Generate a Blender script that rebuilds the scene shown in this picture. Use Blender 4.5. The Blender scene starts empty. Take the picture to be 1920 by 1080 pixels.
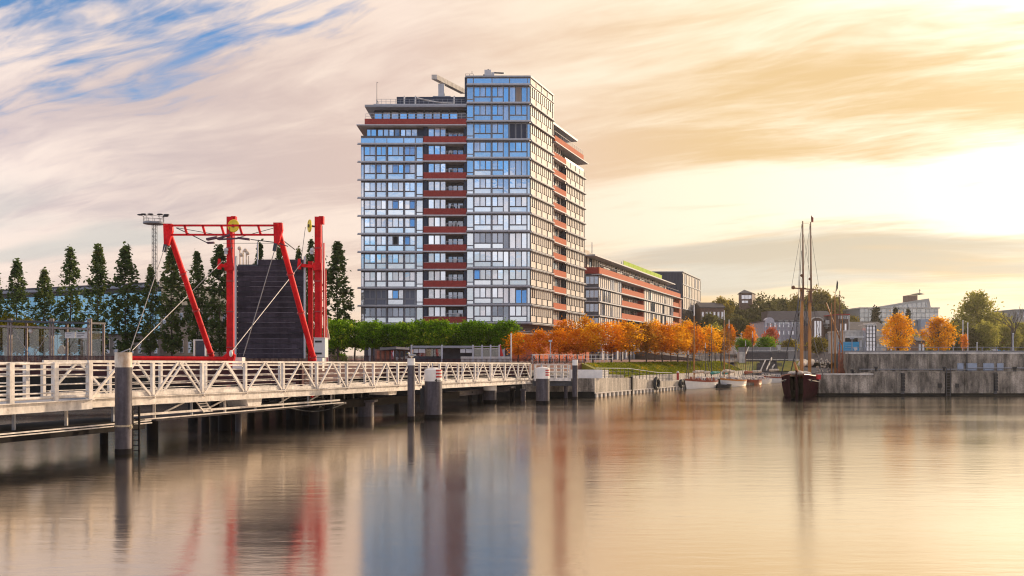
import bpy, math, random
import numpy as np
from mathutils import Vector, Matrix
random.seed(7)
R = math.radians
S = bpy.context.scene
COL = S.collection
# ---------------------------------------------------------------- camera
F, HZ, CH = 1600.0, 668.0, 4.0          # focal length (px on a 1920 wide frame), horizon row, eye height
cam = bpy.data.cameras.new('camera'); cam.sensor_width = 36; cam.lens = 36 * F / 1920
cam.shift_y = (HZ - 540) / 1920; cam.clip_start = .5; cam.clip_end = 9000
camo = bpy.data.objects.new('camera', cam); COL.objects.link(camo)
camo.location = (0, 0, CH); camo.rotation_euler = (R(90), 0, 0); S.camera = camo
# ---------------------------------------------------------------- sky, sun, exposure
SUN_AZ, SUN_EL = R(46), R(15.5)           # azimuth to the right of the viewing axis
SD = Vector((math.cos(SUN_EL) * math.sin(SUN_AZ), math.cos(SUN_EL) * math.cos(SUN_AZ), math.sin(SUN_EL)))
W = bpy.data.worlds.new('World'); S.world = W; W.use_nodes = True
nt = W.node_tree; nt.nodes.clear(); L = nt.links.new


def _set(sock, v):
    if hasattr(v, 'is_output'): L(v, sock)
    else: sock.default_value = v


def m(op, a, b=0.0, c=0.0, clamp=False):
    n = nt.nodes.new('ShaderNodeMath'); n.operation = op; n.use_clamp = clamp
    _set(n.inputs[0], a); _set(n.inputs[1], b); _set(n.inputs[2], c)
    return n.outputs[0]


def sstep(x, a, b):
    n = nt.nodes.new('ShaderNodeMapRange'); n.interpolation_type = 'SMOOTHSTEP'
    _set(n.inputs[0], x); _set(n.inputs[1], a); _set(n.inputs[2], b)
    return n.outputs[0]


def ramp(x, stops, mode='LINEAR'):
    n = nt.nodes.new('ShaderNodeValToRGB'); cr = n.color_ramp; cr.interpolation = mode
    while len(cr.elements) > 1: cr.elements.remove(cr.elements[-1])
    cr.elements[0].position = stops[0][0]; cr.elements[0].color = (*stops[0][1], 1)
    for p, c in stops[1:]:
        e = cr.elements.new(p); e.color = (*c, 1)
    _set(n.inputs[0], x)
    return n.outputs[0]


def mixc(f, a, b):
    n = nt.nodes.new('ShaderNodeMix'); n.data_type = 'RGBA'
    _set(n.inputs[0], f); _set(n.inputs[6], a if hasattr(a, 'is_output') else (*a, 1)); _set(n.inputs[7], b if hasattr(b, 'is_output') else (*b, 1))
    return n.outputs[2]


def noise(vec, scale, detail=6, rough=.55, dist=0.0, off=(0, 0, 0), sc=(1, 1, 1), rot=0):
    m0 = nt.nodes.new('ShaderNodeMapping'); m0.inputs['Rotation'].default_value = (0, 0, rot); L(vec, m0.inputs[0])
    mp = nt.nodes.new('ShaderNodeMapping'); mp.inputs['Location'].default_value = off; mp.inputs['Scale'].default_value = sc
    L(m0.outputs[0], mp.inputs[0])
    n = nt.nodes.new('ShaderNodeTexNoise'); n.inputs['Scale'].default_value = scale; n.inputs['Detail'].default_value = detail
    n.inputs['Roughness'].default_value = rough; n.inputs['Distortion'].default_value = dist
    L(mp.outputs[0], n.inputs['Vector'])
    return n.outputs[0]


tc = nt.nodes.new('ShaderNodeTexCoord')
sep = nt.nodes.new('ShaderNodeSeparateXYZ'); L(tc.outputs['Generated'], sep.inputs[0])
dx, dy, dz = sep.outputs
zc = m('ADD', m('MAXIMUM', dz, 0.0), 0.14)
cmb = nt.nodes.new('ShaderNodeCombineXYZ'); L(m('DIVIDE', dx, zc), cmb.inputs[0]); L(m('DIVIDE', dy, zc), cmb.inputs[1])
OFF_A, OFF_B, OFF_C = (4.8, 10.9, 0), (7.4, 12.1, 0), (12.5, 1.3, 0)
P = cmb.outputs[0]                       # the cloud sheet, seen from below
dot = nt.nodes.new('ShaderNodeVectorMath'); dot.operation = 'DOT_PRODUCT'
L(tc.outputs['Generated'], dot.inputs[0]); dot.inputs[1].default_value = SD
sd = dot.outputs['Value']
t = m('MULTIPLY_ADD', sd, .5, .5)
# every cloud is drawn out along the wind by the long exposure
warp = nt.nodes.new('ShaderNodeTexNoise'); warp.inputs['Scale'].default_value = .9; warp.inputs['Detail'].default_value = 2; L(P, warp.inputs['Vector'])
wsub = nt.nodes.new('ShaderNodeVectorMath'); wsub.operation = 'MULTIPLY_ADD'; L(warp.outputs['Color'], wsub.inputs[0]); wsub.inputs[1].default_value = (.35, .35, 0); L(P, wsub.inputs[2])
PW = wsub.outputs[0]
n_big = noise(PW, .62, 3, .5, .2, OFF_A, (.42, 1.15, 1), R(17))
n_mid = noise(PW, 1.5, 5, .55, .4, OFF_B, (.40, 1.1, 1), R(19))
n_fin = noise(PW, 5.0, 5, .6, .6, (7.4, 2.2, 0), (.34, 1.1, 1), R(24))
n_hair = noise(PW, 15.0, 4, .6, .8, (1.4, 8.2, 0), (.30, 1.1, 1), R(28))
lightc = ramp(t, [(0, (.98, .93, .93)), (.5, (.86, .75, .71)), (.70, (.735, .605, .525)), (.82, (.755, .62, .525)), (.88, (.80, .67, .52)), (.93, (.88, .765, .585)), (.965, (.99, .89, .71)), (1, (1.45, 1.34, 1.1))])  # unseen clouds behind the camera are brightened to add fill light
darkc = ramp(t, [(0, (.66, .62, .66)), (.5, (.54, .46, .49)), (.70, (.50, .41, .40)), (.82, (.58, .44, .375)), (.88, (.65, .475, .335)), (.93, (.65, .455, .24)), (.965, (.66, .465, .235)), (1, (.76, .57, .32))])
fac = m('ADD', m('ADD', m('MULTIPLY', n_big, .80), m('MULTIPLY', n_mid, .45)), m('ADD', m('MULTIPLY', n_fin, .26), m('MULTIPLY', n_hair, .12)))
cl = mixc(sstep(fac, .69, .90), darkc, lightc)
# warm band near the horizon
warm = ramp(t, [(0, (.70, .66, .68)), (.5, (.80, .66, .56)), (.75, (.74, .56, .42)), (.92, (.76, .545, .295)), (1, (.82, .60, .31))])
cl = mixc(m('MULTIPLY', sstep(dz, .16, .02), .72), cl, warm)
# pale blue-grey gaps low over the roofs
gap = m('MULTIPLY', m('MULTIPLY', sstep(noise(PW, .75, 4, .5, .2, OFF_C, (.36, 1.3, 1), R(17)), .54, .62), sstep(dz, .02, .06)), sstep(dz, .20, .12))
cl = mixc(m('MULTIPLY', gap, .55), cl, (.40, .44, .43))
# the bluer part of the sky, high up and away from the sun
zt = m('ADD', m('MULTIPLY_ADD', m('SUBTRACT', sd, .34), .14, .305), m('MULTIPLY', m('MAXIMUM', m('SUBTRACT', sd, .42), 0.0), .30))
zt = m('ADD', zt, m('MULTIPLY_ADD', n_mid, .34, -.17)); zt = m('ADD', zt, m('MULTIPLY_ADD', n_fin, .30, -.15)); zt = m('ADD', zt, m('MULTIPLY_ADD', n_hair, .14, -.07))
blue = m('MULTIPLY', sstep(m('SUBTRACT', dz, zt), -.05, .06), m('MULTIPLY_ADD', sstep(dz, .42, .62), -.8, .95))  # cloud cover added back overhead, out of view, to lift the ambient light
sky = nt.nodes.new('ShaderNodeTexSky'); sky.sky_type = 'NISHITA'; sky.sun_disc = False
sky.sun_elevation = SUN_EL; sky.sun_rotation = SUN_AZ; sky.dust_density = .6; sky.ozone_density = 3.0
bluec = nt.nodes.new('ShaderNodeMix'); bluec.data_type = 'RGBA'; bluec.blend_type = 'MULTIPLY'; bluec.inputs[0].default_value = 1
L(sky.outputs[0], bluec.inputs[6]); bluec.inputs[7].default_value = (.52, .95, 1.2, 1)
STR = .11
sc10 = nt.nodes.new('ShaderNodeMix'); sc10.data_type = 'RGBA'; sc10.blend_type = 'MULTIPLY'; sc10.inputs[0].default_value = 1
L(cl, sc10.inputs[6]); sc10.inputs[7].default_value = (1 / STR, 1 / STR, 1 / STR, 1)
final = mixc(blue, sc10.outputs[2], bluec.outputs[2])
bg = nt.nodes.new('ShaderNodeBackground'); bg.inputs[1].default_value = STR; L(final, bg.inputs[0])
wo = nt.nodes.new('ShaderNodeOutputWorld'); L(bg.outputs[0], wo.inputs[0])
sl = bpy.data.lights.new('sun', 'SUN'); sl.energy = 3.7; sl.angle = R(.6); sl.color = (1, .76, .52)
so = bpy.data.objects.new('sun', sl); COL.objects.link(so); so.rotation_euler = (-SD).to_track_quat('-Z', 'Y').to_euler(); so.location = SD * 400
S.view_settings.view_transform = 'Standard'; S.view_settings.look = 'None'; S.view_settings.gamma = 1; S.view_settings.exposure = 0.42
S.view_settings.use_curve_mapping = False
S.cycles.pixel_filter_type = 'BLACKMAN_HARRIS'; S.cycles.filter_width = 1.15
S.render.engine = 'CYCLES'; S.cycles.max_bounces = 6; S.cycles.diffuse_bounces = 3; S.cycles.glossy_bounces = 4; S.cycles.transmission_bounces = 4; S.cycles.transparent_max_bounces = 8


# ---------------------------------------------------------------- helpers
def PT(px, py, D): return Vector(((px - 960) * D / F, D, CH + (HZ - py) * D / F))
def XA(px, D): return (px - 960) * D / F
def ZA(py, D): return CH + (HZ - py) * D / F
V = Vector


class MB:
    """collects faces, then links them as one mesh object"""
    def __init__(s): s.v = []; s.f = []; s.mi = []; s.cur = 0; s.sm = []; s.smooth = False
    def _add(s, vs, fs):
        b = len(s.v); s.v += [tuple(v) for v in vs]
        for f in fs: s.f.append([b + i for i in f]); s.mi.append(s.cur); s.sm.append(s.smooth)
        return s
    def para(s, o, a, b, c):
        o, a, b, c = V(o), V(a), V(b), V(c)
        if a.cross(b).dot(c) < 0: a, b = b, a
        vs = [o, o + a, o + a + b, o + b, o + c, o + a + c, o + a + b + c, o + b + c]
        return s._add(vs, [(0, 3, 2, 1), (4, 5, 6, 7), (0, 1, 5, 4), (1, 2, 6, 5), (2, 3, 7, 6), (3, 0, 4, 7)])
    def box(s, x0, x1, y0, y1, z0, z1): return s.para((x0, y0, z0), (x1 - x0, 0, 0), (0, y1 - y0, 0), (0, 0, z1 - z0))
    def bar(s, p, q, w, h, up=(0, 0, 1)):
        p, q = V(p), V(q); d = (q - p)
        if d.length < 1e-6: return s
        u = V(up); x = d.cross(u)
        if x.length < 1e-5: x = d.cross(V((1, 0, 0)))
        x.normalize(); y = x.cross(d).normalized()
        return s.para(p - x * w / 2 - y * h / 2, x * w, y * h, d)
    def tube(s, p, q, r0, r1=None, n=10, cap=True):
        p, q = V(p), V(q); r1 = r0 if r1 is None else r1; d = (q - p).normalized()
        x = d.cross(V((0, 0, 1)));
        if x.length < 1e-4: x = V((1, 0, 0))
        x.normalize(); y = d.cross(x)
        vs = []
        for c, r in ((p, r0), (q, r1)):
            for i in range(n):
                a = 2 * math.pi * i / n; vs.append(c + (x * math.cos(a) + y * math.sin(a)) * r)
        fs = [(i, (i + 1) % n, n + (i + 1) % n, n + i) for i in range(n)]
        s.smooth = n > 5; s._add(vs, fs); s.smooth = False
        if cap: s._add(vs, [tuple(range(n))[::-1], tuple(range(n, 2 * n))])
        return s
    def path(s, pts, r, n=6):
        for a, b in zip(pts, pts[1:]): s.tube(a, b, r, r, n)
        return s
    def prism(s, pts, z0, z1):
        n = len(pts)
        A = sum(pts[i][0] * pts[(i + 1) % n][1] - pts[(i + 1) % n][0] * pts[i][1] for i in range(n))
        if A < 0: pts = pts[::-1]
        zs0 = z0 if isinstance(z0, (list, tuple)) else [z0] * n
        zs1 = z1 if isinstance(z1, (list, tuple)) else [z1] * n
        if A < 0: zs0 = list(zs0)[::-1]; zs1 = list(zs1)[::-1]
        vs = [(p[0], p[1], z) for p, z in zip(pts, zs0)] + [(p[0], p[1], z) for p, z in zip(pts, zs1)]
        fs = [tuple(range(n))[::-1], tuple(range(n, 2 * n))] + [(i, (i + 1) % n, n + (i + 1) % n, n + i) for i in range(n)]
        return s._add(vs, fs)
    def extrude(s, pts, d):
        """flat polygon of 3-D points pushed along d"""
        d = V(d); pts = [V(p) for p in pts]; n = len(pts)
        nn = V((0, 0, 0))
        for i in range(n): nn += pts[i].cross(pts[(i + 1) % n])
        if nn.dot(d) < 0: pts = pts[::-1]
        vs = pts + [p + d for p in pts]
        fs = [tuple(range(n))[::-1], tuple(range(n, 2 * n))] + [(i, (i + 1) % n, n + (i + 1) % n, n + i) for i in range(n)]
        return s._add(vs, fs)
    def torus(s, c, ax, R_, r, n=20, k=8):
        c, ax = V(c), V(ax).normalized(); x = ax.orthogonal().normalized(); y = ax.cross(x)
        vs = []
        for i in range(n):
            a = 2 * math.pi * i / n; e = x * math.cos(a) + y * math.sin(a)
            for j in range(k):
                b = 2 * math.pi * j / k; vs.append(c + e * (R_ + r * math.cos(b)) + ax * r * math.sin(b))
        fs = [(i * k + j, ((i + 1) % n) * k + j, ((i + 1) % n) * k + (j + 1) % k, i * k + (j + 1) % k) for i in range(n) for j in range(k)]
        s.smooth = True; s._add(vs, fs); s.smooth = False
        return s
    def ball(s, c, r, n=10, k=6, sc=(1, 1, 1)):
        vs = []; c = V(c)
        for j in range(k + 1):
            b = math.pi * j / k
            for i in range(n):
                a = 2 * math.pi * i / n
                vs.append(c + V((math.sin(b) * math.cos(a) * sc[0], math.sin(b) * math.sin(a) * sc[1], math.cos(b) * sc[2])) * r)
        fs = [(j * n + i, (j + 1) * n + i, (j + 1) * n + (i + 1) % n, j * n + (i + 1) % n) for j in range(k) for i in range(n)]
        s.smooth = True; s._add(vs, fs); s.smooth = False
        return s
    def arc(s, c, r, a0, a1, z0, z1, n=6, th=.012):
        """curved plate on an upright cylinder; angles measured to the right of the side that faces -Y"""
        o, i_ = [], []
        for k in range(n + 1):
            a = a0 + (a1 - a0) * k / n; e = V((math.sin(a), -math.cos(a), 0))
            o.append(V((c[0], c[1], 0)) + e * (r + th)); i_.append(V((c[0], c[1], 0)) + e * (r - .01))
        vs = []
        for k in range(n + 1): vs += [o[k] + V((0, 0, z0)), o[k] + V((0, 0, z1)), i_[k] + V((0, 0, z0)), i_[k] + V((0, 0, z1))]
        fs = []
        for k in range(n):
            b = 4 * k; fs += [(b, b + 4, b + 5, b + 1), (b + 1, b + 5, b + 7, b + 3), (b + 2, b + 6, b + 4, b)]
        fs += [(0, 1, 3, 2), (4 * n, 4 * n + 2, 4 * n + 3, 4 * n + 1)]
        return s._add(vs, fs)
    def mesh(s, name, mats, off=(0, 0, 0)):
        me = bpy.data.meshes.new(name); o = V(off)
        me.from_pydata([V(v) - o for v in s.v], [], s.f)
        for mm in (mats if isinstance(mats, (list, tuple)) else [mats]): me.materials.append(mm)
        me.polygons.foreach_set('material_index', s.mi); me.polygons.foreach_set('use_smooth', s.sm); me.update()
        return me
    def build(s, name, mats, parent=None, **kw):
        off = V((0, 0, 0)); p = parent
        if p is not None: off = V(ROOTLOC[p.name])
        o = bpy.data.objects.new(name, s.mesh(name, mats, off)); COL.objects.link(o)
        if parent is not None: o.parent = parent
        ROOTLOC[o.name] = tuple(off)
        for k, v in kw.items(): o[k] = v
        return o


ROOTLOC = {}


def thing(name, label, cat, loc=(0, 0, 0), group=None):
    o = bpy.data.objects.new(name, None); COL.objects.link(o); o.location = loc; o.empty_display_size = .5
    o['label'] = label; o['category'] = cat
    if group: o['group'] = group
    ROOTLOC[o.name] = tuple(loc)
    return o


def place(name, me, parent, loc, rot=(0, 0, 0), sc=(1, 1, 1)):
    """an object with shared mesh data at a world point, under a thing"""
    o = bpy.data.objects.new(name, me); COL.objects.link(o); o.parent = parent
    o.location = V(loc) - V(ROOTLOC[parent.name]); o.rotation_euler = rot; o.scale = sc
    ROOTLOC[o.name] = ROOTLOC[parent.name]
    return o


def tag(o, label, cat, group=None):
    o['label'] = label; o['category'] = cat
    if group: o['group'] = group
    return o


def struct(name, mb, mat):
    return mb.build(name, mat, None, kind='structure')


# ---------------------------------------------------------------- materials
MATS = {}


def mat(name, col, rough=.6, metal=0.0, var=.18, scale=3.0, stretch=(1, 1, 1), col2=None, bump=0.0, bscale=None, spec=.5, hue=None, island=0.0, streak=0.0, rust=None):
    mm = bpy.data.materials.new(name); mm.use_nodes = True; n = mm.node_tree; ns = n.nodes; lk = n.links.new
    b = ns['Principled BSDF']; b.inputs['Roughness'].default_value = rough; b.inputs['Metallic'].default_value = metal
    b.inputs['Specular IOR Level'].default_value = spec
    g = ns.new('ShaderNodeNewGeometry')
    mp = ns.new('ShaderNodeMapping'); mp.inputs['Scale'].default_value = stretch; lk(g.outputs['Position'], mp.inputs[0])
    no = ns.new('ShaderNodeTexNoise'); no.inputs['Scale'].default_value = scale; no.inputs['Detail'].default_value = 6; no.inputs['Roughness'].default_value = .62
    lk(mp.outputs[0], no.inputs['Vector'])
    r = ns.new('ShaderNodeValToRGB'); r.color_ramp.elements[0].position = .32; r.color_ramp.elements[1].position = .68
    c2 = col2 or tuple(min(1, c * (1 + var)) for c in col)
    c1 = tuple(c * (1 - var) for c in col) if col2 is None else col
    r.color_ramp.elements[0].color = (*c1, 1); r.color_ramp.elements[1].color = (*c2, 1); lk(no.outputs[0], r.inputs[0])
    out = r.outputs[0]
    if island:
        mx = ns.new('ShaderNodeMix'); mx.data_type = 'RGBA'; mx.blend_type = 'MULTIPLY'; mx.inputs[0].default_value = 1
        mr = ns.new('ShaderNodeMapRange'); mr.inputs[3].default_value = 1 - island; mr.inputs[4].default_value = 1 + island
        oi = ns.new('ShaderNodeObjectInfo'); lk(oi.outputs['Random'], mr.inputs[0])
        lk(out, mx.inputs[6]); lk(mr.outputs[0], mx.inputs[7]); out = mx.outputs[2]
    if streak:
        m3 = ns.new('ShaderNodeMapping'); m3.inputs['Scale'].default_value = (1.7, 1.7, .14); lk(g.outputs['Position'], m3.inputs[0])
        n3 = ns.new('ShaderNodeTexNoise'); n3.inputs['Scale'].default_value = 1.1; n3.inputs['Detail'].default_value = 7; n3.inputs['Roughness'].default_value = .7; lk(m3.outputs[0], n3.inputs['Vector'])
        r3 = ns.new('ShaderNodeMapRange'); r3.inputs[1].default_value = .36; r3.inputs[2].default_value = .58; r3.inputs[3].default_value = 1 - streak; r3.inputs[4].default_value = 1.12; lk(n3.outputs[0], r3.inputs[0])
        n4 = ns.new('ShaderNodeTexNoise'); n4.inputs['Scale'].default_value = 7.0; n4.inputs['Detail'].default_value = 6; lk(g.outputs['Position'], n4.inputs['Vector'])
        r4 = ns.new('ShaderNodeMapRange'); r4.inputs[1].default_value = .35; r4.inputs[2].default_value = .6; r4.inputs[3].default_value = 1 - streak * .45; r4.inputs[4].default_value = 1.08; lk(n4.outputs[0], r4.inputs[0])
        pr = ns.new('ShaderNodeMath'); pr.operation = 'MULTIPLY'; lk(r3.outputs[0], pr.inputs[0]); lk(r4.outputs[0], pr.inputs[1])
        mx = ns.new('ShaderNodeMix'); mx.data_type = 'RGBA'; mx.blend_type = 'MULTIPLY'; mx.inputs[0].default_value = 1; lk(out, mx.inputs[6]); lk(pr.outputs[0], mx.inputs[7]); out = mx.outputs[2]
    if rust:
        n5 = ns.new('ShaderNodeTexNoise'); n5.inputs['Scale'].default_value = rust[0]; n5.inputs['Detail'].default_value = 8; n5.inputs['Roughness'].default_value = .7; lk(g.outputs['Position'], n5.inputs['Vector'])
        r5 = ns.new('ShaderNodeMapRange'); r5.inputs[1].default_value = rust[1]; r5.inputs[2].default_value = rust[1] + .1; lk(n5.outputs[0], r5.inputs[0])
        mx = ns.new('ShaderNodeMix'); mx.data_type = 'RGBA'; lk(r5.outputs[0], mx.inputs[0]); lk(out, mx.inputs[6]); mx.inputs[7].default_value = (*rust[2], 1); out = mx.outputs[2]
    lk(out, b.inputs['Base Color'])
    if bump:
        n2 = ns.new('ShaderNodeTexNoise'); n2.inputs['Scale'].default_value = bscale or scale * 4; n2.inputs['Detail'].default_value = 5; lk(mp.outputs[0], n2.inputs['Vector'])
        bp = ns.new('ShaderNodeBump'); bp.inputs['Strength'].default_value = bump; bp.inputs['Distance'].default_value = .05; lk(n2.outputs[0], bp.inputs['Height']); lk(bp.outputs[0], b.inputs['Normal'])
    MATS[name] = mm
    return mm


def leafmat(name, c_dark, c_light, c_alt=None, trans=.35):
    """leaves: each leaf its own tone, thin enough to let light through"""
    mm = bpy.data.materials.new(name); mm.use_nodes = True; n = mm.node_tree; ns = n.nodes; lk = n.links.new; ns.clear()
    g = ns.new('ShaderNodeNewGeometry'); r = ns.new('ShaderNodeValToRGB'); cr = r.color_ramp
    cr.elements[0].color = (*c_dark, 1); cr.elements[0].position = .0; cr.elements[1].color = (*c_light, 1); cr.elements[1].position = .8
    if c_alt: e = cr.elements.new(1.0); e.color = (*c_alt, 1)
    oi = ns.new('ShaderNodeObjectInfo')
    no = ns.new('ShaderNodeTexNoise'); no.inputs['Scale'].default_value = .55; no.inputs['Detail'].default_value = 3; lk(g.outputs['Position'], no.inputs['Vector'])
    a = ns.new('ShaderNodeMath'); a.operation = 'MULTIPLY_ADD'; lk(g.outputs['Random Per Island'], a.inputs[0]); a.inputs[1].default_value = .45
    a2 = ns.new('ShaderNodeMath'); a2.operation = 'MULTIPLY_ADD'; lk(no.outputs[0], a2.inputs[0]); a2.inputs[1].default_value = 1.5; a2.inputs[2].default_value = -.58
    a3 = ns.new('ShaderNodeMath'); a3.operation = 'MULTIPLY_ADD'; lk(oi.outputs['Random'], a3.inputs[0]); a3.inputs[1].default_value = .24; lk(a2.outputs[0], a3.inputs[2])
    lk(a3.outputs[0], a.inputs[2]); lk(a.outputs[0], r.inputs[0])
    d = ns.new('ShaderNodeBsdfDiffuse'); tr = ns.new('ShaderNodeBsdfTranslucent'); mx = ns.new('ShaderNodeMixShader'); mx.inputs[0].default_value = trans
    lk(r.outputs[0], d.inputs[0]); lk(r.outputs[0], tr.inputs[0]); lk(d.outputs[0], mx.inputs[1]); lk(tr.outputs[0], mx.inputs[2])
    o = ns.new('ShaderNodeOutputMaterial'); lk(mx.outputs[0], o.inputs[0])
    MATS[name] = mm
    return mm


def glassmat(name, tint, inner, refl=.62, rough=.03, wob=.02, curtain=0.0):
    """coated facade glass: a mirror coat over whatever stands close behind the pane"""
    mm = bpy.data.materials.new(name); mm.use_nodes = True; n = mm.node_tree; ns = n.nodes; lk = n.links.new; ns.clear()
    g = ns.new('ShaderNodeNewGeometry'); oi = ns.new('ShaderNodeObjectInfo')
    mp = ns.new('ShaderNodeMapping'); mp.inputs['Scale'].default_value = (1.0, 1.0, .12); lk(g.outputs['Position'], mp.inputs[0])
    no = ns.new('ShaderNodeTexNoise'); no.inputs['Scale'].default_value = 2.6; no.inputs['Detail'].default_value = 4; lk(mp.outputs[0], no.inputs['Vector'])
    r = ns.new('ShaderNodeValToRGB'); r.color_ramp.elements[0].position = .35; r.color_ramp.elements[1].position = .66
    r.color_ramp.elements[0].color = (*inner, 1); r.color_ramp.elements[1].color = (*[min(1, c * 1.5 + curtain) for c in inner], 1); lk(no.outputs[0], r.inputs[0])
    d = ns.new('ShaderNodeBsdfDiffuse'); lk(r.outputs[0], d.inputs[0])
    gl = ns.new('ShaderNodeBsdfGlossy'); gl.inputs['Color'].default_value = (*tint, 1); gl.inputs['Roughness'].default_value = rough
    n2 = ns.new('ShaderNodeTexNoise'); n2.inputs['Scale'].default_value = .8; lk(g.outputs['Position'], n2.inputs['Vector'])
    bp = ns.new('ShaderNodeBump'); bp.inputs['Strength'].default_value = wob * 10; bp.inputs['Distance'].default_value = .03; lk(n2.outputs[0], bp.inputs['Height']); lk(bp.outputs[0], gl.inputs['Normal'])
    fr = ns.new('ShaderNodeFresnel'); fr.inputs[0].default_value = 1.5
    mr = ns.new('ShaderNodeMapRange'); mr.inputs[3].default_value = refl - .12; mr.inputs[4].default_value = refl + .12; lk(oi.outputs['Random'], mr.inputs[0])
    mxf = ns.new('ShaderNodeMath'); mxf.operation = 'MAXIMUM'; lk(fr.outputs[0], mxf.inputs[0]); lk(mr.outputs[0], mxf.inputs[1])
    mx = ns.new('ShaderNodeMixShader'); lk(mxf.outputs[0], mx.inputs[0]); lk(d.outputs[0], mx.inputs[1]); lk(gl.outputs[0], mx.inputs[2])
    o = ns.new('ShaderNodeOutputMaterial'); lk(mx.outputs[0], o.inputs[0])
    MATS[name] = mm
    return mm


# white and grey paints and metals
WHITE = mat('white_paint', (.78, .74, .69), .45, 0, .10, 2.0)
CREAM = mat('cream_steel_paint', (.66, .60, .535), .5, 0, .16, 1.6, bump=.02, streak=.24, spec=.3, rust=(2.6, .63, (.30, .17, .10)))
RED = mat('red_gloss_paint', (.66, .008, .012), .5, 0, .2, 1.2, spec=.2, streak=.22, rust=(2.2, .66, (.20, .03, .02)))
REDD = mat('dull_red_paint', (.40, .03, .03), .45, 0, .2, 1.2)
YEL = mat('yellow_paint', (.85, .62, .02), .4, 0, .15, 3)
GREYM = mat('grey_metal', (.33, .34, .37), .55, .05, .12, 2, spec=.2)
LIGHTM = mat('light_metal', (.54, .54, .56), .6, 0, .10, 2, spec=.15)
DARKM = mat('dark_metal', (.055, .055, .065), .45, .3, .25, 3)
ROD = mat('galvanised_rod', (.34, .31, .30), .45, .4, .1, 4)
BLACK = mat('black_rubber', (.018, .018, .02), .7, 0, .3, 6)
TAR = mat('wet_dark_timber', (.014, .012, .012), .8, 0, .4, 3, (1, 1, .3), spec=.15)
STEELP = mat('pile_steel', (.075, .066, .078), .5, .1, .35, 1.6, (2, 2, .35), bump=.03, spec=.3, streak=.35, rust=(1.8, .63, (.13, .065, .04)))
RUSTW = mat('rust_stained_white', (.36, .22, .12), .55, 0, .1, 2.2, (1, 1, .5), col2=(.74, .69, .60))
PLANK = mat('dark_violet_plank', (.058, .046, .058), .8, 0, .35, 2.5, (.3, 1, 1), island=.3, spec=.12, streak=.3)
CONC = mat('stained_concrete', (.055, .047, .040), .9, 0, .1, .75, (1.4, 1.4, .6), col2=(.50, .42, .34), bump=.12, bscale=3, streak=.6)
CONCW = mat('warm_concrete', (.30, .26, .21), .85, 0, .1, .6, (1.2, 1.2, .4), col2=(.62, .54, .44), bump=.12, bscale=3, streak=.45)
CONCD = mat('wet_concrete', (.008, .008, .008), .7, 0, .1, .8, (1, 1, .4), col2=(.022, .020, .018), spec=.15)
CONCB = mat('bright_concrete', (.60, .55, .49), .85, 0, .14, 1.4, streak=.2, spec=.15)
BRICK = mat('red_brick_skin', (.24, .024, .018), .7, 0, .3, 3.5, (1, 1, 2), col2=(.38, .05, .036), island=.12)
BRICKO = mat('orange_brick_skin', (.44, .10, .042), .75, 0, .3, 3.5, (1, 1, 2), col2=(.60, .165, .075), spec=.1)
BRICKB = mat('brown_brick', (.19, .115, .09), .8, 0, .3, 2, (1, 1, 2))
FACADE = mat('dark_facade', (.11, .115, .13), .5, 0, .2, 2)
LOGGIA = mat('loggia_render', (.12, .12, .14), .7, 0, .2, 2)
NAVY = mat('navy_cladding', (.028, .034, .060), .4, .2, .25, 1.5, (2, 2, .3))
BEIGE = mat('beige_render', (.48, .40, .32), .8, 0, .15, 1)
TERR = mat('terrazzo_grey', (.30, .28, .27), .8, 0, .2, 1.2)
ROOFD = mat('dark_slate_roof', (.062, .052, .062), .6, 0, .3, 2)
LIME = mat('lime_green_screen', (.36, .52, .015), .7, 0, .2, 2, spec=.08)
PAVE = mat('red_brown_paving', (.17, .075, .055), .85, 0, .25, .8, col2=(.26, .13, .10))
FENCEM = mat('maroon_fence_paint', (.060, .017, .018), .9, 0, .25, 1.5)
SOIL = mat('ground_soil', (.14, .12, .09), .95, 0, .3, .3)
ASPH = mat('asphalt', (.07, .065, .06), .9, 0, .3, .6)
GRASSG = mat('grass_ground', (.10, .13, .015), .95, 0, .3, .7, col2=(.28, .22, .025))
HILLM = mat('hill_ground', (.05, .06, .02), .95, 0, .3, .08)
STEPS = mat('dark_stair_deck', (.10, .085, .085), .8, 0, .2, 1)
WOODM = mat('varnished_spar', (.40, .16, .035), .4, 0, .25, 2, (1, 1, .3))
WOODD = mat('dark_spar', (.16, .065, .025), .45, 0, .3, 2, (1, 1, .3))
HULLD = mat('dark_hull', (.026, .006, .011), .9, 0, .4, 1.5, spec=0.0)
HULLW = mat('white_hull', (.76, .73, .68), .35, 0, .06, 2)
HULLB = mat('brown_strake', (.26, .05, .025), .4, 0, .2, 2)
HULLO = mat('orange_strake', (.55, .20, .03), .4, 0, .2, 2)
CANVAS = mat('canvas', (.58, .50, .40), .85, 0, .2, 3, bump=.2)
CANVASR = mat('tan_red_sailcloth', (.36, .12, .07), .85, 0, .25, 3, bump=.2)
TEAL = mat('teal_tarpaulin', (.03, .33, .27), .6, 0, .2, 3)
ROPE = mat('rope', (.36, .30, .22), .9, 0, .2, 8)
BARK = mat('bark', (.085, .065, .05), .9, 0, .3, 4, (1, 1, .3))
BARKP = mat('pale_bark', (.30, .26, .21), .9, 0, .3, 4, (1, 1, .3))
BLUEP = mat('blue_panel_paint', (.02, .32, .58), .45, 0, .2, 1.5)
PLATE = mat('blue_grey_plate', (.33, .38, .47), .5, .1, .12, 2.5)
FLAGR = mat('red_cloth', (.50, .03, .03), .8, 0, .2, 4)
SIGNW = mat('sign_white', (.66, .64, .62), .5, 0, .06, 2)
BLIND = mat('closed_blind', (.16, .17, .21), .45, .2, .12, 2, (8, 8, .2))
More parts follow.
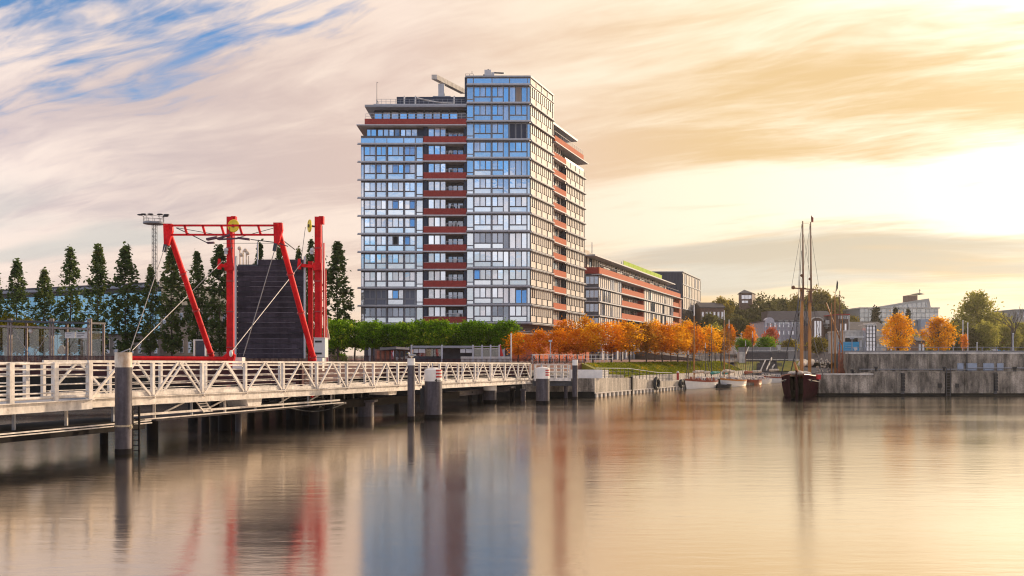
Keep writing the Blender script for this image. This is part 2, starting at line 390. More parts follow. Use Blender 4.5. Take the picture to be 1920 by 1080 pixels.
BLINDB = mat('brown_blind', (.30, .22, .17), .6, 0, .12, 2, (8, 8, .2))
SHEL = mat('brown_grey_steel', (.27, .225, .21), .55, 0, .2, 3, spec=.2)
FRAME = mat('window_frame_metal', (.50, .51, .54), .55, 0, .1, 2, spec=.2)
# glass
GL = glassmat('clear_facade_glass', (.82, .90, 1.0), (.16, .18, .22), .80, .03)
GLC = glassmat('curtained_facade_glass', (.86, .90, .97), (.46, .44, .46), .55, .03, curtain=.1)
GLD = glassmat('dark_facade_glass', (.55, .62, .75), (.05, .055, .075), .42, .03)
GLS = glassmat('spandrel_glass', (.84, .92, 1.0), (.30, .33, .36), .68, .05)
GLW = mat('painted_glow_glass', (.60, .53, .45), .6, 0, .18, 1.3, (1, 1, .2), col2=(.84, .76, .66), spec=.12)  # matte cream panes: the golden sky's reflection is painted into the colour
GLB = glassmat('blue_hall_glass', (.45, .80, 1.0), (.07, .27, .48), .45, .08)
GLT = None
GLK = glassmat('shelter_glass', (.7, .75, .78), (.10, .09, .08), .35, .05)
# leaves
LPOP = leafmat('poplar_leaf', (.05, .088, .034), (.16, .215, .065), (.32, .28, .07), .52)
LGRN = leafmat('plane_leaf', (.02, .085, .006), (.22, .38, .018), (.66, .66, .07), .52)
LORA = leafmat('orange_leaf', (.34, .085, .006), (.95, .36, .016), (.98, .62, .06), .52)
LORB = leafmat('amber_leaf', (.40, .13, .008), (.98, .52, .018), (.98, .74, .10), .64)
LPNK = leafmat('pink_orange_leaf', (.36, .08, .04), (.72, .22, .11), None, .4)
LYEL = leafmat('yellow_green_leaf', (.06, .07, .01), (.32, .26, .02), (.5, .33, .03), .4)
LHIL = leafmat('hill_leaf', (.05, .056, .022), (.15, .145, .042), (.32, .22, .05), .48)
LHIY = leafmat('hill_yellowing_leaf', (.09, .075, .015), (.30, .24, .035), (.46, .32, .04), .45)
LMIX = leafmat('sunlit_green_leaf', (.10, .12, .026), (.46, .42, .085), (.74, .56, .14), .6)
LCON = leafmat('conifer_leaf', (.006, .012, .008), (.022, .036, .018), None, .1)

def clearglass(name, tint, refl):
    mm = bpy.data.materials.new(name); mm.use_nodes = True; n = mm.node_tree; ns = n.nodes; lk = n.links.new; ns.clear()
    t_ = ns.new('ShaderNodeBsdfTransparent'); t_.inputs[0].default_value = (*tint, 1); g = ns.new('ShaderNodeBsdfGlossy'); g.inputs['Roughness'].default_value = .03
    mx = ns.new('ShaderNodeMixShader'); mx.inputs[0].default_value = refl; lk(t_.outputs[0], mx.inputs[1]); lk(g.outputs[0], mx.inputs[2])
    o = ns.new('ShaderNodeOutputMaterial'); lk(mx.outputs[0], o.inputs[0])
    return mm
GLT = clearglass('clear_shelter_glass', (.80, .80, .76), .10)
# ================================================================ the setting
DIR = V((.3872, .9220, 0)); NRM = V((.9220, -.3872, 0))      # the way the whole waterfront runs; the side that faces right
QD = V((.5239, .8518, 0)); QN = V((-.8518, .5239, 0))         # the left quay's own line, and inland from it
Q0 = V((8.04, 83, 0))
def Q(s, off=0, z=0): return Q0 + QD * s + QN * off + V((0, 0, z))

# water: still, smoothed by the long exposure
wm = bpy.data.materials.new('harbour_water'); wm.use_nodes = True; n = wm.node_tree; ns = n.nodes; lk = n.links.new; ns.clear()
g = ns.new('ShaderNodeNewGeometry'); mp = ns.new('ShaderNodeMapping'); mp.inputs['Scale'].default_value = (.5, 1.9, 1); lk(g.outputs['Position'], mp.inputs[0])
no = ns.new('ShaderNodeTexNoise'); no.inputs['Scale'].default_value = 1.1; no.inputs['Detail'].default_value = 5; no.inputs['Roughness'].default_value = .6; lk(mp.outputs[0], no.inputs['Vector'])
bp = ns.new('ShaderNodeBump'); bp.inputs['Strength'].default_value = .14; bp.inputs['Distance'].default_value = .06; lk(no.outputs[0], bp.inputs['Height'])
mp2 = ns.new('ShaderNodeMapping'); mp2.inputs['Scale'].default_value = (.05, .16, 1); lk(g.outputs['Position'], mp2.inputs[0])
no2 = ns.new('ShaderNodeTexNoise'); no2.inputs['Scale'].default_value = 1; no2.inputs['Detail'].default_value = 4; lk(mp2.outputs[0], no2.inputs['Vector'])
mr = ns.new('ShaderNodeMapRange'); mr.inputs[1].default_value = .35; mr.inputs[2].default_value = .65; mr.inputs[3].default_value = .10; mr.inputs[4].default_value = .165; lk(no2.outputs[0], mr.inputs[0])
gl = ns.new('ShaderNodeBsdfGlossy'); gl.inputs['Color'].default_value = (1.0, .89, .75, 1); lk(mr.outputs[0], gl.inputs['Roughness']); lk(bp.outputs[0], gl.inputs['Normal'])
df = ns.new('ShaderNodeBsdfDiffuse'); df.inputs['Color'].default_value = (.004, .010, .016, 1)
fr = ns.new('ShaderNodeFresnel'); fr.inputs[0].default_value = 2.7
mxx = ns.new('ShaderNodeMath'); mxx.operation = 'MAXIMUM'; lk(fr.outputs[0], mxx.inputs[0]); mxx.inputs[1].default_value = .80
mx = ns.new('ShaderNodeMixShader'); lk(mxx.outputs[0], mx.inputs[0]); lk(df.outputs[0], mx.inputs[1]); lk(gl.outputs[0], mx.inputs[2])
wout = ns.new('ShaderNodeOutputMaterial'); lk(mx.outputs[0], wout.inputs[0])
b = MB(); b._add([(-1500, -600, 0), (1500, -600, 0), (1500, 170, 0), (-1500, 170, 0)], [(0, 1, 2, 3)]); struct('water', b, wm)

b = MB(); b._add([(-1500, 150, 2.9), (1500, 150, 2.9), (1500, 2400, 2.9), (-1500, 2400, 2.9)], [(0, 1, 2, 3)]); struct('ground', b, SOIL)
# promenade on the left bank: red-brown paving
pr = [(-400, 88), (1.5, 88), Q(0, 7.5)[:2], Q(62, 7.5)[:2], (32, 160), (60, 300), (-400, 300)]
b = MB(); b.prism(pr, -1, 3.2); struct('promenade', b, PAVE)
# lower path along the quay edge, then the grass bank up to the promenade
b = MB(); b.prism([Q(17, .5)[:2], Q(63, .5)[:2], Q(63, 3.3)[:2], Q(17, 3.3)[:2]], -1, .93); struct('quay_path', b, CONCW)
b = MB(); b.prism([Q(0, 3.42)[:2], Q(14.5, 3.42)[:2], Q(14.5, 7.6)[:2], Q(0, 7.6)[:2], (3, 88)], -1, [1.84, 1.84, 2.2, 2.6, 1.9]); struct('upper_path', b, CONCW)
b = MB(); p = [Q(12, 3.62, 1.6), Q(63, 3.62, 1.6), Q(63, 7.6, 3.25), Q(12, 7.6, 3.25)]
b._add([*p, *[q_ - V((0, 0, 2)) for q_ in p]], [(0, 1, 2, 3), (7, 6, 5, 4), (0, 4, 5, 1), (1, 5, 6, 2), (2, 6, 7, 3), (3, 7, 4, 0)]); struct('grass_bank', b, GRASSG)
# right bank, high behind its two walls
gr = [(36.2, 91.2), (420, 91.2), (420, 300), (75, 300), (62, 165), (52.5, 137)]
b = MB(); b.prism(gr, -1, 4.35); struct('quay_ground', b, ASPH)
b = MB(); b.prism([(30.9, 86.7), (36.4, 86.7), (36.4, 92), (30.9, 92)], -1, 2.05); struct('pier_deck', b, CONC)
b = MB(); b.prism([(36.4, 86.7), (420, 86.7), (420, 91.1), (36.4, 91.1)], -1, 2.32); struct('quay_deck', b, CONC)
# the end of the basin: terraces
b = MB(); b.prism([(39, 137), (54, 137), (62, 165), (72, 240), (30, 240), (34, 160)], -1, [1.3, 1.3, 4.8, 6, 6, 3.6]); struct('terrace', b, STEPS)
b = MB()
HX0, HX1 = 40, 420
nx, ny = 60, 24
vs, fs = [], []
for j in range(ny + 1):
    for i in range(nx + 1):
        x = HX0 + (HX1 - HX0) * i / nx; y = 225 + 420 * j / ny
        u = x / y                                     # how far right
        h = 2.5 + 14.5 * (1 / (1 + math.exp(-(y - 285) / 14))) * (1 / (1 + math.exp(-(u - .20) / .018)))
        h += 1.2 * math.sin(x * .05) * math.sin(y * .031) * (h > 6)
        vs.append((x, y, h))
for j in range(ny):
    for i in range(nx): a = j * (nx + 1) + i; fs.append((a, a + 1, a + nx + 2, a + nx + 1))
b._add(vs, fs); struct('hill', b, HILLM)
def hill_z(x, y):
    u = x / y
    return 2.5 + 14.5 * (1 / (1 + math.exp(-(y - 285) / 14))) * (1 / (1 + math.exp(-(u - .20) / .018)))

# ================================================================ windows shared by all fronts
WM = {}
def window_mesh(w, h, gm, fm, fw=.06):
    k = (round(w, 2), round(h, 2), gm.name, fm.name)
    if k not in WM:
        g_ = MB(); g_.box(-w / 2 + fw * .7, w / 2 - fw * .7, .0, .03, fw * .7, h - fw * .7)
        b = MB()
        b.box(-w / 2, -w / 2 + fw, -.04, .05, 0, h); b.box(w / 2 - fw, w / 2, -.04, .05, 0, h)
        b.box(-w / 2 + fw, w / 2 - fw, -.035, .05, 0, fw); b.box(-w / 2 + fw, w / 2 - fw, -.035, .05, h - fw, h)
        WM[k] = (b.mesh('window', fm), g_.mesh('pane', gm))
    return WM[k]
def put_window(name, me, par, loc, rot=(0, 0, 0)):
    o = place(name, me[0], par, loc, rot)
    p = bpy.data.objects.new('pane', me[1]); COL.objects.link(p); p.parent = o
    return o
def front_window(par, x0, x1, z0, z1, y, gm, fm=None, tilt=0.0, name='window', fw=.045):
    w, h = x1 - x0, z1 - z0
    return put_window(name, window_mesh(w, h, gm, fm or FACADE, fw), par, ((x0 + x1) / 2, y, z0), (R(random.uniform(-.35, .35) - tilt), 0, R(random.uniform(-.5, .5))))
BOXM = {}
def box_part(par, name, x0, x1, y0, y1, z0, z1, mt):
    k = (round(x1 - x0, 3), round(y1 - y0, 3), round(z1 - z0, 3), mt.name)
    if k not in BOXM: bb = MB(); bb.box(0, x1 - x0, 0, y1 - y0, 0, z1 - z0); BOXM[k] = bb.mesh(name, mt)
    return place(name, BOXM[k], par, (x0, y0, z0))

# ================================================================ the apartment tower
YT = 148.0
def fx(px): return XA(px, YT)
def fz(py): return ZA(py, YT)
C0 = V((fx(994), YT, 0))
def side_t(px):
    u = (px - 960) / F
    return (u * YT - C0.x) / (.42 - u) * (1 / .9220)          # metres along the right side
def SP(s, off=0, z=0): return C0 + DIR * s + NRM * off + V((0, 0, z))
tw = thing('apartment_tower', 'tall glass apartment tower with red brick balconies and a raised right corner block', 'apartment tower', (fx(840), 160, 3.2))
sA, sB, sC = side_t(1036.5), side_t(1061), side_t(1095.5)
ZB, ZL, ZM, ZR = fz(608), fz(253), fz(240), fz(142)
b = MB()
b.prism([(fx(676.5), YT + .16), (fx(793.5), YT + .16), (fx(793.5), 166), (fx(676.5), 166)], ZB, ZL - .1)
b.prism([(fx(793.5) + .01, YT + 2.2), (fx(875) - .01, YT + 2.2), (fx(875) - .01, 166), (fx(793.5) + .01, 166)], ZB, ZL + 1.6)
b.build('wall', LOGGIA, tw)
b = MB()
rb = [(fx(875), YT + .16), (fx(994) - .106, YT + .16), SP(sA, -.16)[:2], SP(sA, -12)[:2], (fx(875), 161)]
b.prism(rb, ZB, ZR - .1)
b.prism([SP(sA + .01, -1.1)[:2], SP(sB - .01, -1.1)[:2], SP(sB - .01, -12)[:2], SP(sA + .01, -12)[:2]], ZB, ZM)
b.prism([SP(sB, -.16)[:2], SP(sC, -.16)[:2], SP(sC, -13)[:2], SP(sB, -13)[:2]], ZB, ZL + .2)
b.prism([(fx(690), YT + 12), (fx(875), YT + 12), SP(sC, -13)[:2], SP(sC, -20)[:2], (fx(690), 172)], ZB, fz(240))
b.build('wall', FACADE, tw)
# ground storey: recessed glazing, columns, brick plinth
b = MB(); b.prism([(fx(680), YT + 1.5), SP(0, -1.6)[:2], SP(sC - .5, -1.6)[:2], SP(sC - .5, -14)[:2], (fx(680), 166)], 3.2, ZB - .01); b.build('ground_storey', LOGGIA, tw)
b = MB(); b.prism([(fx(960), YT - 1.2), SP(0, .9)[:2], SP(sC + .5, .9)[:2], SP(sC + .5, -1.4)[:2], (fx(960), YT + 1.3)], 3.2, fz(627)); b.build('brick_plinth', BRICKO, tw)
for i in range(8): box_part(tw, 'column', fx(690 + i * 36), fx(690 + i * 36) + .45, YT + .3, YT + .75, 3.2, ZB - .02, LIGHTM)
for i in range(22):
    x = fx(684) + i * 1.3
    if x + 1.2 < fx(992): front_window(tw, x, x + 1.2, ZB - 2.6, ZB - .3, YT + 1.42, random.choice([GLC, GLD, GL]))
b = MB(); b.bar((fx(961), YT - 1.1, fz(622)), (fx(994), YT - 1.1, fz(622)), .06, .06); b.bar(SP(0, .8, fz(622)), SP(sC, .8, fz(622)), .06, .06)
for i in range(12): b.bar(SP(i * sC / 11, .8, fz(627)), SP(i * sC / 11, .8, fz(622)), .05, .05)
b.build('terrace_railing', LIGHTM, tw)

# ---- left glass block
WL = [(683.5, 693.2), (693.9, 703.2), (706.2, 714.4), (715, 723.4), (727.5, 736), (736.6, 746.4), (747.3, 756), (759.4, 768.2), (768.8, 777.7)]
SPL = [(683.5, 703.2), (706.2, 723.4), (727.5, 756), (759.4, 777.7)]
def lL(k): return 608 - 33.65 * k
open_l = {(9, 7), (9, 8), (8, 2), (8, 5), (8, 7), (6, 5), (6, 8), (5, 8), (4, 7), (1, 5)}
for k in range(10):
    yb, yt = lL(k), lL(k + 1)
    zb = fz(yb)
    for i, (a, c) in enumerate(WL):
        gm = random.choices([GL, GLC], [.45, .55])[0]
        if k == 1 and i in (0, 1, 2, 3, 7, 8): gm = BLIND
        if k == 0: gm = GLD
        tl = 0
        if (k, i) in open_l: tl = 7; gm = GL
        if (k, i) == (4, 5): gm = BLACK
        front_window(tw, fx(a), fx(c), fz(yt + 19.2), fz(yt + 3.2), YT + (.08 if not tl else -.12), gm, FRAME, tl)
    for a, c in SPL: front_window(tw, fx(a), fx(c), fz(yb - 3.2), fz(yt + 20.8), YT + .08, BLIND if (k == 1 and a in (683.5, 706.2, 759.4)) else GLS, FRAME, name='spandrel')
    front_window(tw, fx(781), fx(792.6), fz(yb - 8.6), fz(yt + 2.4), YT + .08, GLS, FRAME, name='spandrel')
    front_window(tw, fx(781), fx(792.6), fz(yb - 2.0), fz(yb - 7.6), YT + .08, GLS, FRAME, name='spandrel')
    front_window(tw, fx(677), fx(682), fz(yb - 3), fz(yt + 3), YT + .08, GLC, GREYM, name='corner_pane')
    box_part(tw, 'mullion', fx(704.1), fx(705.4), YT - .18, YT + .1, fz(yb - 2.3), fz(yt + .2), GREYM); box_part(tw, 'mullion', fx(724.9), fx(726.2), YT - .18, YT + .1, fz(yb - 2.3), fz(yt + .2), GREYM)
    box_part(tw, 'mullion', fx(757.2), fx(758.5), YT - .18, YT + .1, fz(yb - 2.3), fz(yt + .2), GREYM); box_part(tw, 'mullion', fx(778.7), fx(780.2), YT - .18, YT + .1, fz(yb - 2.3), fz(yt + .2), GREYM)
for k in range(11):
    y = lL(k)
    box_part(tw, 'ledge', fx(671.5 if k else 672), fx(793.2), YT - .62, YT + .05, fz(y + .1), fz(y - 2.2), LIGHTM)
    box_part(tw, 'ledge_rail', fx(671), fx(793), YT - .82, YT - .74, fz(y + 1.8), fz(y + .9), GREYM)
for a, c in ((676.5, 702.5), (703, 725), (725.5, 756.5), (757.5, 778), (779, 793)): front_window(tw, fx(a), fx(c), fz(268), fz(258.5), YT + .08, GLS, FRAME, name='spandrel')

# ---- brick balconies between the blocks
for k in range(11):
    y = 593.7 - 33.77 * k
    x0, x1 = fx(794.2), fx(874.6)
    box_part(tw, 'brick_parapet', x0, x1, YT - .22, YT + .02, fz(y + 11.8), fz(y), BRICK)
    box_part(tw, 'balcony_slab', x0 - .2, x1 + .05, YT - .40, YT + 2.15, fz(y + 14.3), fz(y + 12.0), LIGHTM)
    box_part(tw, 'side_panel', x0, fx(801.6), YT + .15, YT + .25, fz(y - .6), fz(y - 18.6), NAVY)
    box_part(tw, 'side_panel', fx(869.6), x1, YT + .15, YT + .25, fz(y - .6), fz(y - 18.6), NAVY)
    for a, c in ((803, 813), (814.5, 824.2), (825.6, 835)): front_window(tw, fx(a), fx(c), fz(y - 1), fz(y - 18), YT + .5, random.choices([GLC, GL], [.75, .25])[0], GREYM)
    box_part(tw, 'sill', x0 + .05, fx(836), YT + .1, YT + .5, fz(y + .2), fz(y - .8), WHITE)
    for a, c in ((839, 847), (848, 856), (857, 867)): front_window(tw, fx(a), fx(c), fz(y - .5), fz(y - 14), YT + 2.1, GLD, DARKM, name='balcony_door')
    b = MB(); b.bar((fx(836.5), YT - .1, fz(y - 6)), (fx(868.5), YT - .1, fz(y - 6)), .05, .06); b.bar((fx(836.5), YT - .1, fz(y - 3)), (fx(868.5), YT - .1, fz(y - 3)), .03, .03)
    for i in range(6): b.bar((fx(836.7 + i * 6.3), YT - .1, fz(y - .1)), (fx(836.7 + i * 6.3), YT - .1, fz(y - 6)), .04, .04)
    b.build('railing', LIGHTM, tw)
    if k % 3 != 1:
        b = MB()
        for i in range(random.randint(1, 3)): x = random.uniform(fx(840), fx(864)); b.box(x, x + .5, YT + .5, YT + 1, fz(y), fz(y) + random.uniform(.4, .95))
        b.build('balcony_furniture', random.choice([SIGNW, DARKM, LIGHTM]), tw)

# ---- right corner block, front
WRs = [(875.8, 886.8)]
WR = [(889.4, 899.4), (900.4, 910), (911, 920.2), (923.2, 932.6), (933.6, 943), (944.2, 953.4), (955.8, 966.2), (967.4, 977.2), (978.2, 987.4)]
SPR = [(889.4, 920.2), (923.2, 953.4), (955.8, 987.4)]
def lR(k): return 606 - 34.28 * k
for k in range(13):
    yb, yt = lR(k), lR(k + 1)
    tall = random.Random(k).choice([0, 1, 2, 2])
    for i, (a, c) in enumerate(WR):
        gm = random.choices([GL, GLC], [.7 if k > 7 else .5, .3 if k > 7 else .5])[0]
        tl = 0
        if k == 10 and i >= 6: gm = NAVY
        if k == 12 and i == 7: gm = BLINDB
        if k == 4 and i < 6: gm = GLD
        if k == 0 and i in (3, 4, 5): gm = GLD
        if (k, i) in ((2, 0), (1, 7), (1, 8)): tl = 7; gm = GL
        full = (i == 5) or (i > 5 and tall == 1) or (k == 10 and i >= 6) or (k == 12 and i > 5)
        front_window(tw, fx(a), fx(c), fz(yb - 3.4 if full else yt + 20.4), fz(yt + 2.6), YT + (.08 if not tl else -.12), gm, FRAME, tl)
    for j, (a, c) in enumerate(SPR):
        if (j == 2 and (tall == 1 or k in (10, 12))): continue
        front_window(tw, fx(a), fx(c if j != 1 else 943), fz(yb - 3.4), fz(yt + 22), YT + .08, GLS, FRAME, name='spandrel')
    front_window(tw, fx(875.6), fx(887.2), fz(yb - 9), fz(yt + 2.4), YT + .08, GLS, FRAME, name='spandrel')
    front_window(tw, fx(875.6), fx(887.2), fz(yb - 2), fz(yb - 8), YT + .08, GLS, FRAME, name='spandrel')
    front_window(tw, fx(988.8), fx(993.6), fz(yb - 3), fz(yt + 2.6), YT + .08, GLS, GREYM, name='corner_pane')
    for a in (887.8, 921.2, 954.2): box_part(tw, 'mullion', fx(a), fx(a + 1.0), YT - .18, YT + .1, fz(yb - 2.3), fz(yt + .2), GREYM)
for k in range(14):
    y = lR(k)
    box_part(tw, 'ledge', fx(875.2), fx(994.0), YT - .60, YT + .05, fz(y + .1), fz(y - 2.2), LIGHTM)
    box_part(tw, 'ledge_rail', fx(874), fx(996), YT - .82, YT - .74, fz(y + 1.8), fz(y + .9), GREYM)
for a, c in ((875.5, 887), (888, 922), (923, 955), (956, 989), (989.5, 993.8)): front_window(tw, fx(a), fx(c), fz(156.5), fz(146.5), YT + .08, GLS, FRAME, name='spandrel')
b = MB(); b.prism([(fx(873.5), YT - .15), (fx(995.2), YT - .15), SP(sA + .2, .2)[:2], SP(sA + .2, -.6)[:2], (fx(992), YT + .7), (fx(873.5), YT + .7)], fz(145), fz(142)); b.build('coping', GREYM, tw)
b = MB(); b.box(fx(871), fx(874.8), YT + .4, YT + 12, fz(206), fz(143.5)); b.build('flank_cladding', NAVY, tw)

# ---- right side: bands of narrow panes, storey by storey
def side_band(par, P_, s0, s1, z0, z1, n_, gm_list, off=0.0, name='glazed_band', nrm=NRM, dirv=DIR, mul=.09, mm=None):
    b = MB(); st = (s1 - s0) / n_
    for i in range(n_):
        b.cur = random.choices(range(len(gm_list)), [6] + [1] * (len(gm_list) - 1))[0]
        p = P_(s0 + i * st + mul / 2, off - .06, z0); b.para(p, dirv * (st - mul), nrm * .06, (0, 0, z1 - z0))
    b.cur = len(gm_list)
    for i in range(n_ + 1):
        p = P_(s0 + i * st - mul / 2, off - .05, z0 - .05); b.para(p, dirv * mul, nrm * .16, (0, 0, z1 - z0 + .1))
    return b.build(name, gm_list + [mm or DARKM], par)
def side_ledge(par, P_, s0, s1, z, out=.3, th=.14, name='ledge', mt=None):
    b = MB(); b.para(P_(s0, .02, z), DIR * (s1 - s0), NRM * out, (0, 0, th)); return b.build(name, mt or LIGHTM, par)
for k in range(13):
    z0, z1 = fz(lR(k)), fz(lR(k + 1))
    zi = z0 + (z1 - z0) * .44
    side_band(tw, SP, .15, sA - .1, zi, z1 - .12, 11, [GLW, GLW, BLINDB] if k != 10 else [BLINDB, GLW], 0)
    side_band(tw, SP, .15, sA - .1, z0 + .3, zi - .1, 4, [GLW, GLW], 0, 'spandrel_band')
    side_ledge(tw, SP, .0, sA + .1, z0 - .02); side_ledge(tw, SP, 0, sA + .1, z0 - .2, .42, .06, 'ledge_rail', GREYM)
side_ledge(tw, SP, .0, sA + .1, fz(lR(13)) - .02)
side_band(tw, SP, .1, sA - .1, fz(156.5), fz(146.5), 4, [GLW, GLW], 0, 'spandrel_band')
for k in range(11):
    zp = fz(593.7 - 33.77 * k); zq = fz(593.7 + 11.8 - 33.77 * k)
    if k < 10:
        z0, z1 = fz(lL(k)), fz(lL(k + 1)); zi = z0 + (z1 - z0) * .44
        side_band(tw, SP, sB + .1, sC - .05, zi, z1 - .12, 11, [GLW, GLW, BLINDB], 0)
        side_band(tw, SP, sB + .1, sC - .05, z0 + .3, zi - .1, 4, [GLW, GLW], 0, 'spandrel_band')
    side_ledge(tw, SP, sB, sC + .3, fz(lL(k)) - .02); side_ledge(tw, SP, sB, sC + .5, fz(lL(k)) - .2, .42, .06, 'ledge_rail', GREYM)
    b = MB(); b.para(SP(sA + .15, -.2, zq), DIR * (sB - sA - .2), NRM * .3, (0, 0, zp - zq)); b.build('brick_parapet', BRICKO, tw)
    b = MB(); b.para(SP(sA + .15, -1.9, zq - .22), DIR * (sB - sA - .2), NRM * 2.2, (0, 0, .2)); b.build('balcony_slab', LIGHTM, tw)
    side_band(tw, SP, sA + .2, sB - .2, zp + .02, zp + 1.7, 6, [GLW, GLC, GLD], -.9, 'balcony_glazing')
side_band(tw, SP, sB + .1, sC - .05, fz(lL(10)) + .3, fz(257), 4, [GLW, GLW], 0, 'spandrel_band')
# ---- the two set-back storeys on the left, with their roof plates
zA0, zA1 = fz(258), fz(241)
for a, c in ((687, 694), (695, 704.5), (707.5, 717), (718.5, 727.5), (729, 737.5), (739.5, 748.3), (750.8, 759.3), (760.5, 770), (771, 781.5)): front_window(tw, fx(a), fx(c), zA0, zA1, YT + .6, random.choice([GL, GLC, GLD]), GREYM)
box_part(tw, 'side_panel', fx(783), fx(803), YT + .6, YT + .7, zA0, zA1, NAVY)
for a, c in ((805, 813), (815.5, 823.7), (827, 834)): front_window(tw, fx(a), fx(c), zA0, zA1, YT + .6, random.choice([GLC, GL]), GREYM)
b = MB(); b.box(fx(687), fx(836), YT + .75, YT + 8, zA0 - .1, zA1); b.build('wall', FACADE, tw)
def plate(name, xl, out, sR, z0, z1, mt, setb=0.0):
    b = MB(); b.prism([(fx(xl), YT - out), (fx(875) - .02, YT - out), (fx(875) - .02, 166), (fx(xl), 166)], z0, z1); b.build(name, mt, tw)
    b = MB(); b.prism([SP(sA + .22, out * .6)[:2], SP(sR, out * .6)[:2], SP(sR, -16)[:2], SP(sA + .22, -16)[:2]], z0, z1); b.build(name, mt, tw)
plate('roof_plate', 670, .9, sC + 1.3, fz(237.5), fz(235.6), LIGHTM)
b = MB(); b.prism([SP(sA + .3, -1.6)[:2], SP(sC - 1.2, -1.6)[:2], SP(sC - 1.2, -12)[:2], SP(sA + .3, -12)[:2]], fz(258), fz(238)); b.build('wall', FACADE, tw)
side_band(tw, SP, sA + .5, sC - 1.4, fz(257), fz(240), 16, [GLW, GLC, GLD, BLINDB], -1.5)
box_part(tw, 'brick_parapet', fx(684.3), fx(874.7), YT - .35, YT - .05, fz(235.4), fz(223.5), BRICK)
b = MB(); b.para(SP(sA + .3, .05, fz(235.4)), DIR * (sC - 1.8 - sA), NRM * .3, (0, 0, fz(223.5) - fz(235.4))); b.build('brick_parapet', BRICKO, tw)
b = MB()
for i in range(24): x = fx(686) + i * (fx(874) - fx(686)) / 23; b.bar((x, YT - .2, fz(223.6)), (x, YT - .2, fz(214)), .05, .05)
for zz in (214, 218.5): b.bar((fx(686), YT - .2, fz(zz)), (fx(874), YT - .2, fz(zz)), .05, .06)
b.build('roof_railing', LIGHTM, tw)
b = MB()
for i in range(14): s_ = sA + .4 + i * (sC - 2.4 - sA) / 13; b.bar(SP(s_, .2, fz(223.6)), SP(s_, .2, fz(214)), .05, .05)
b.bar(SP(sA + .4, .2, fz(214)), SP(sC - 2, .2, fz(214)), .05, .06); b.build('roof_railing', LIGHTM, tw)
b = MB(); b.prism([(fx(698), YT + 2.2), (fx(874.6), YT + 2.2), (fx(874.6), 164), (fx(698), 164)], fz(235), fz(199)); b.build('wall', FACADE, tw)
b = MB(); b.prism([SP(sA + .3, -2.6)[:2], SP(sC - 6, -2.6)[:2], SP(sC - 6, -12)[:2], SP(sA + .3, -12)[:2]], fz(235), fz(199)); b.build('wall', FACADE, tw)
side_band(tw, SP, sA + .5, sC - 6.2, fz(221), fz(201), 10, [GLC, GLD, GLW], -2.5)
for i in range(11):
    a = 699 + i * 15.9
    front_window(tw, fx(a), fx(a + 13.6), fz(225), fz(203.5), YT + 2.1, random.choice([GLC, GL, GLC]) if i < 10 else BLIND, DARKM)
    box_part(tw, 'frieze_panel', fx(a), fx(a + 13.6), YT + 2.0, YT + 2.1, fz(203.2), fz(199), DARKM)
plate('roof_plate', 684, .1, sC - 4.4, fz(200.5), fz(196.5), GREYM)
b = MB(); b.box(fx(700), fx(875) - .03, YT + .2, YT + 1, fz(196.4), fz(194)); b.build('roof_edge', LIGHTM, tw)
b = MB(); b.box(fx(739), fx(870.8), YT + 3.2, YT + 12, fz(199), fz(171)); b.build('penthouse', NAVY, tw)
b = MB()
for i in range(13): x = fx(739) + .1 + i * (fx(870) - fx(739)) / 12.3; b.box(x, x + .06, YT + 3.12, YT + 3.2, fz(196), fz(171.4))
b.build('cladding_seam', DARKM, tw)
b = MB()
for i in range(20): x = fx(705) + i * (fx(874) - fx(705)) / 19; b.bar((x, YT + .6, fz(194)), (x, YT + .6, fz(184)), .05, .05)
for zz in (184, 189): b.bar((fx(705), YT + .6, fz(zz)), (fx(874), YT + .6, fz(zz)), .05, .05)
for i in range(5): b.bar((fx(705), YT + 1.5 + i * 2, fz(194)), (fx(705), YT + 1.5 + i * 2, fz(184)), .05, .05)
b.bar((fx(705), YT + .6, fz(184)), (fx(705), YT + 10, fz(184)), .05, .05); b.build('roof_railing', GREYM, tw)
for x in (757, 778, 851): b = MB(); b.tube((fx(x), YT + .9, fz(195)), (fx(x), YT + .9, fz(177)), .13); b.build('awning_post', WHITE, tw)
b = MB(); pts = [V((fx(781 + i * 7), YT + .9, fz(180.5 + 10.5 * (1 - (1 - i / 10) ** 1.9)))) for i in range(11)]
for p, q in zip(pts, pts[1:]): b.bar(p, q, .5, .13)
b.build('furled_awning', WHITE, tw)
b = MB(); b.tube((fx(705), YT + 1, fz(194)), (fx(705), YT + 1, fz(150)), .06, .04); b.bar((fx(705), YT + 1, fz(151)), (fx(707.5), YT + 1, fz(152)), .05, .05); b.build('antenna', DARKM, tw)
# T-shaped roof crane
b = MB(); b.box(fx(818), fx(829.5), YT + 4, YT + 5.3, fz(171), fz(143)); b.build('crane_post', LIGHTM, tw)
b = MB(); h0 = V((fx(806.5), YT + 2.6, fz(139.5))); b.para(h0, (.95, 0, 0), V((4.6, 9.0, .2)), (0, 0, .82)); b.build('crane_beam', CONCB, tw)
b = MB(); b.box(fx(808), fx(842), YT + 3.6, YT + 6, fz(171), fz(168)); b.build('crane_foot', GREYM, tw)
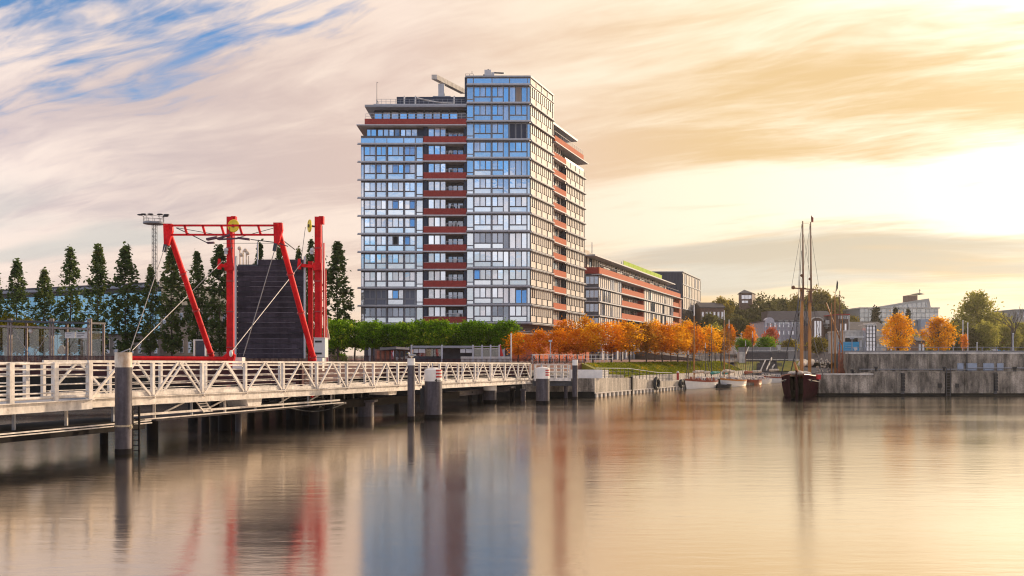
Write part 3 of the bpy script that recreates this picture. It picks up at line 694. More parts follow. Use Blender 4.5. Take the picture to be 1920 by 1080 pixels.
# facade cradle on the corner block
b = MB(); b.box(fx(908), fx(920.5), YT + 1.0, YT + 2.6, fz(142), fz(127)); b.box(fx(921), fx(926.5), YT + 1.2, YT + 2.4, fz(142), fz(131)); b.build('cradle_machine', LIGHTM, tw)
b = MB(); b.bar((fx(926), YT + 1.8, fz(130)), (fx(945), YT + 1.2, fz(133)), .16, .22); b.ball((fx(915), YT + 1.8, fz(125.5)), .22); b.box(fx(905.5), fx(908), YT + 1.5, YT + 2, fz(136), fz(134)); b.build('cradle_arm', DARKM, tw)
b = MB()
for x in (872, 880, 887): b.bar((fx(x), YT + 1, fz(143)), (fx(x), YT + 1, fz(135)), .06, .06)
for z in (135, 139): b.bar((fx(872), YT + 1, fz(z)), (fx(887), YT + 1, fz(z)), .05, .05)
b.bar((fx(884.5), YT + 1, fz(135)), (fx(884.5), YT + 1, fz(130)), .08, .08); b.build('ladder_guard', DARKM, tw)

# ================================================================ the long apartment block
YB = 188.0; B0 = V((XA(1122, YB), YB, 0))
def BP(s, off=0, z=0): return B0 + DIR * s + NRM * off + V((0, 0, z))
def bz(py): return ZA(py, YB)
def bs(px):
    u = (px - 960) / F
    return (u * YB - B0.x) / (.42 - u) / .9220
lb = thing('apartment_block', 'long low apartment block with orange brick bands behind the orange trees', 'apartment block', tuple(BP(40, -6, 3.2)))
s1, s2, s3, s4 = bs(1165), bs(1207.5), bs(1262), bs(1274)
zt_ = bz(513)
b = MB(); b.prism([BP(0, -1.8)[:2], BP(s4, -1.8)[:2], BP(s4, -14)[:2], (6.1, YB + 5.6), (6.1, YB + .2), (XA(1121, YB), YB + .2)], 3.2, zt_); b.build('wall', LOGGIA, lb)
b = MB(); b.prism([BP(.2, -2.9)[:2], BP(s4 - 6, -2.9)[:2], BP(s4 - 6, -13)[:2], BP(.2, -13)[:2]], zt_, bz(479)); b.build('wall', BEIGE, lb)
zl = [bz(540), bz(565.5), bz(592), bz(618.5), bz(645)]
for k, z in enumerate(zl):
    side_ledge(lb, BP, -.4, s4 + .3, z - .12, .4, .26)
    zu = zl[k - 1] if k else bz(514)
    for (a, c, n_) in ((.1, s1 - .1, 12), (s2 + .2, s3 - .2, 15)):
        bb = MB(); bb.para(BP(a, -1.7, z + .2), DIR * (c - a), NRM * 1.55, (0, 0, zu - z - .5)); bb.build('wall', LOGGIA, lb)
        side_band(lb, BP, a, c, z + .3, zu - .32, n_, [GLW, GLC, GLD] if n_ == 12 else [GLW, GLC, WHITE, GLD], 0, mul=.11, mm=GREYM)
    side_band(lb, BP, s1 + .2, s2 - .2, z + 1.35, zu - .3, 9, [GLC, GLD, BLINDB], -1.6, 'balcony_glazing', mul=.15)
    b = MB(); b.para(BP(s1, -.2, z + .2), DIR * (s2 - s1), NRM * .3, (0, 0, 1.25)); b.build('brick_parapet', BRICKO, lb)
    b = MB(); b.para(BP(s2 - .6, -1.7, z + 1.5), DIR * .5, NRM * 1.6, (0, 0, zu - z - 1.9)); b.build('brick_pier', BRICK, lb)
    b = MB(); b.para(BP(s3 + .2, -.25, z + .2), DIR * (s4 - s3 - 1), NRM * .3, (0, 0, 1.25)); b.build('brick_parapet', BRICKO, lb)
    side_band(lb, BP, s3 + .4, s4 - 1, z + 1.5, zu - .3, 3, [GLD, GLC], -1.6, 'balcony_glazing')
    # the dark end that faces the tower
    for i in range(3):
        x = XA(1098.5 + i * 8, YB); front_window(lb, x, x + .82, z + .9, zu - .5, YB + .12, GLD, WHITE)
    box_part(lb, 'ledge', XA(1090, YB), XA(1121, YB), YB - .25, YB + .15, z - .1, z + .12, LIGHTM)
b = MB(); b.para(BP(-.1, -.1, bz(513)), DIR * (s4 + .5), NRM * .35, (0, 0, bz(501) - bz(513))); b.build('brick_parapet', BRICKO, lb)
b = MB(); b.box(XA(1088, YB), XA(1121.3, YB), YB - .1, YB + .3, bz(513), bz(501)); b.build('brick_parapet', BRICK, lb)
b = MB(); b.para(BP(-.4, -2, bz(515.5)), DIR * (s4 + 2), NRM * 2.9, (0, 0, .22)); b.build('eaves_plate', LIGHTM, lb)
b = MB(); b.para(BP(s4 - 1, -1.7, 3.2), DIR * 1.0, NRM * 1.9, (0, 0, zt_ - 3.4)); b.build('brick_pier', BRICKO, lb)
b = MB(); b.prism([BP(s4, .3)[:2], BP(s4 + 1.5, .3)[:2], BP(s4 + 1.5, -12)[:2], BP(s4, -12)[:2]], 3.2, zt_ - .2); b.build('end_wall', BRICK, lb)
side_band(lb, BP, .4, s4 - 6.3, bz(499), bz(481), 46, [GLW, GLC, GLD, BEIGE], -2.8, mul=.12)
b = MB(); b.para(BP(-1.2, -13, bz(480)), DIR * (s4 - 3), NRM * 12.6, (0, 0, .3)); b.build('roof_plate', LIGHTM, lb)
b = MB(); b.para(BP(-1, -9, bz(477.3)), DIR * (bs(1177)), NRM * 6, (0, 0, .95)); b.build('penthouse', ROOFD, lb)
b = MB(); b.para(BP(bs(1115), -3.1, bz(477.2)), DIR * (bs(1126) - bs(1115)), NRM * .5, (0, 0, 1.05)); b.build('roof_hatch', BEIGE, lb)
gs0, gs1 = bs(1177.5), bs(1248)
for i in range(9):
    st = (gs1 - gs0) / 9
    b = MB(); b.para(BP(gs0 + i * st + .06, -1.2, bz(477.3)), DIR * (st - .12), NRM * .12, (0, 0, 1.3)); b.build('green_panel', LIME, lb)
for px, h in ((1137, 3.6), (1190, 1.8), (1199, 2.2)):
    b = MB(); p = BP(bs(px), -3.4, bz(477)); b.tube(p, p + V((0, 0, h)), .12, .09, 6); b.build('vent_pipe', GREYM, lb)
b = MB()
for i in range(30): s_ = .3 + i * (s4 - 1) / 29; b.bar(BP(s_, .0, bz(501)), BP(s_, .0, bz(501) + .8), .05, .05)
b.bar(BP(.3, 0, bz(501) + .8), BP(s4 - .7, 0, bz(501) + .8), .05, .05); b.build('roof_railing', LIGHTM, lb)
for i in range(6):
    b = MB(); s_ = 6 + i * 11; b.para(BP(s_, -1.6, bz(501) - .4), DIR * 5, NRM * 1.0, (0, 0, 1.05)); b.build('planter', DARKM, lb)

# ================================================================ dark office cube behind it
YO = 276.0; O0 = V((XA(1279.5, YO), YO, 0))
def OP(s, off=0, z=0): return O0 + DIR * s + NRM * off + V((0, 0, z))
def oz(py): return ZA(py, YO)
def osd(px):
    u = (px - 960) / F
    return (u * YO - O0.x) / (.42 - u) / .9220
ob = thing('office_building', 'dark blue clad office cube with one glazed sunny side beyond the long block', 'office building', tuple(OP(10, -8, 3)))
so_ = osd(1313)
b = MB(); b.prism([(XA(1222, YO), YO), OP(0, 0)[:2], OP(so_, 0)[:2], OP(so_, -14)[:2], (XA(1222, YO), YO + 26)], 3, oz(510.5)); b.build('wall', NAVY, ob)
for i in range(9):
    x = XA(1229 + i * 5.6, YO); b = MB(); b.box(x + .06, x + .86, YO - .12, YO - .01, oz(600), oz(512)); b.build('cladding_panel', NAVY, ob)
for k, (ya, yb_) in enumerate(((513, 533), (534, 556), (557, 579), (580, 602), (603, 625))):
    side_band(ob, OP, .5, so_ - .2, oz(yb_) + .3, oz(ya), 11, [GLW, GLW, GLC] if k < 3 else [GLK, GLD], .06, mul=.12)
    side_ledge(ob, OP, .2, so_, oz(yb_), .16, .25)
b = MB(); b.prism([(XA(1221, YO), YO - .2), OP(.0, .3)[:2], OP(so_ + .2, .3)[:2], OP(so_ + .2, -14)[:2], (XA(1221, YO), YO + 26)], oz(510.3), oz(508.8)); b.build('coping', GREYM, ob)
for k in range(5): b = MB(); p = OP(.5 + k * so_ / 5, .4, 3); b.tube(p, p + V((0, 0, oz(626) - 3)), .35); b.build('column', LIGHTM, ob)
# ================================================================ left shore: quay wall, fence, white wall, concrete ramp wall
lw = thing('shore_wall', 'dark maroon retaining wall along the left bank behind the white footbridge', 'retaining wall', (-20, 86, 0))
b = MB(); b.box(-140, 5.6, 84.6, 88.2, -2, 2.0); b.build('wall_base', CONCD, lw)
for i in range(24):
    x0 = 1.2 - i * 4.0; b = MB(); b.box(x0 - 3.94, x0, 85.6, 88.1, 2.0, 3.32); b.build('wall_panel', FENCEM, lw)
fe = thing('bank_fence', 'long maroon mesh fence on posts along the left bank', 'fence', (-30, 88, 3.2))
for i in range(41):
    x = 7.4 - i * 2.0; b = MB(); b.bar((x, 87.0, 3.2), (x, 87.0, 4.06 if x < -14 else 3.74), .07, .07); b.build('post', FENCEM, fe)
b = MB(); b.bar((7.4, 87, 3.72), (-14, 87, 3.72), .06, .05); b.bar((-14.1, 87, 4.03), (-73, 87, 4.03), .06, .05); b.build('top_rail', FENCEM, fe); b = MB(); b.bar((7.4, 87, 3.40), (-73, 87, 3.40), .05, .05); b.build('bottom_rail', FENCEM, fe)
b = MB()
for i in range(640): x = 7.4 - i * .125; b.bar((x, 87, 3.35), (x, 87, 4.03 if x < -14 else 3.72), .055, .03, (0, 1, 0))
b.build('fence_bars', FENCEM, fe, kind='stuff')

qw = thing('quay_wall', 'pale stained concrete quay wall with a timber fender strip at its foot', 'quay wall', tuple(Q0))
b = MB(); b.box(1.0, 8.0, 83.05, 88, .55, 1.84); b.build('end_face', CONC, qw)
b = MB(); b.box(.9, 8.02, 82.98, 88, -2, .55); b.build('wet_foot', CONCD, qw)
sg = [0, 8.8, 17, 25, 33, 41, 49, 56, 63]
zt = [1.86, 1.72, 1.15, .95, .95, .95, .95, .95, .95]
for i in range(8):
    a, c = sg[i] + (.03 if i else 0), sg[i + 1] - .03
    b = MB(); b.prism([Q(a)[:2], Q(c)[:2], Q(c, 3.4)[:2], Q(a, 3.4)[:2]], .42, [zt[i], zt[i + 1], zt[i + 1], zt[i]] if i < 3 else zt[i]); b.build('wall_panel', CONCW, qw)
for i in range(9): b = MB(); b.para(Q(17 + i * 5.1, 3.32, .5), QD * 5.06, QN * .28, (0, 0, 1.22)); b.build('back_wall_panel', CONCB, qw)
b = MB(); b.prism([Q(0, .12)[:2], Q(63, .12)[:2], Q(63, 3.3)[:2], Q(0, 3.3)[:2]], -2, .42); b.build('wet_foot', CONCD, qw)
for i in range(64):
    b = MB(); b.para(Q(.3 + i * .98, -.06, -.3), QD * .42, QN * .2, (0, 0, .66)); b.build('fender_timber', CONCB if i < 30 else CONCW, qw)
b = MB(); b.para(Q(0, -.1, .36), QD * 63, QN * .22, (0, 0, .09)); b.build('fender_beam', CONCB, qw)
b = MB(); b.para(Q(8.7, -.12, .0), QD * .28, QN * .3, (0, 0, 1.85)); b.build('joint_post', TAR, qw)
b = MB(); b.prism([(5.7, 83.9), (8.9, 83.9), (8.9, 84.15), (5.7, 84.15)], 1.84, 2.68); b.build('parapet', WHITE, qw)
b = MB(); b.para(Q(1.3, .5, 1.80), QD * 3, QN * .2, (0, 0, .82)); b.build('parapet', WHITE, qw)
# railing stepping down the ramp
ra = thing('ramp_railing', 'thin dark railing stepping down the sloping top of the pale quay wall', 'railing', tuple(Q(8, .4, 2.2)))
def rz(s): return np.interp(s, sg, zt)
top = []
for i in range(22):
    s_ = 1.0 + i * .98; z = rz(s_); p = Q(s_, .35); b = MB(); b.bar(p + V((0, 0, z)), p + V((0, 0, z + 1.0)), .05, .05); b.build('post', DARKM, ra); top.append(p + V((0, 0, z + 1.0)))
for dz_ in (0, -.35, -.68):
    b = MB()
    for p, q in zip(top, top[1:]): b.bar(p + V((0, 0, dz_)), q + V((0, 0, dz_)), .055 if dz_ == 0 else .03, .05 if dz_ == 0 else .03)
    b.build('rail', LIGHTM if dz_ == 0 else DARKM, ra)
for i, (s_, lab) in enumerate(((15.2, 'large black tyre fender hanging nearest the quay corner'), (23.0, 'small black tyre fender halfway along the pale quay wall'), (31.5, 'black tyre fender on the quay wall just before the moored sailboats'))):
    r_ = (.58, .34, .40)[i]
    t_ = thing('tyre_fender', lab, 'tyre fender', tuple(Q(s_, -.3, .9)), 'tyre fenders on the left quay')
    b = MB(); b.torus(Q(s_, -.28, .95 if i == 0 else .72), QN, r_, .2, 18, 8); b.build('tyre', BLACK, t_)
    b = MB(); b.bar(Q(s_, -.05, rz(s_)), Q(s_, -.26, 1.2 if i == 0 else .8), .05, .05); b.build('rope', ROPE, t_)

# ================================================================ right quay: two tiers of stained concrete
rq = thing('right_quay_wall', 'stained grey concrete quay wall in two tiers along the right side', 'quay wall', (45, 86, 0))
xs = [30.9, 36.4, 41, 45.6, 50.2, 56, 64, 76, 90, 120, 160]
for i in range(len(xs) - 1):
    a, c = xs[i] + .02, xs[i + 1] - .02
    b = MB(); b.box(a, c, 86.0, 86.7, .28, 2.14 if i == 0 else 2.36); b.build('lower_panel', CONC, rq)
b = MB(); b.box(30.95, 160, 86.06, 86.75, -2, .28); b.build('wet_foot', CONCD, rq)
b = MB(); b.box(30.6, 160, 85.8, 86.5, -1, .02); b.build('foot_beam', TAR, rq)
for i in range(1, len(xs) - 1):
    pass
xu = [36.0, 40.2, 44.3, 48.4, 52.5, 58, 66, 78, 100, 160]
for i in range(len(xu) - 1):
    b = MB(); b.box(xu[i] + .02, xu[i + 1] - .02, 91.0, 91.9, 2.0, 4.25); b.build('upper_panel', CONC, rq)
b = MB(); b.box(35.9, 160, 90.94, 91.96, 4.25, 4.42); b.build('coping', CONCB, rq)
b = MB(); b.box(36.4, 160, 85.94, 86.6, 2.36, 2.46); b.build('coping', CONC, rq)
b = MB(); b.box(30.85, 36.4, 85.94, 86.7, 2.14, 2.26); b.build('coping', CONCB, rq)
b = MB(); b.prism([(30.9, 86.7), (31.1, 86.7), (31.1, 92), (30.9, 92)], -1, 2.1); b.build('side_face', CONC, rq)
b = MB(); b.prism([(36.0, 91.9), (52.3, 137), (53, 137), (36.8, 91.9)], -1, 4.3); b.build('side_face', CONC, rq)
b = MB(); b.tube((48.5, 90.86, 2.75), (60, 90.86, 2.75), .05); b.tube((37, 90.86, 2.62), (48.5, 90.86, 2.62), .04); b.build('pipe', GREYM, rq)
b = MB(); b.box(48.42, 48.52, 90.9, 91.0, 2.4, 4.3); b.build('drain_pipe', DARKM, rq)
def RX(px): return XA(px, 86)
for px, lab in ((1692, 'black fender pile on the lower wall nearest the tall ship'), (1866, 'black fender pile on the lower wall below the blue grey plates'), (1990, 'black fender pile')):
    if px > 1930: continue
    t_ = thing('fender_pile', lab, 'fender', (RX(px), 85.8, .3), 'black fender piles on the right quay')
    for j in range(6):
        b = MB(); z = .5 + j * .3; b.tube((RX(px), 85.82, z), (RX(px), 85.82, z + .27), .19, .16, 10); b.build('rubber_block', BLACK, t_)
    b = MB(); b.bar((RX(px), 85.97, .2), (RX(px), 85.97, 2.35), .34, .06, (0, 1, 0)); b.build('back_plate', DARKM, t_)
t_ = thing('quay_ladder', 'rusty ladder in a dark recess of the lower right quay wall', 'ladder', (RX(1777), 85.9, 0))
b = MB(); b.box(RX(1771.5), RX(1783.5), 85.955, 85.99, .1, 2.5); b.build('recess_shade_plate', CONCD, t_)  # near-black plate on the wall face, painted shade for the ladder recess
for x in (1773.5, 1780.5): b = MB(); b.bar((RX(x), 85.86, -.3), (RX(x), 85.86, 2.9), .05, .05); b.build('stile', DARKM, t_)
for j in range(10): b = MB(); b.bar((RX(1773.5), 85.86, .1 + j * .28), (RX(1780.5), 85.86, .1 + j * .28), .04, .04); b.build('rung', DARKM, t_)
for px, lab in ((1762, 'dark square mooring recess left of the quay ladder'), (1794, 'dark square mooring recess right of the quay ladder')):
    t_ = thing('mooring_recess', lab, 'mooring recess', (RX(px), 85.9, 1.0), 'square mooring recesses')
    b = MB(); b.box(RX(px) - .21, RX(px) + .21, 85.965, 85.995, .82, 1.27); b.build('niche_shade', BLACK, t_)  # flat black plate on the wall face, painted shade for the hole
    b = MB(); b.box(RX(px) - .24, RX(px) - .2, 85.93, 86, .79, 1.3); b.box(RX(px) + .2, RX(px) + .24, 85.93, 86, .79, 1.3); b.box(RX(px) - .2, RX(px) + .2, 85.93, 86, .79, .83); b.box(RX(px) - .2, RX(px) + .2, 85.93, 86, 1.26, 1.3); b.build('rim', CONC, t_)
    b = MB(); b.bar((RX(px), 85.94, .82), (RX(px), 85.94, 1.26), .035, .03); b.build('mooring_bar', DARKM, t_)
for px, lab in ((1602, 'short black bollard on the pier stub beside the tall ship'), (1646, 'black bollard on the right quay deck left of the ladder'), (1774, 'black bollard on the quay deck directly above the ladder'), (1907, 'black bollard near the right edge below the upper quay wall')):
    t_ = thing('bollard', lab, 'bollard', (RX(px), 86.9, 2.2), 'black bollards on the right quay')
    z = 2.2 if px < 1620 else 2.45
    b = MB(); b.tube((RX(px), 86.4, z), (RX(px), 86.4, z + .33), .15, .13, 12); b.build('stem', BLACK, t_)
    b = MB(); b.tube((RX(px), 86.4, z + .33), (RX(px), 86.4, z + .5), .24, .2, 12); b.build('cap', BLACK, t_)
for px0, px1, lab in ((1795.5, 1806.5, 'narrow blue grey plate leftmost on the upper quay wall'), (1812, 1832, 'wide blue grey plate left of the drain pipe on the upper quay wall'), (1844, 1864, 'wide blue grey plate right of the drain pipe on the upper quay wall'), (1870, 1881.5, 'narrow blue grey plate rightmost on the upper quay wall')):
    D = 90.9; x0, x1 = XA(px0, D), XA(px1, D); z0, z1 = ZA(694.5, D), ZA(681, D)
    t_ = thing('wall_plate', lab, 'metal plate', ((x0 + x1) / 2, D, z0), 'blue grey plates on the upper quay wall')
    b = MB(); b.box(x0, x1, D, D + .08, z0, z1); b.build('plate', PLATE, t_)
    b = MB()
    for x in (x0 + .08, x1 - .08):
        for z in (z0 + .08, z1 - .08): b.tube((x, D - .02, z), (x, D + .01, z), .03, n=6)
    b.build('bolt', DARKM, t_)

# ================================================================ piles and dolphins in the water
def pile(name, lab, px, D, r, ztop, zband, band, group, extra=None):
    x = XA(px, D); t_ = thing(name, lab, 'mooring pile' if r < .45 else 'dolphin', (x, D, 0), group)
    b = MB(); b.tube((x, D, -3), (x, D, zband), r, r, 28); b.build('shaft', STEELP, t_)
    b = MB(); b.tube((x, D, zband), (x, D, ztop), r + .006, r + .006, 28); b.build('cap_band', band, t_)
    b = MB(); b.tube((x, D, -.4), (x, D, .22), r + .008, r + .006, 28, False); b.build('waterline_band', TAR, t_)
    return t_, x
t_, x = pile('mooring_pile', 'large grey mooring pile with rusty white top in front of the white footbridge', 231.5, 35.0, .325, 4.16, 3.55, RUSTW, 'mooring piles beside the footbridge')
b = MB(); b.arc((x, 35.0), .325, R(-75), R(95), 1.12, 1.2, 10, .03); b.ball((x + .3, 34.95, 1.1), .1, 8, 6); b.build('rope_ring', ROPE, t_)
b = MB(); b.bar((x - .1, 35, 4.16), (x + .25, 35.0, 4.3), .06, .04); b.build('cap_lug', GREYM, t_)
t_, x = pile('mooring_pile', 'slim grey mooring pile with a white top left of the striped dolphin', 771, 53.8, .235, 3.87, 3.43, WHITE, 'mooring piles beside the footbridge')
pile('mooring_pile', 'slim dark mooring pile with a white top at the far landing stage', 1078, 80, .25, 3.68, 3.15, WHITE, 'mooring piles beside the footbridge')
def marks(t_, x, D, r, z0, arrow=True):
    for j in range(3):
        b = MB(); b.arc((x, D), r, R(22), R(72), z0 + j * .2, z0 + j * .2 + .12, 6, .016); b.build('red_stripe', REDD, t_)
    if arrow:
        b = MB(); b.arc((x, D), r, R(24), R(68), z0 - .19, z0 - .155, 6, .02)
        for sgn in (1, -1):
            for k in range(4): b.arc((x, D), r, R(14 + k * 3.4), R(14 + (k + 1) * 3.4), z0 - .172 - (k * .026 + .02) , z0 - .172 + (k * .026 + .02), 1, .02 + .001 * (sgn + 1) + .0007 * k)
        b.build('arrow_mark', BLACK, t_)
t_, x = pile('dolphin', 'thick grey steel dolphin with red stripes and a black arrow on its white collar', 812.5, 55.6, .575, 3.12, 2.38, WHITE, 'steel dolphins beside the footbridge')
marks(t_, x, 55.6, .575, 2.62)
b = MB(); b.tube((x, 55.6, 3.12), (x, 55.6, 3.26), .575, .2, 28); b.build('cone_top', WHITE, t_)
b = MB(); b.tube((x - .05, 55.6, 3.2), (x - .05, 55.6, 3.55), .03); b.build('mast_stub', GREYM, t_)
b = MB(); b.box(x - .85, x - .56, 55.5, 56.3, .55, 1.9); b.box(x - .75, x - .57, 55.6, 56.2, 1.9, 2.1); b.build('fender_block', BLACK, t_)
t_, x = pile('dolphin', 'thick grey steel dolphin with faded red stripes at the far end of the footbridge', 1017.5, 72.7, .575, 3.0, 2.1, WHITE, 'steel dolphins beside the footbridge')
marks(t_, x, 72.7, .575, 2.35, False)
b = MB(); b.tube((x, 72.7, 3.0), (x, 72.7, 3.1), .575, .2, 28); b.build('cone_top', WHITE, t_)
b = MB(); b.tube((x - .1, 72.7, 3.05), (x - .1, 72.7, 3.45), .03); b.build('mast_stub', GREYM, t_)
t_, x = pile('dolphin', 'steel dolphin with a plain white collar standing below the footbridge deck', 919, 74, .56, 1.95, 1.05, WHITE, 'steel dolphins beside the footbridge')
b = MB(); b.box(x - 1.5, x - .55, 73.6, 73.9, 1.35, 1.6); b.build('bracket', WHITE, t_)

# ================================================================ white footbridge
GX0, GD0, GA, GB = XA(285.5, 38.0), 38.0, 1.182, 2.808
def G(k, off=0, z=0): return V((GX0 + GA * k, GD0 + GB * k, z)) - NRM * off
def gz(k): return -.028 * k
fb = thing('footbridge', 'long white steel footbridge with zigzag trusses crossing the water', 'footbridge', tuple(G(5, 1.2, 1.8)))
K0, K1 = -1.11, 15
for off, w in ((0, 1), (2.6, 1)):
    b = MB(); b.bar(G(K0, off, 3.76 + gz(K0)), G(K1, off, 3.76 + gz(K1)), .10, .10); b.build('top_chord', CREAM, fb)
    b = MB(); b.bar(G(K0, off, 3.60 + gz(K0)), G(K1, off, 3.60 + gz(K1)), .05, .06); b.build('hand_rail', CREAM, fb)
    b = MB(); b.bar(G(K0, off - .0, 2.06 + gz(K0)), G(K1, off, 2.06 + gz(K1)), .16, .34); b.bar(G(K0, off - .12, 2.235 + gz(K0)), G(K1, off - .12, 2.235 + gz(K1)), .22, .03); b.bar(G(K0, off - .10, 1.885 + gz(K0)), G(K1, off - .10, 1.885 + gz(K1)), .24, .03); b.build('girder', CREAM, fb)
    b = MB(); b.bar(G(K0, off + .02, 2.34 + gz(K0)), G(K1, off + .02, 2.34 + gz(K1)), .06, .16); b.build('kick_plate', CREAM, fb)
    ks = [K0 + .0] + list(range(0, 16))
    for k in ks: b = MB(); b.bar(G(k, off - .02, 2.25 + gz(k)), G(k, off - .02, 3.71 + gz(k)), .15, .14, DIR); b.bar(G(k, off - .14, 2.13 + gz(k)), G(k, off - .14, 2.3 + gz(k)), .1, .07, DIR); b.build('post', CREAM, fb)
    for k in range(-1, 15 if off == 0 else 3):
        a, c = (k, k + 1)
        if k == -1: a = K0
        mid = (a + c) / 2
        for p, q in ((a + .05, mid - .02), (c - .05, mid + .02)):
            b = MB(); b.bar(G(p, off - .04, 2.28 + gz(p)), G(q, off - .04, 3.72 + gz(q)), .09, .09, NRM); b.build('diagonal', CREAM, fb)
    for j, zz in enumerate((3.38, 3.08, 2.78, 2.50)):
        b = MB(); b.tube(G(K0, off + .12, zz + gz(K0)), G(K1, off + .12, zz + gz(K1)), .022, n=6); b.build('rail', CREAM, fb)
b = MB(); b.para(G(K0, .1, 2.18 + gz(K0)), G(K1, .1, 2.18 + gz(K1)) - G(K0, .1, 2.18 + gz(K0)), -NRM * 2.4, (0, 0, .08)); b.build('deck', GREYM, fb)
for k in range(0, 16): b = MB(); b.bar(G(k, .1, 2.05 + gz(k)), G(k, 2.5, 2.05 + gz(k)), .12, .2); b.build('cross_beam', CREAM, fb)
# near landing platform with level rails
lp = thing('landing_platform', 'white railed landing platform at the near left end of the footbridge', 'landing platform', tuple(G(-2, 1, 2)))
KA, KZ = -4.6, -1.14
for off in (-.25, 3.4):
    for i, k in enumerate((-4.4, -3.9, -3.35, -2.82, -2.29, -1.68, -1.16)): b = MB(); b.bar(G(k, off, 2.22), G(k, off, 3.76), .2, .18, DIR); b.build('post', CREAM, lp)
    for zz, r_ in ((3.72, .045), (3.5, .03), (3.27, .03), (2.9, .03), (2.58, .03), (2.4, .06)): b = MB(); b.tube(G(KA, off + .02, zz), G(KZ, off + .02, zz), r_, n=8); b.build('rail', CREAM, lp)
    b = MB(); b.bar(G(KA, off, 2.05), G(KZ, off, 2.05), .2, .38); b.bar(G(KA, off - .14, 2.25), G(KZ, off - .14, 2.25), .24, .03); b.build('girder', CREAM, lp)
b = MB(); b.para(G(KA, -.1, 2.14), G(KZ, -.1, 2.14) - G(KA, -.1, 2.14), -NRM * 3.4, (0, 0, .08)); b.build('deck', GREYM, lp)
# far landing
fl = thing('far_landing', 'small white railed landing where the footbridge meets the quay', 'landing platform', (3.8, 80.5, 1.6))
def FLP(k, off, z): return V((2.15 + (k - 15.15) * .92, 80.1 + off, z))
for off in (-.3, 2.9):
    for i in range(6): k = 15.2 + i * .7; b = MB(); b.bar(FLP(k, off, 1.9), FLP(k, off, 3.2), .1, .1, DIR); b.build('post', CREAM, fl)
    for zz in (3.18, 2.85, 2.5, 2.15): b = MB(); b.tube(FLP(15.15, off, zz), FLP(18.75, off, zz), .035, n=6); b.build('rail', CREAM, fl)
    b = MB(); b.bar(FLP(15.1, off, 1.82), FLP(18.8, off, 1.82), .16, .26); b.build('girder', CREAM, fl)
b = MB(); b.para(FLP(15.1, -.2, 1.75), (3.4, 0, 0), (0, 3, 0), (0, 0, .08)); b.build('deck', GREYM, fl)
b = MB(); b.bar(FLP(15.0, .3, 1.42), FLP(19.2, .3, 1.42), .3, .4); b.bar(FLP(15.0, 2.2, 1.42), FLP(19.2, 2.2, 1.42), .3, .4); b.build('bearer', DARKM, fl)
# steelwork and piles under the bridge
us = thing('service_walkway', 'rusty service walkway and pipes slung below the footbridge', 'walkway', tuple(G(3, 1, .9)))
b = MB(); b.bar(G(-4.6, -.55, 1.17), G(-.2, -.55, 1.2), .05, .05); b.tube(G(-4.6, -.6, 1.08), G(-.2, -.6, 1.1), .025); b.build('hand_rail', CREAM, us)
b = MB(); b.bar(G(-.3, .3, 1.42), G(4.9, .3, 1.34), .14, .1); b.bar(G(-.3, .25, 1.2), G(5.0, .25, 1.18), .1, .05); b.build('edge_beam', CREAM, us)
b = MB(); b.bar(G(-4.6, 1.6, 1.0), G(-.1, 1.6, 1.0), 3.0, .42); b.build('deck_beam', TAR, us)
b = MB(); b.bar(G(.2, 1.5, 1.12), G(5.2, 1.5, 1.12), 2.2, .12); b.build('deck_plate', STEELP, us)
b = MB(); b.bar(G(4.6, 1.8, .98), G(11, 1.8, .86), .9, .5); b.build('deck_beam', TAR, us)
b = MB(); b.bar(G(10.6, 1.8, .95), G(15, 1.8, .95), .7, .4); b.build('deck_beam', STEELP, us)
for i in range(12): k = -3.6 + i * .75; b = MB(); b.bar(G(k, .35, 1.2), G(k, .35, 1.86), .1, .1); b.build('hanger', CREAM if i % 2 else GREYM, us)
for i in range(5): k = .35 + i * .9; b = MB(); b.bar(G(k, .35, 1.45), G(k + .4, .35, 1.83), .07, .07, NRM); b.build('brace', CREAM, us)
for i in range(3): b = MB(); b.path([G(2.6 + j * .3, .9 + i * .2, 1.28 + .12 * i + .02 * j) for j in range(8)], .035); b.build('pipe', DARKM, us)
b = MB(); pts = [G(3.3 + j * .22, .2, 1.12 - .32 * math.sin(math.pi * j / 8)) for j in range(9)]; b.path(pts, .03); b.build('hanging_cable', BLACK, us)
for k, w in ((2.05, 1.3), (6.6, 1.5)): b = MB(); b.extrude([G(k, .05, 1.86), G(k + .42, .05, 1.85), G(k + .38, .05, 1.42), G(k + .06, .05, 1.42)], -NRM * w); b.build('bearing_box', CREAM, us)
b = MB(); b.bar(G(.95, .2, 1.84), G(1.12, .2, 1.3), .05, .05); b.bar(G(1.15, .2, 1.84), G(1.3, .2, 1.3), .05, .05)
for j in range(4): b.bar(G(.99 + j * .04, .2, 1.72 - j * .13), G(1.18 + j * .04, .2, 1.72 - j * .13), .04, .04)
b.build('ladder', CREAM, us)
t_ = thing('pile_ladder', 'dark steel ladder standing in the water just behind the large mooring pile', 'ladder', (XA(254, 36.5), 36.5, 0))
for px in (248.5, 261): b = MB(); b.bar((XA(px, 36.2), 36.2, -1), (XA(px, 36.2), 36.2, 1.9), .07, .07); b.build('stile', TAR, t_)
for j in range(9): b = MB(); b.bar((XA(248.5, 36.2), 36.2, .0 + j * .22), (XA(261, 36.2), 36.2, .0 + j * .22), .035, .035); b.build('rung', TAR, t_)
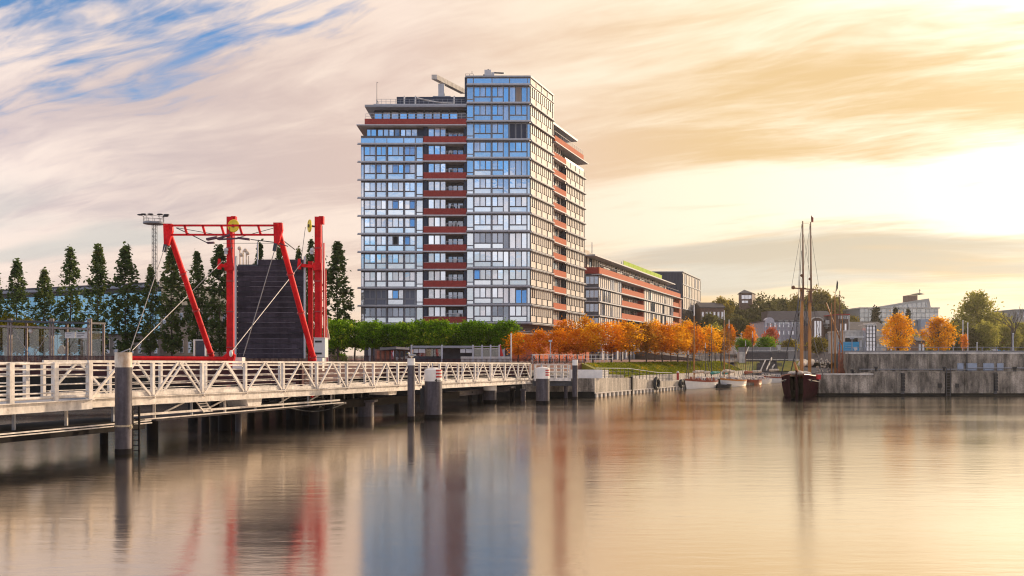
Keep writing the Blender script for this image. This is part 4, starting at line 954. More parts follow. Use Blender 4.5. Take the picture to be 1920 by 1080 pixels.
PB = [('dark timber pile leftmost below the landing platform', 'bridge_pile', 195, 39, .18, 1.0, TAR), ('short dark pile just right of the large mooring pile', 'bridge_pile', 286, 41, .26, 1.15, TAR), ('pair forming dark pile left under the red portal', 'bridge_pile', 385, 45, .2, 1.1, TAR), ('broad dark pile under the middle of the red deck', 'bridge_pile', 421, 46, .34, 1.1, TAR), ('thin brown pile under the dark lifted bridge leaf', 'bridge_pile', 447, 45.5, .17, 1.1, STEELP), ('dark pile below the right post of the red bridge', 'bridge_pile', 589, 50, .3, 1.0, TAR), ('brown pile close right of the one below the right red post', 'bridge_pile', 616, 51, .26, 1.0, TAR), ('wide pale concrete drum under the footbridge', 'bridge_pile', 686, 57, .55, .95, STEELP), ('thin dark pile left of the slim mooring pile', 'bridge_pile', 744, 62, .18, .9, TAR), ('dark pile left of the plain white collar dolphin', 'bridge_pile', 881, 72, .19, .9, TAR), ('dark pile touching the plain white collar dolphin', 'bridge_pile', 899, 74, .2, .9, TAR), ('brown pile between the plain and the far dolphins', 'bridge_pile', 961, 77, .22, .95, TAR), ('brown pile close left of the far striped dolphin', 'bridge_pile', 981, 76, .22, .95, STEELP), ('thin grey pile under the far landing', 'bridge_pile', 1061, 82, .18, 1.1, STEELP)]
for lab, nm, px, D, r_, z, mt in PB:
    t_ = thing(nm, lab, 'pile', (XA(px, D), D, 0), 'piles under the footbridge')
    b = MB(); b.tube((XA(px, D), D, -3), (XA(px, D), D, z), r_, r_, 16); b.build('shaft', mt, t_)
    b = MB(); b.box(XA(px, D) - r_ * 1.25, XA(px, D) + r_ * 1.25, D - r_ * 1.25, D + r_ * 1.25, z, z + .14); b.build('cap', TAR if mt is TAR else STEELP, t_)

# ================================================================ red folding bridge
DP, DA, DBs = 62.0, 50.0, 53.6
rbm = thing('folding_bridge', 'red folding bridge with portal frame, yellow sheaves and its dark planked leaf raised', 'bascule bridge', (-17, 58, 1))
for px, tag_ in ((432.5, 0), (597, 1)):
    x = XA(px, DP); w = .22
    b = MB(); b.box(x - w, x + w, DP - .25, DP - .12, 1, ZA(407, DP)); b.box(x - w, x - w + .1, DP - .12, DP + .25, 1, ZA(409, DP)); b.box(x + w - .1, x + w, DP - .12, DP + .25, 1, ZA(409, DP)); b.build('tower_post', RED, rbm)
    for zz in (4.6, 7.2, 9.4, 11.8): b = MB(); b.box(x - w - .03, x + w + .03, DP - .28, DP - .1, zz, zz + .09); b.build('splice_plate', REDD, rbm)
    b = MB(); b.box(x + .05, x + .38, DP - .1, DP + .3, ZA(420, DP), ZA(405.5, DP)); b.build('sheave_bracket', RED, rbm)
    xs_ = XA(442 if not tag_ else 583.5, DP)
    ax = V((.25, 1, 0)) if not tag_ else V((1, .5, 0))
    b = MB(); b.torus((xs_, DP - .5, ZA(425.5, DP)), ax, .40, .07, 24, 8)
    an = ax.normalized(); c_ = V((xs_, DP - .5, ZA(425.5, DP))); b.tube(c_ - an * .03, c_ + an * .03, .40, .40, 20); b.build('sheave', YEL, rbm)
    b = MB(); b.tube(c_ - an * .12, c_ + an * .12, .12, .12, 12); b.tube(c_ + an * .1, c_ + an * .4 + V((0, .2, 0)), .07, .07); b.build('sheave_axle', DARKM, rbm)
    # arm with bracket at mid height
    xb = XA(418 if not tag_ else 566, DP)
    b = MB(); z = ZA(499, DP); b.bar((xb, DP - .7, z), (x + .1, DP - .2, z - .1), .28, .22); b.tube((xb - .02, DP - .7, z - .3), (xb - .02, DP - .7, z + .45), .16, .10, 10); b.box(x - .3, x + .3, DP - .45, DP - .2, z - .35, z + .2); b.build('stay_arm', RED, rbm)
    b = MB(); b.ball((XA(428 if not tag_ else 588, DP), DP - .45, ZA(470, DP)), .16); b.box(XA(426 if not tag_ else 586, DP) - .06, XA(430 if not tag_ else 590, DP), DP - .5, DP - .3, ZA(478, DP), ZA(473, DP)); b.build('floodlight', LIGHTM, rbm)
    b = MB(); b.tube((x + .35, DP - .3, ZA(424, DP)), (x + .42, DP - .3, ZA(560, DP)), .018, n=5); b.tube((xs_ - .3, DP - .5, ZA(428, DP)), (xs_ - (.0 if not tag_ else .62), DP - .6, ZA(497, DP)), .018, n=5); b.build('hoist_rope', DARKM, rbm)
# second, thinner post right of the leaf
b = MB(); b.box(XA(578, DP), XA(586, DP), DP - .1, DP + .2, 1, ZA(490, DP)); b.build('guide_post', RED, rbm)
b = MB(); b.box(XA(605.5, DP), XA(607.5, DP), DP + .1, DP + .2, 1.5, ZA(455, DP)); b.box(XA(609, DP), XA(611, DP), DP + .1, DP + .2, 1.5, ZA(505, DP)); b.build('cable_duct', RED, rbm)
b = MB(); b.box(XA(606.5, DP + 1), XA(609, DP + 1), DP + .9, DP + 1.1, 1.5, ZA(461, DP)); b.build('guide_rail', LIGHTM, rbm)
# raised leaf
LX0, LX1 = XA(447.5, DP), XA(573, DP); ztop = ZA(489, DP); zb_ = ZA(672, DP)
nP = 19; hP = (ztop - zb_) / nP
b = MB(); b.box(LX0 + .05, LX1 - .05, DP - .3, DP + .25, zb_, ztop - .3); b.build('leaf_frame', DARKM, rbm)
pm = None
EDGEP = mat('dusty_violet_edge', (.15, .125, .145), .8, 0, .4, 3)
for i in range(nP):
    x0 = LX0 if i < nP - 1 else XA(487, DP)
    if i < nP - 1:
        if pm is None: bb = MB(); bb.box(0, LX1 - LX0, 0, .09, .0, hP - .05); pm = bb.mesh('plank', PLANK)
        place('plank', pm, rbm, (LX0, DP - .40 + random.uniform(-.03, .03), zb_ + i * hP))
        if i % 5 != 2: bb = MB(); a_ = random.uniform(0, 1.2); bb.box(LX0 + a_, LX1 - random.uniform(0, 1.4), DP - .44, DP - .41, zb_ + (i + 1) * hP - .055, zb_ + (i + 1) * hP - .02); bb.build('plank_edge', EDGEP, rbm)
    else:
        bb = MB(); bb.box(x0, LX1, DP - .4, DP - .31, zb_ + i * hP, ztop + .05); bb.build('plank', PLANK, rbm)
for x in (445.5, 574): b = MB(); b.box(XA(x, DP) - .06, XA(x, DP) + .07, DP - .5, DP - .3, zb_, ZA(482, DP)); b.build('guide_rail', LIGHTM, rbm)
b = MB(); b.box(XA(484, DP), XA(486.3, DP), DP - .3, DP - .2, ztop - .6, ZA(455, DP)); b.build('signal_mast', LIGHTM, rbm)
b = MB()
for px, h in ((450, 462), (456, 470), (462, 467), (466, 480)): b.bar((XA(px, DP), DP, ztop - .3), (XA(px, DP), DP, ZA(h, DP)), .07, .07)
for px, h in ((450, 466), (453, 478), (461, 470), (465, 475)): b.ball((XA(px, DP), DP - .1, ZA(h, DP)), .15)
b.build('signal_lamp', CANVAS, rbm)
# portal frame leaning toward the water
def PA(px, py): return PT(px, py, DA)
TL, TR = PA(315, 430), PA(521, 428); BL, BR = PT(397, 668, DBs), PT(589, 676, DBs)
for p, q in ((TL, BL), (TR, BR)):
    b = MB(); b.tube(p + (p - q).normalized() * .3, q, .165, .175, 14); b.build('portal_leg', RED, rbm)
    for f in (.33, .62, .97): b = MB(); e = (q - p).normalized(); c_ = p.lerp(q, f); b.tube(c_ - e * .04, c_ + e * .04, .235, .235, 14); b.build('flange', REDD, rbm)
for p in (TL, TR): b = MB(); b.extrude([p + V((-.24, -.12, .32)), p + V((.26, -.12, .32)), p + V((.3, -.12, -.1)), p + V((.06, -.12, -.95)), p + V((-.2, -.12, -.95))], (0, .24, 0)); b.build('corner_plate', RED, rbm); b = MB(); b.bar(p + V((-.1, -.05, -.9)), p + V((-.18, -.05, -1.35)), .2, .2); b.build('rod_clevis', DARKM, rbm)
for y_ in (422.8, 440.2): b = MB(); b.bar(PA(318, y_), PA(520, y_), .10, .11); b.build('portal_beam', RED, rbm)
for px in (346, 380, 415, 449, 484): b = MB(); b.bar(PA(px, 423), PA(px + 5, 440), .12, .10, (0, 1, 0)); b.build('beam_rung', RED, rbm)
b = MB(); b.path([PA(330, 427), PA(360, 441), PA(392, 457)], .03); b.path([PA(332, 427), PA(430, 444)], .02); b.path([PA(512, 428), PA(445, 446)], .02); b.path([PA(470, 449), PA(520, 455), PA(540, 462)], .03); b.path([PA(418, 456), PA(524, 456)], .015); b.path([PT(530, 450, DA), PT(553, 468, 58)], .03); b.build('cable', DARKM, rbm)
b = MB(); b.bar(PA(388, 449), PA(408, 445), .3, .12); b.bar(PA(389, 455.5), PA(402, 455), .2, .1); b.bar(PA(407, 448), PA(432, 440), .18, .1); b.bar(PA(410, 449), PA(445, 447), .12, .09); b.bar(PA(446, 446), PA(468, 449), .2, .12); b.build('pulley_block', mat('dark_plum_paint', (.10, .03, .05), .5), rbm)
# stay rods
for p, q, r_ in ((PT(313, 452, DA), PT(243, 660, 47), .022), (PT(517, 462, DA), PT(456, 668, 51), .024), (PT(418, 489, DP - .6), PT(248, 657, 47), .026), (PT(566, 493, DP - .6), PT(432, 662, 51), .028)): b = MB(); b.tube(p, q, r_, n=8); b.build('stay_rod', ROD, rbm)
# folded middle span lying flat, red
b = MB(); b.tube(PT(246, 672, 47.5), PT(424, 673.5, 51), .10, n=10); b.tube(PT(246, 668.6, 47.5), PT(424, 670, 51), .035, n=8); b.build('folded_span_beam', RED, rbm)
b = MB(); b.extrude([PT(418, 668, 51), PT(431, 657, 51), PT(440, 666, 51), PT(437, 677, 51), PT(420, 677, 51)], (0, .3, 0)); b.build('hinge_plate', RED, rbm)
b = MB(); b.ball(PT(433, 663, 50.9), .16, 10, 6, (.7, .7, 1.3)); b.build('rod_socket', WHITE, rbm)
b = MB(); b.box(XA(438, 52), XA(456, 52), 51.8, 52.4, 3.2, ZA(670, 52)); b.box(XA(592, 58), XA(607, 58), 57.6, 58.2, 3, ZA(671, 58)); b.build('bearing_block', WHITE, rbm)
b = MB(); b.box(-21.2, -12.9, 52, 84.5, 2.25, 3.0); b.build('fixed_deck', TAR, rbm)
b = MB(); b.box(-21.2, -12.95, 51.85, 51.99, 2.3, 3.35); b.box(-12.95, -12.8, 52, 84.5, 2.2, 3.45); b.build('deck_fascia', FENCEM, rbm)
for i in range(8):
    for x in (-20.2, -14): b = MB(); y = 54 + i * 4.0; b.tube((x, y, -3), (x, y, 2.25), .3, n=12); b.build('deck_pile', TAR, rbm)
t_ = thing('control_cabinet', 'pale grey control cabinet with vent slots at the foot of the right red post', 'control cabinet', (XA(604, 60), 60, 3))
x0, x1 = XA(593.5, 60), XA(614, 60)
b = MB(); b.box(x0, x1, 59.2, 60.2, ZA(670, 60), ZA(634.5, 60)); b.build('body', SIGNW, t_)
for a, c in ((642.5, 639), (664.5, 661)): b = MB(); b.box(x0 + .08, x0 + .55, 59.17, 59.2, ZA(a, 60), ZA(c, 60)); b.build('vent_slot', BLACK, t_)
b = MB(); b.box(x0 - .03, x1 + .03, 59.15, 60.25, ZA(634.5, 60), ZA(633.4, 60)); b.build('lid', WHITE, t_)
b = MB(); b.box(x0 + .1, x1 - .1, 59.4, 60.1, 2.3, ZA(670, 60)); b.build('plinth', GREYM, t_)
t_ = thing('furled_flag', 'pale furled flag hanging beside the right red post above the cabinet', 'flag', (XA(614, 62), 62.5, 4))
b = MB(); b.tube((XA(612, 62), 62.5, 3.5), (XA(611, 62), 62.5, ZA(590, 62)), .035); b.build('pole', LIGHTM, t_)
b = MB(); b.extrude([PT(612, 612, 62.4), PT(615, 618, 62.4), PT(618.5, 636, 62.4), PT(615, 638, 62.4), PT(612.5, 630, 62.4)], (0, .12, 0)); b.build('cloth', CANVAS, t_)

# a gull resting on the slim pile
gx = XA(772, 53.8); gl_ = thing('gull', 'white gull with grey wings standing on top of the slim mooring pile', 'gull', (gx, 53.8, 3.87))
b = MB(); b.ball((gx, 53.8, 4.06), .12, 12, 8, (1.7, .8, .8)); b.ball((gx - .19, 53.8, 4.2), .062, 10, 7); b.tube((gx - .13, 53.8, 4.1), (gx - .18, 53.8, 4.19), .06, .05, 8); b.build('body', SIGNW, gl_)
b = MB(); b.ball((gx + .06, 53.71, 4.08), .1, 10, 6, (1.9, .3, .6)); b.ball((gx + .06, 53.89, 4.08), .1, 10, 6, (1.9, .3, .6)); b.extrude([(gx + .14, 53.75, 4.05), (gx + .34, 53.78, 4.0), (gx + .14, 53.75, 4.11)], (0, .1, 0)); b.build('wings', GREYM, gl_)
b = MB(); b.tube((gx - .25, 53.8, 4.19), (gx - .31, 53.8, 4.175), .018, .006, 6); b.build('beak', YEL, gl_)
for dy_ in (-.03, .03): b = MB(); b.tube((gx, 53.8 + dy_, 3.87), (gx, 53.8 + dy_, 3.98), .012, n=5); b.build('leg', YEL, gl_)
# ================================================================ boats
def hull_mesh(o, h, L_, B_, fb_, mt, name, par, rake=.5, bow_up=.5, strake=None, deckm=None, bluff=.8):
    """o = bow at the waterline, h = unit heading bow -> stern"""
    h = V((h[0], h[1], 0)).normalized(); sd_ = V((-h.y, h.x, 0)); n_ = 14
    def beam(t): return B_ / 2 * min(1, (math.sin(min(1, t * 1.15 + .03) * math.pi / 2)) ** bluff) * (1 - .35 * max(0, (t - .65) / .35) ** 2)
    def sheer(t): return fb_ * (1 + bow_up * (1 - t) ** 2.2 + .12 * t ** 3)
    rows = []
    for i in range(n_ + 1):
        t_ = i / n_; w = beam(t_); zt_ = sheer(t_); c = V(o) + h * (L_ * t_)
        row = []
        for sgn in (1, -1):
            pts = [(0.02, -.5), (.62, -.28), (.90, .10 * fb_), (.98, .55 * zt_), (1.0, zt_)]
            rr = [c + sd_ * (sgn * w * a) + V((0, 0, z)) - h * (rake * (1 - t_) ** 3 * max(0, z) ) for a, z in pts]
            row.append(rr)
        rows.append(row)
    b = MB(); b.smooth = True
    for s_ in (0, 1):
        vs = [p for r_ in rows for p in r_[s_]]; k = 5; fs = []
        for i in range(n_):
            for j in range(k - 1):
                f = (i * k + j, (i + 1) * k + j, (i + 1) * k + j + 1, i * k + j + 1); fs.append(f if s_ else f[::-1])
        b._add(vs, fs)
    b.smooth = False
    tr = [*rows[-1][0], *rows[-1][1][::-1]]; b._add(tr, [tuple(range(10))])
    b.build(name, mt, par)
    b = MB(); dk = [r_[0][4] - V((0, 0, .10)) for r_ in rows] + [r_[1][4] - V((0, 0, .10)) for r_ in rows[::-1]]; b._add(dk, [tuple(range(len(dk)))]); b.build('deck', deckm or WOODM, par)
    if strake:
        b = MB()
        for s_ in (0, 1):
            for i in range(n_):
                p, q = rows[i][s_][4], rows[i + 1][s_][4]; e = sd_ * (.03 * (1 if s_ == 0 else -1))
                p2, q2 = p * .62 + rows[i][s_][3] * .38 + e, q * .62 + rows[i + 1][s_][3] * .38 + e
                b._add([p + e + V((0, 0, .03)), q + e + V((0, 0, .03)), q2, p2], [(0, 1, 2, 3) if s_ == 0 else (3, 2, 1, 0)])
        b.build('rubbing_strake', strake, par)
    return lambda t_, side=0, z=0: V(o) + h * (L_ * t_) + sd_ * (beam(t_) * side) + V((0, 0, sheer(t_) + z))

def sailboat(lab, bow, h, L_, B_, fb_, hm, sm, masts, cabin=True, cover=CANVAS, group='sailing boats moored along the left quay', name='sailboat'):
    t_ = thing(name, lab, 'sailboat', tuple(bow), group)
    at = hull_mesh(bow, h, L_, B_, fb_, hm, 'hull', t_, strake=sm)
    hv = V((h[0], h[1], 0)).normalized(); sv = V((-hv.y, hv.x, 0))
    if cabin:
        b = MB(); p = at(.42); b.para(p - sv * B_ * .24 - V((0, 0, .1)), hv * L_ * .26, sv * B_ * .48, (0, 0, .5)); b.build('cabin', WHITE, t_)
        for k in range(3):
            b = MB(); q = at(.45 + k * .075) - sv * (B_ * .24 + .01) + V((0, 0, .1)); b.para(q, hv * L_ * .045, -sv * .012, (0, 0, .18)); b.build('window', GLD, t_)
    for (tm, hgt, r_, mt, boom) in masts:
        p = at(tm, 0, -.1); b = MB(); b.tube(p, p + V((0, 0, hgt * .62)), r_, r_ * .85, 8); b.tube(p + V((0, 0, hgt * .62)), p + V((0, 0, hgt * .86)), r_ * .8, r_ * .65, 8); b.build('mast', mt, t_); b = MB(); b.tube(p + V((0, 0, hgt * .86)), p + V((0, 0, hgt)), r_ * .9, r_ * .6, 8); b.build('mast_head', WHITE, t_)
        b = MB()
        for sgn in (-1, 1):
            for dd in (-.04, .05): b.tube(at(min(.98, tm + dd), sgn * .95), p + V((0, 0, hgt * (.62 if dd < 0 else .93))), .014, n=4, cap=False)
        b.tube(at(.01), p + V((0, 0, hgt * .95)), .014, n=4, cap=False); b.tube(at(.97), p + V((0, 0, hgt * .97)), .012, n=4, cap=False); b.build('rigging', DARKM, t_)
        if boom:
            e = p + hv * (L_ * boom) + V((0, 0, 1.0)); s_ = p + V((0, 0, .95))
            b = MB(); b.tube(s_, e, r_ * .6, r_ * .5, 8); b.build('boom', WOODM, t_)
            b = MB(); n_ = 7
            for j in range(n_): c = s_.lerp(e, (j + .5) / n_) + V((0, 0, .16)); b.ball(c, .24 * (1.1 - .5 * j / n_), 8, 5, (1.2, 1.2, .9))
            b.build('furled_sail', cover, t_)
            b = MB(); b.tube(e, p + V((0, 0, hgt * .9)), .012, n=4, cap=False); b.build('topping_lift', DARKM, t_)
    b = MB(); n_ = 9
    for sgn in (-1, 1):
        pts = [at(.06 + .9 * j / n_, sgn * .94) for j in range(n_ + 1)]
        for p in pts: b.tube(p, p + V((0, 0, .5)), .016, n=4)
        b.path([p + V((0, 0, .5)) for p in pts], .012, 4)
    b.build('guard_rail', LIGHTM, t_)
    b = MB()
    for j in range(16): c = at(random.uniform(.1, .95), random.uniform(-.7, .7), .08); b.ball(c, random.uniform(.10, .30), 7, 5, (random.uniform(.7, 1.5), 1.1, random.uniform(.6, 1.4)))
    b.build('deck_gear', random.choice([CANVAS, CANVASR]), t_)
    return t_
hq = (QD.x, QD.y)
def BW(px, D): return V((XA(px, D), D, 0))
sailboat('white sailboat with a red brown strake and tall brown mast, first along the quay', BW(1286, 104), (.62, .78), 7.4, 2.6, .85, HULLW, HULLB, [(.30, 9.4, .10, WOODM, .36), (.08, 3.6, .06, WOODD, 0), (.72, 4.9, .05, DARKM, .16)])
sailboat('white ketch with an orange strake and two brown masts, second along the quay', BW(1351, 110), (.60, .80), 6.6, 2.8, .80, HULLW, HULLO, [(.18, 9.0, .085, WOODM, .32), (.42, 8.0, .07, WOODM, .28), (.72, 4.2, .05, WOODD, 0)])
sailboat('small plain white sailboat with one dark mast moored nearest the stairs', BW(1398, 122), (.75, .66), 5.6, 2.3, .62, HULLW, None, [(.32, 7.0, .06, DARKM, .4)])
sailboat('dark hulled sailing boat with a pale topped mast tucked behind the first white one', BW(1322, 113), (.6, .8), 7.0, 2.4, .6, HULLD, None, [(.3, 7.6, .05, DARKM, .36)], cover=TEAL)
sailboat('low dark boat with a short pale topped mast between the first two white boats', BW(1345, 116), (.6, .8), 6.2, 2.2, .55, HULLD, HULLB, [(.35, 5.8, .05, DARKM, .3)], cover=TEAL)
sailboat('brown varnished dayboat lying between the orange striped ketch and the small plain boat', BW(1386, 119), (.7, .71), 5.2, 2.0, .6, HULLB, None, [(.34, 5.6, .05, WOODD, .35)], cover=CANVASR)
sailboat('white motor sailer with a short mast moored closest to the tall ship', BW(1424, 128), (.85, .5), 5.8, 2.3, .75, HULLW, HULLB, [(.4, 4.6, .05, DARKM, .3)])
t_ = thing('floating_pontoon', 'low grey floating pontoon between the white boats', 'pontoon', tuple(BW(1392, 120)))
b = MB(); p = BW(1384, 118); b.para(p + V((0, 0, -.2)), (2.6, 1.4, 0), (-.5, 1.0, 0), (0, 0, .5)); b.build('float', CONC, t_)
b = MB(); b.para(p + V((.02, .02, .3)), (2.56, 1.38, 0), (-.48, .96, 0), (0, 0, .06)); b.build('deck', WOODD, t_)
t_ = thing('dinghy', 'small dark dinghy lying against the bow of the orange striped boat', 'dinghy', tuple(BW(1345, 108)))
hull_mesh(BW(1344, 108), (.7, .7), 3.0, 1.3, .35, BLACK, 'hull', t_, deckm=DARKM)
b = MB(); b.para(BW(1347, 109) + V((0, 0, .3)), (.1, .12, 0), (-.7, .6, 0), (0, 0, .08)); b.build('thwart', WOODM, t_)
# the tall ship, bow on
ts = thing('tall_ship', 'dark hulled two masted tall ship lying bow on beside the concrete pier', 'sailing ship', tuple(BW(1497, 81)))
sh = V((.36, .933, 0)); bow = BW(1494, 80)
at = hull_mesh(bow, sh, 19.5, 4.3, 1.75, HULLD, 'hull', ts, rake=.22, bow_up=.30, deckm=WOODD, bluff=.42)
sv = V((-sh.y, sh.x, 0))
b = MB(); n_ = 14
for sgn in (-1, 1):
    pts = [at(j / n_, sgn * 1.0, -.42 - .3 * (j / n_)) + sv * sgn * .05 for j in range(n_ + 1)]; b.path(pts, .045, 6)
b.build('white_rail_line', CANVAS, ts)
b = MB()
for sgn in (-1, 1): b.path([at(j / n_, sgn * 1.0, .02) for j in range(n_ + 1)], .07, 6)
b.build('cap_rail', HULLB, ts)
b = MB(); b.bar(at(0, 0, -2.3) - sh * .10, at(0, 0, .45) - sh * .75, .16, .2); b.build('stem_post', HULLD, ts)
b = MB(); b.tube(at(.12, 0, .1), at(0, 0, 1.15) - sh * 4.2, .17, .09, 12); b.build('bowsprit', WOODM, ts)
for (px, D, ytop, ycap, yb, r_) in ((1503, 86, 415, 540, 696, .17), (1518, 92, 417, 545, 694, .17)):
    zt_, zc_ = ZA(ytop, D), ZA(ycap, D); x = XA(px, D); zb = 1.8
    lean = .012 * (zt_ - zb)
    b = MB(); b.tube((x, D, zb), (x + .02, D, zc_ - .0), r_ * 1.05, r_ * .95, 12); b.build('lower_mast', WOODM, ts)
    b = MB(); b.tube((x + .1, D - .2, zc_ - 1.2), (x + .05, D - .2, zt_), r_ * .62, r_ * .34, 10); b.build('topmast', WOODD, ts)
    b = MB(); b.box(x - .3, x + .35, D - .35, D + .25, zc_ - .1, zc_); b.box(x - .2, x + .2, D - .35, D + .2, zc_ - 1.3, zc_ - 1.15); b.ball((x, D - .1, zc_ + 2.5 * .5), .16); b.build('mast_cap', WOODD, ts)
    b = MB()
    for sgn in (-1, 1):
        for j in range(4):
            q = V((x, D, 0)) + sv * (-sgn) * 2.0 + sh * (j * .5 - .3) + V((0, 0, 2.1)); b.tube(q, (x, D, zc_ - .3), .022, n=4, cap=False)
        b.tube(V((x, D, 0)) + sv * (-sgn) * 1.0 + V((0, 0, zc_ - .1)), (x + .05, D, zt_ - .4), .014, n=4, cap=False)
        for j in range(14):
            a0 = V((x, D, 0)) + sv * (-sgn) * 2.0 - sh * .3 + V((0, 0, 2.1)); a1 = V((x, D, 0)) + sv * (-sgn) * 2.0 + sh * 1.2 + V((0, 0, 2.1)); e = V((x, D, zc_ - .3)); f = j / 18
            b.tube(a0.lerp(e, f), a1.lerp(e, f), .013, n=3, cap=False)
    b.build('shrouds', DARKM, ts)
    b = MB(); s_ = V((x, D, 2.9)) + sh * .4; e = s_ + sh * 5.0 + V((0, 0, .3)); b.tube(s_, e, .11, .09, 8); b.build('boom', WOODM, ts)
    b = MB()
    for j in range(8): b.ball(s_.lerp(e, (j + .5) / 8) + V((0, 0, .25)), .36, 9, 6, (1.2, 1.2, .8))
    b.build('furled_sail', CANVAS, ts)
b = MB(); b.bar(PT(1486, 540, 86), PT(1533, 543.5, 88), .10, .12); b.ball(PT(1487.5, 539, 85.9), .2, 8, 6); b.build('yard', WOODD, ts)
b = MB()
b.tube(at(0, 0, 1.1) - sh * 4.0, PT(1503, 470, 86), .028, n=4, cap=False); b.tube(at(0, 0, .9) - sh * 2.4, PT(1503, 545, 86), .035, n=4, cap=False); b.tube(at(0, 0, 1.1) - sh * 4.1, PT(1503, 420, 86), .018, n=4, cap=False)
b.tube(PT(1503, 418, 86), PT(1518, 420, 92), .014, n=4, cap=False); b.tube(PT(1518, 420, 92), at(.98, 0, .4), .016, n=4, cap=False); b.tube(PT(1518, 545, 92), at(.9, .4, .4), .02, n=4, cap=False)
b.build('stays', DARKM, ts)
b = MB(); p = PT(1521, 417, 91.9); b.tube(p, p + V((0, 0, .75)), .03); b.build('flag_staff', WOODD, ts)
b = MB(); p = PT(1521.5, 405, 91.9); b.extrude([p, p + V((.22, 0, -.2)), p + V((.2, 0, -.7)), p + V((.02, 0, -.62))], (0, .02, 0)); b.build('flag', HULLB, ts)
b = MB(); q = at(.03, 0, .12)
for j in range(9): b.ball(at(.03 + j * .02, random.uniform(-.6, .6), .2), .32, 8, 6, (1.2, 1.2, .7))
b.build('headsail_bundle', CANVAS, ts)
b = MB(); b.box(XA(1532, 83) - .2, XA(1532, 83) + .12, 82.3, 82.7, ZA(711, 83), ZA(702, 83)); b.build('red_fender', FLAGR, ts)
b = MB(); b.ball(at(.10, 1.02, -.5), .16); b.ball(at(.10, -1.02, -.5), .16); b.build('anchor_port', BLACK, ts)
# the ship behind the pier stub
t2 = thing('moored_ship', 'sailing ship half hidden behind the concrete pier with several thin masts and tan sails', 'sailing ship', tuple(BW(1572, 97)))
at2 = hull_mesh(BW(1560, 94), (.39, .92), 12, 3.2, 1.3, HULLB, 'hull', t2)
for px, yt_, r_, mt in ((1559.5, 568, .09, WOODM), (1566, 552, .11, WOODM), (1575, 545, .09, WOODD), (1580, 590, .08, WOODM)): b = MB(); D = 97; b.tube((XA(px, D), D, 1), (XA(px - .5, D), D, ZA(yt_, D)), r_, r_ * .5, 8); b.build('mast', mt, t2)
b = MB(); b.tube(PT(1549, 568, 97), PT(1580, 650, 98), .07, .07, 8); b.build('gaff', WOODM, t2)
b = MB(); b.extrude([PT(1569.5, 525, 97), PT(1571.5, 530, 97), PT(1571, 541, 97), PT(1568, 547, 97)], (0, .03, 0)); b.build('pennant', BLACK, t2)
b = MB(); b.tube(PT(1566, 553, 97), PT(1569.5, 526, 97), .025, n=5); b.build('pennant_staff', DARKM, t2)
b = MB()
for px, y0, y1 in ((1574, 640, 698), (1579, 655, 698), (1568, 690, 700), (1581, 690, 700)):
    n_ = max(2, int((y1 - y0) / 5))
    for j in range(n_): b.ball(PT(px + random.uniform(-.8, .8), y0 + (y1 - y0) * (j + .5) / n_, 97), .10 + .20 * (j / n_), 8, 6, (.8, .8, 1.6))
b.build('furled_sail', CANVASR, t2)
b = MB()
for px in (1559.5, 1566, 1575): b.tube(PT(px, 575, 97), PT(px - 7, 700, 97), .018, n=4, cap=False); b.tube(PT(px, 575, 97), PT(px + 6, 700, 97), .018, n=4, cap=False)
b.build('rigging', DARKM, t2)
b = MB()
for j in range(30): b.ball(PT(1540 + random.uniform(-10, 16), random.uniform(672, 698), 96), .12, 6, 4)
b.build('deck_gear', CANVAS, t2)

# ================================================================ trees
def leaf_mesh(name, pts, size, lm, seed, sizes=None):
    rng = np.random.default_rng(seed); N = len(pts)
    a = rng.normal(size=(N, 3)); a /= np.linalg.norm(a, axis=1)[:, None]
    c = rng.normal(size=(N, 3)); b_ = np.cross(a, c); b_ /= np.linalg.norm(b_, axis=1)[:, None] + 1e-9
    s = size * rng.uniform(.6, 1.35, size=(N, 1)); A = a * s; B_ = b_ * s * .62
    v = np.stack([pts - A, pts - B_ * .9, pts + A, pts + B_ * .9], 1).reshape(-1, 3)
    me = bpy.data.meshes.new(name); me.vertices.add(4 * N); me.vertices.foreach_set('co', v.astype(np.float32).ravel())
    me.loops.add(4 * N); me.loops.foreach_set('vertex_index', np.arange(4 * N, dtype=np.int32)); me.polygons.add(N)
    me.polygons.foreach_set('loop_start', np.arange(0, 4 * N, 4, dtype=np.int32)); me.polygons.foreach_set('loop_total', np.full(N, 4, dtype=np.int32))
    me.materials.append(lm); me.update(calc_edges=True); me.validate()
    return me
def crown_pts(kind, seed, nclump, per, rc):
    """points in a unit crown: base z = 0, height 1, widest half-width 1 in x and y"""
    rng = np.random.default_rng(seed); out = []; cc = []
    while len(cc) < nclump:
        z = rng.uniform(0, 1); a = rng.uniform(0, 2 * math.pi); r = math.sqrt(rng.uniform(.03, 1))
        if kind == 'poplar': w = math.sin(math.pi * (z * .84 + .13)) ** .9 * (1.02 - .22 * z) * (1.0 + .10 * math.sin(z * 9 + seed + a * 2)) + .01
        elif kind == 'round': w = math.sqrt(max(0, 1 - (2 * z - 1) ** 2)) * (.9 + .22 * math.sin(3 * a + seed) * rng.uniform(.3, 1))
        elif kind == 'box': w = (1 if .12 < z < .86 else .72)
        elif kind == 'spread': w = min(1, (z + .12) * 2.4) * math.sqrt(max(0, 1 - z ** 2.2)) * (.86 + .25 * math.sin(2 * a + seed) * rng.uniform(.2, 1))
        elif kind == 'cone': w = (1 - z) ** .9 * .95 + .04
        cc.append((math.cos(a) * r * w, math.sin(a) * r * w, z))
    for c in cc:
        k = rng.poisson(per); p = rng.normal(size=(k, 3)) * np.array([rc[0], rc[0], rc[1]]) * rng.uniform(.6, 1.25) + np.array(c); out.append(p)
    return np.concatenate(out)
CR = {}
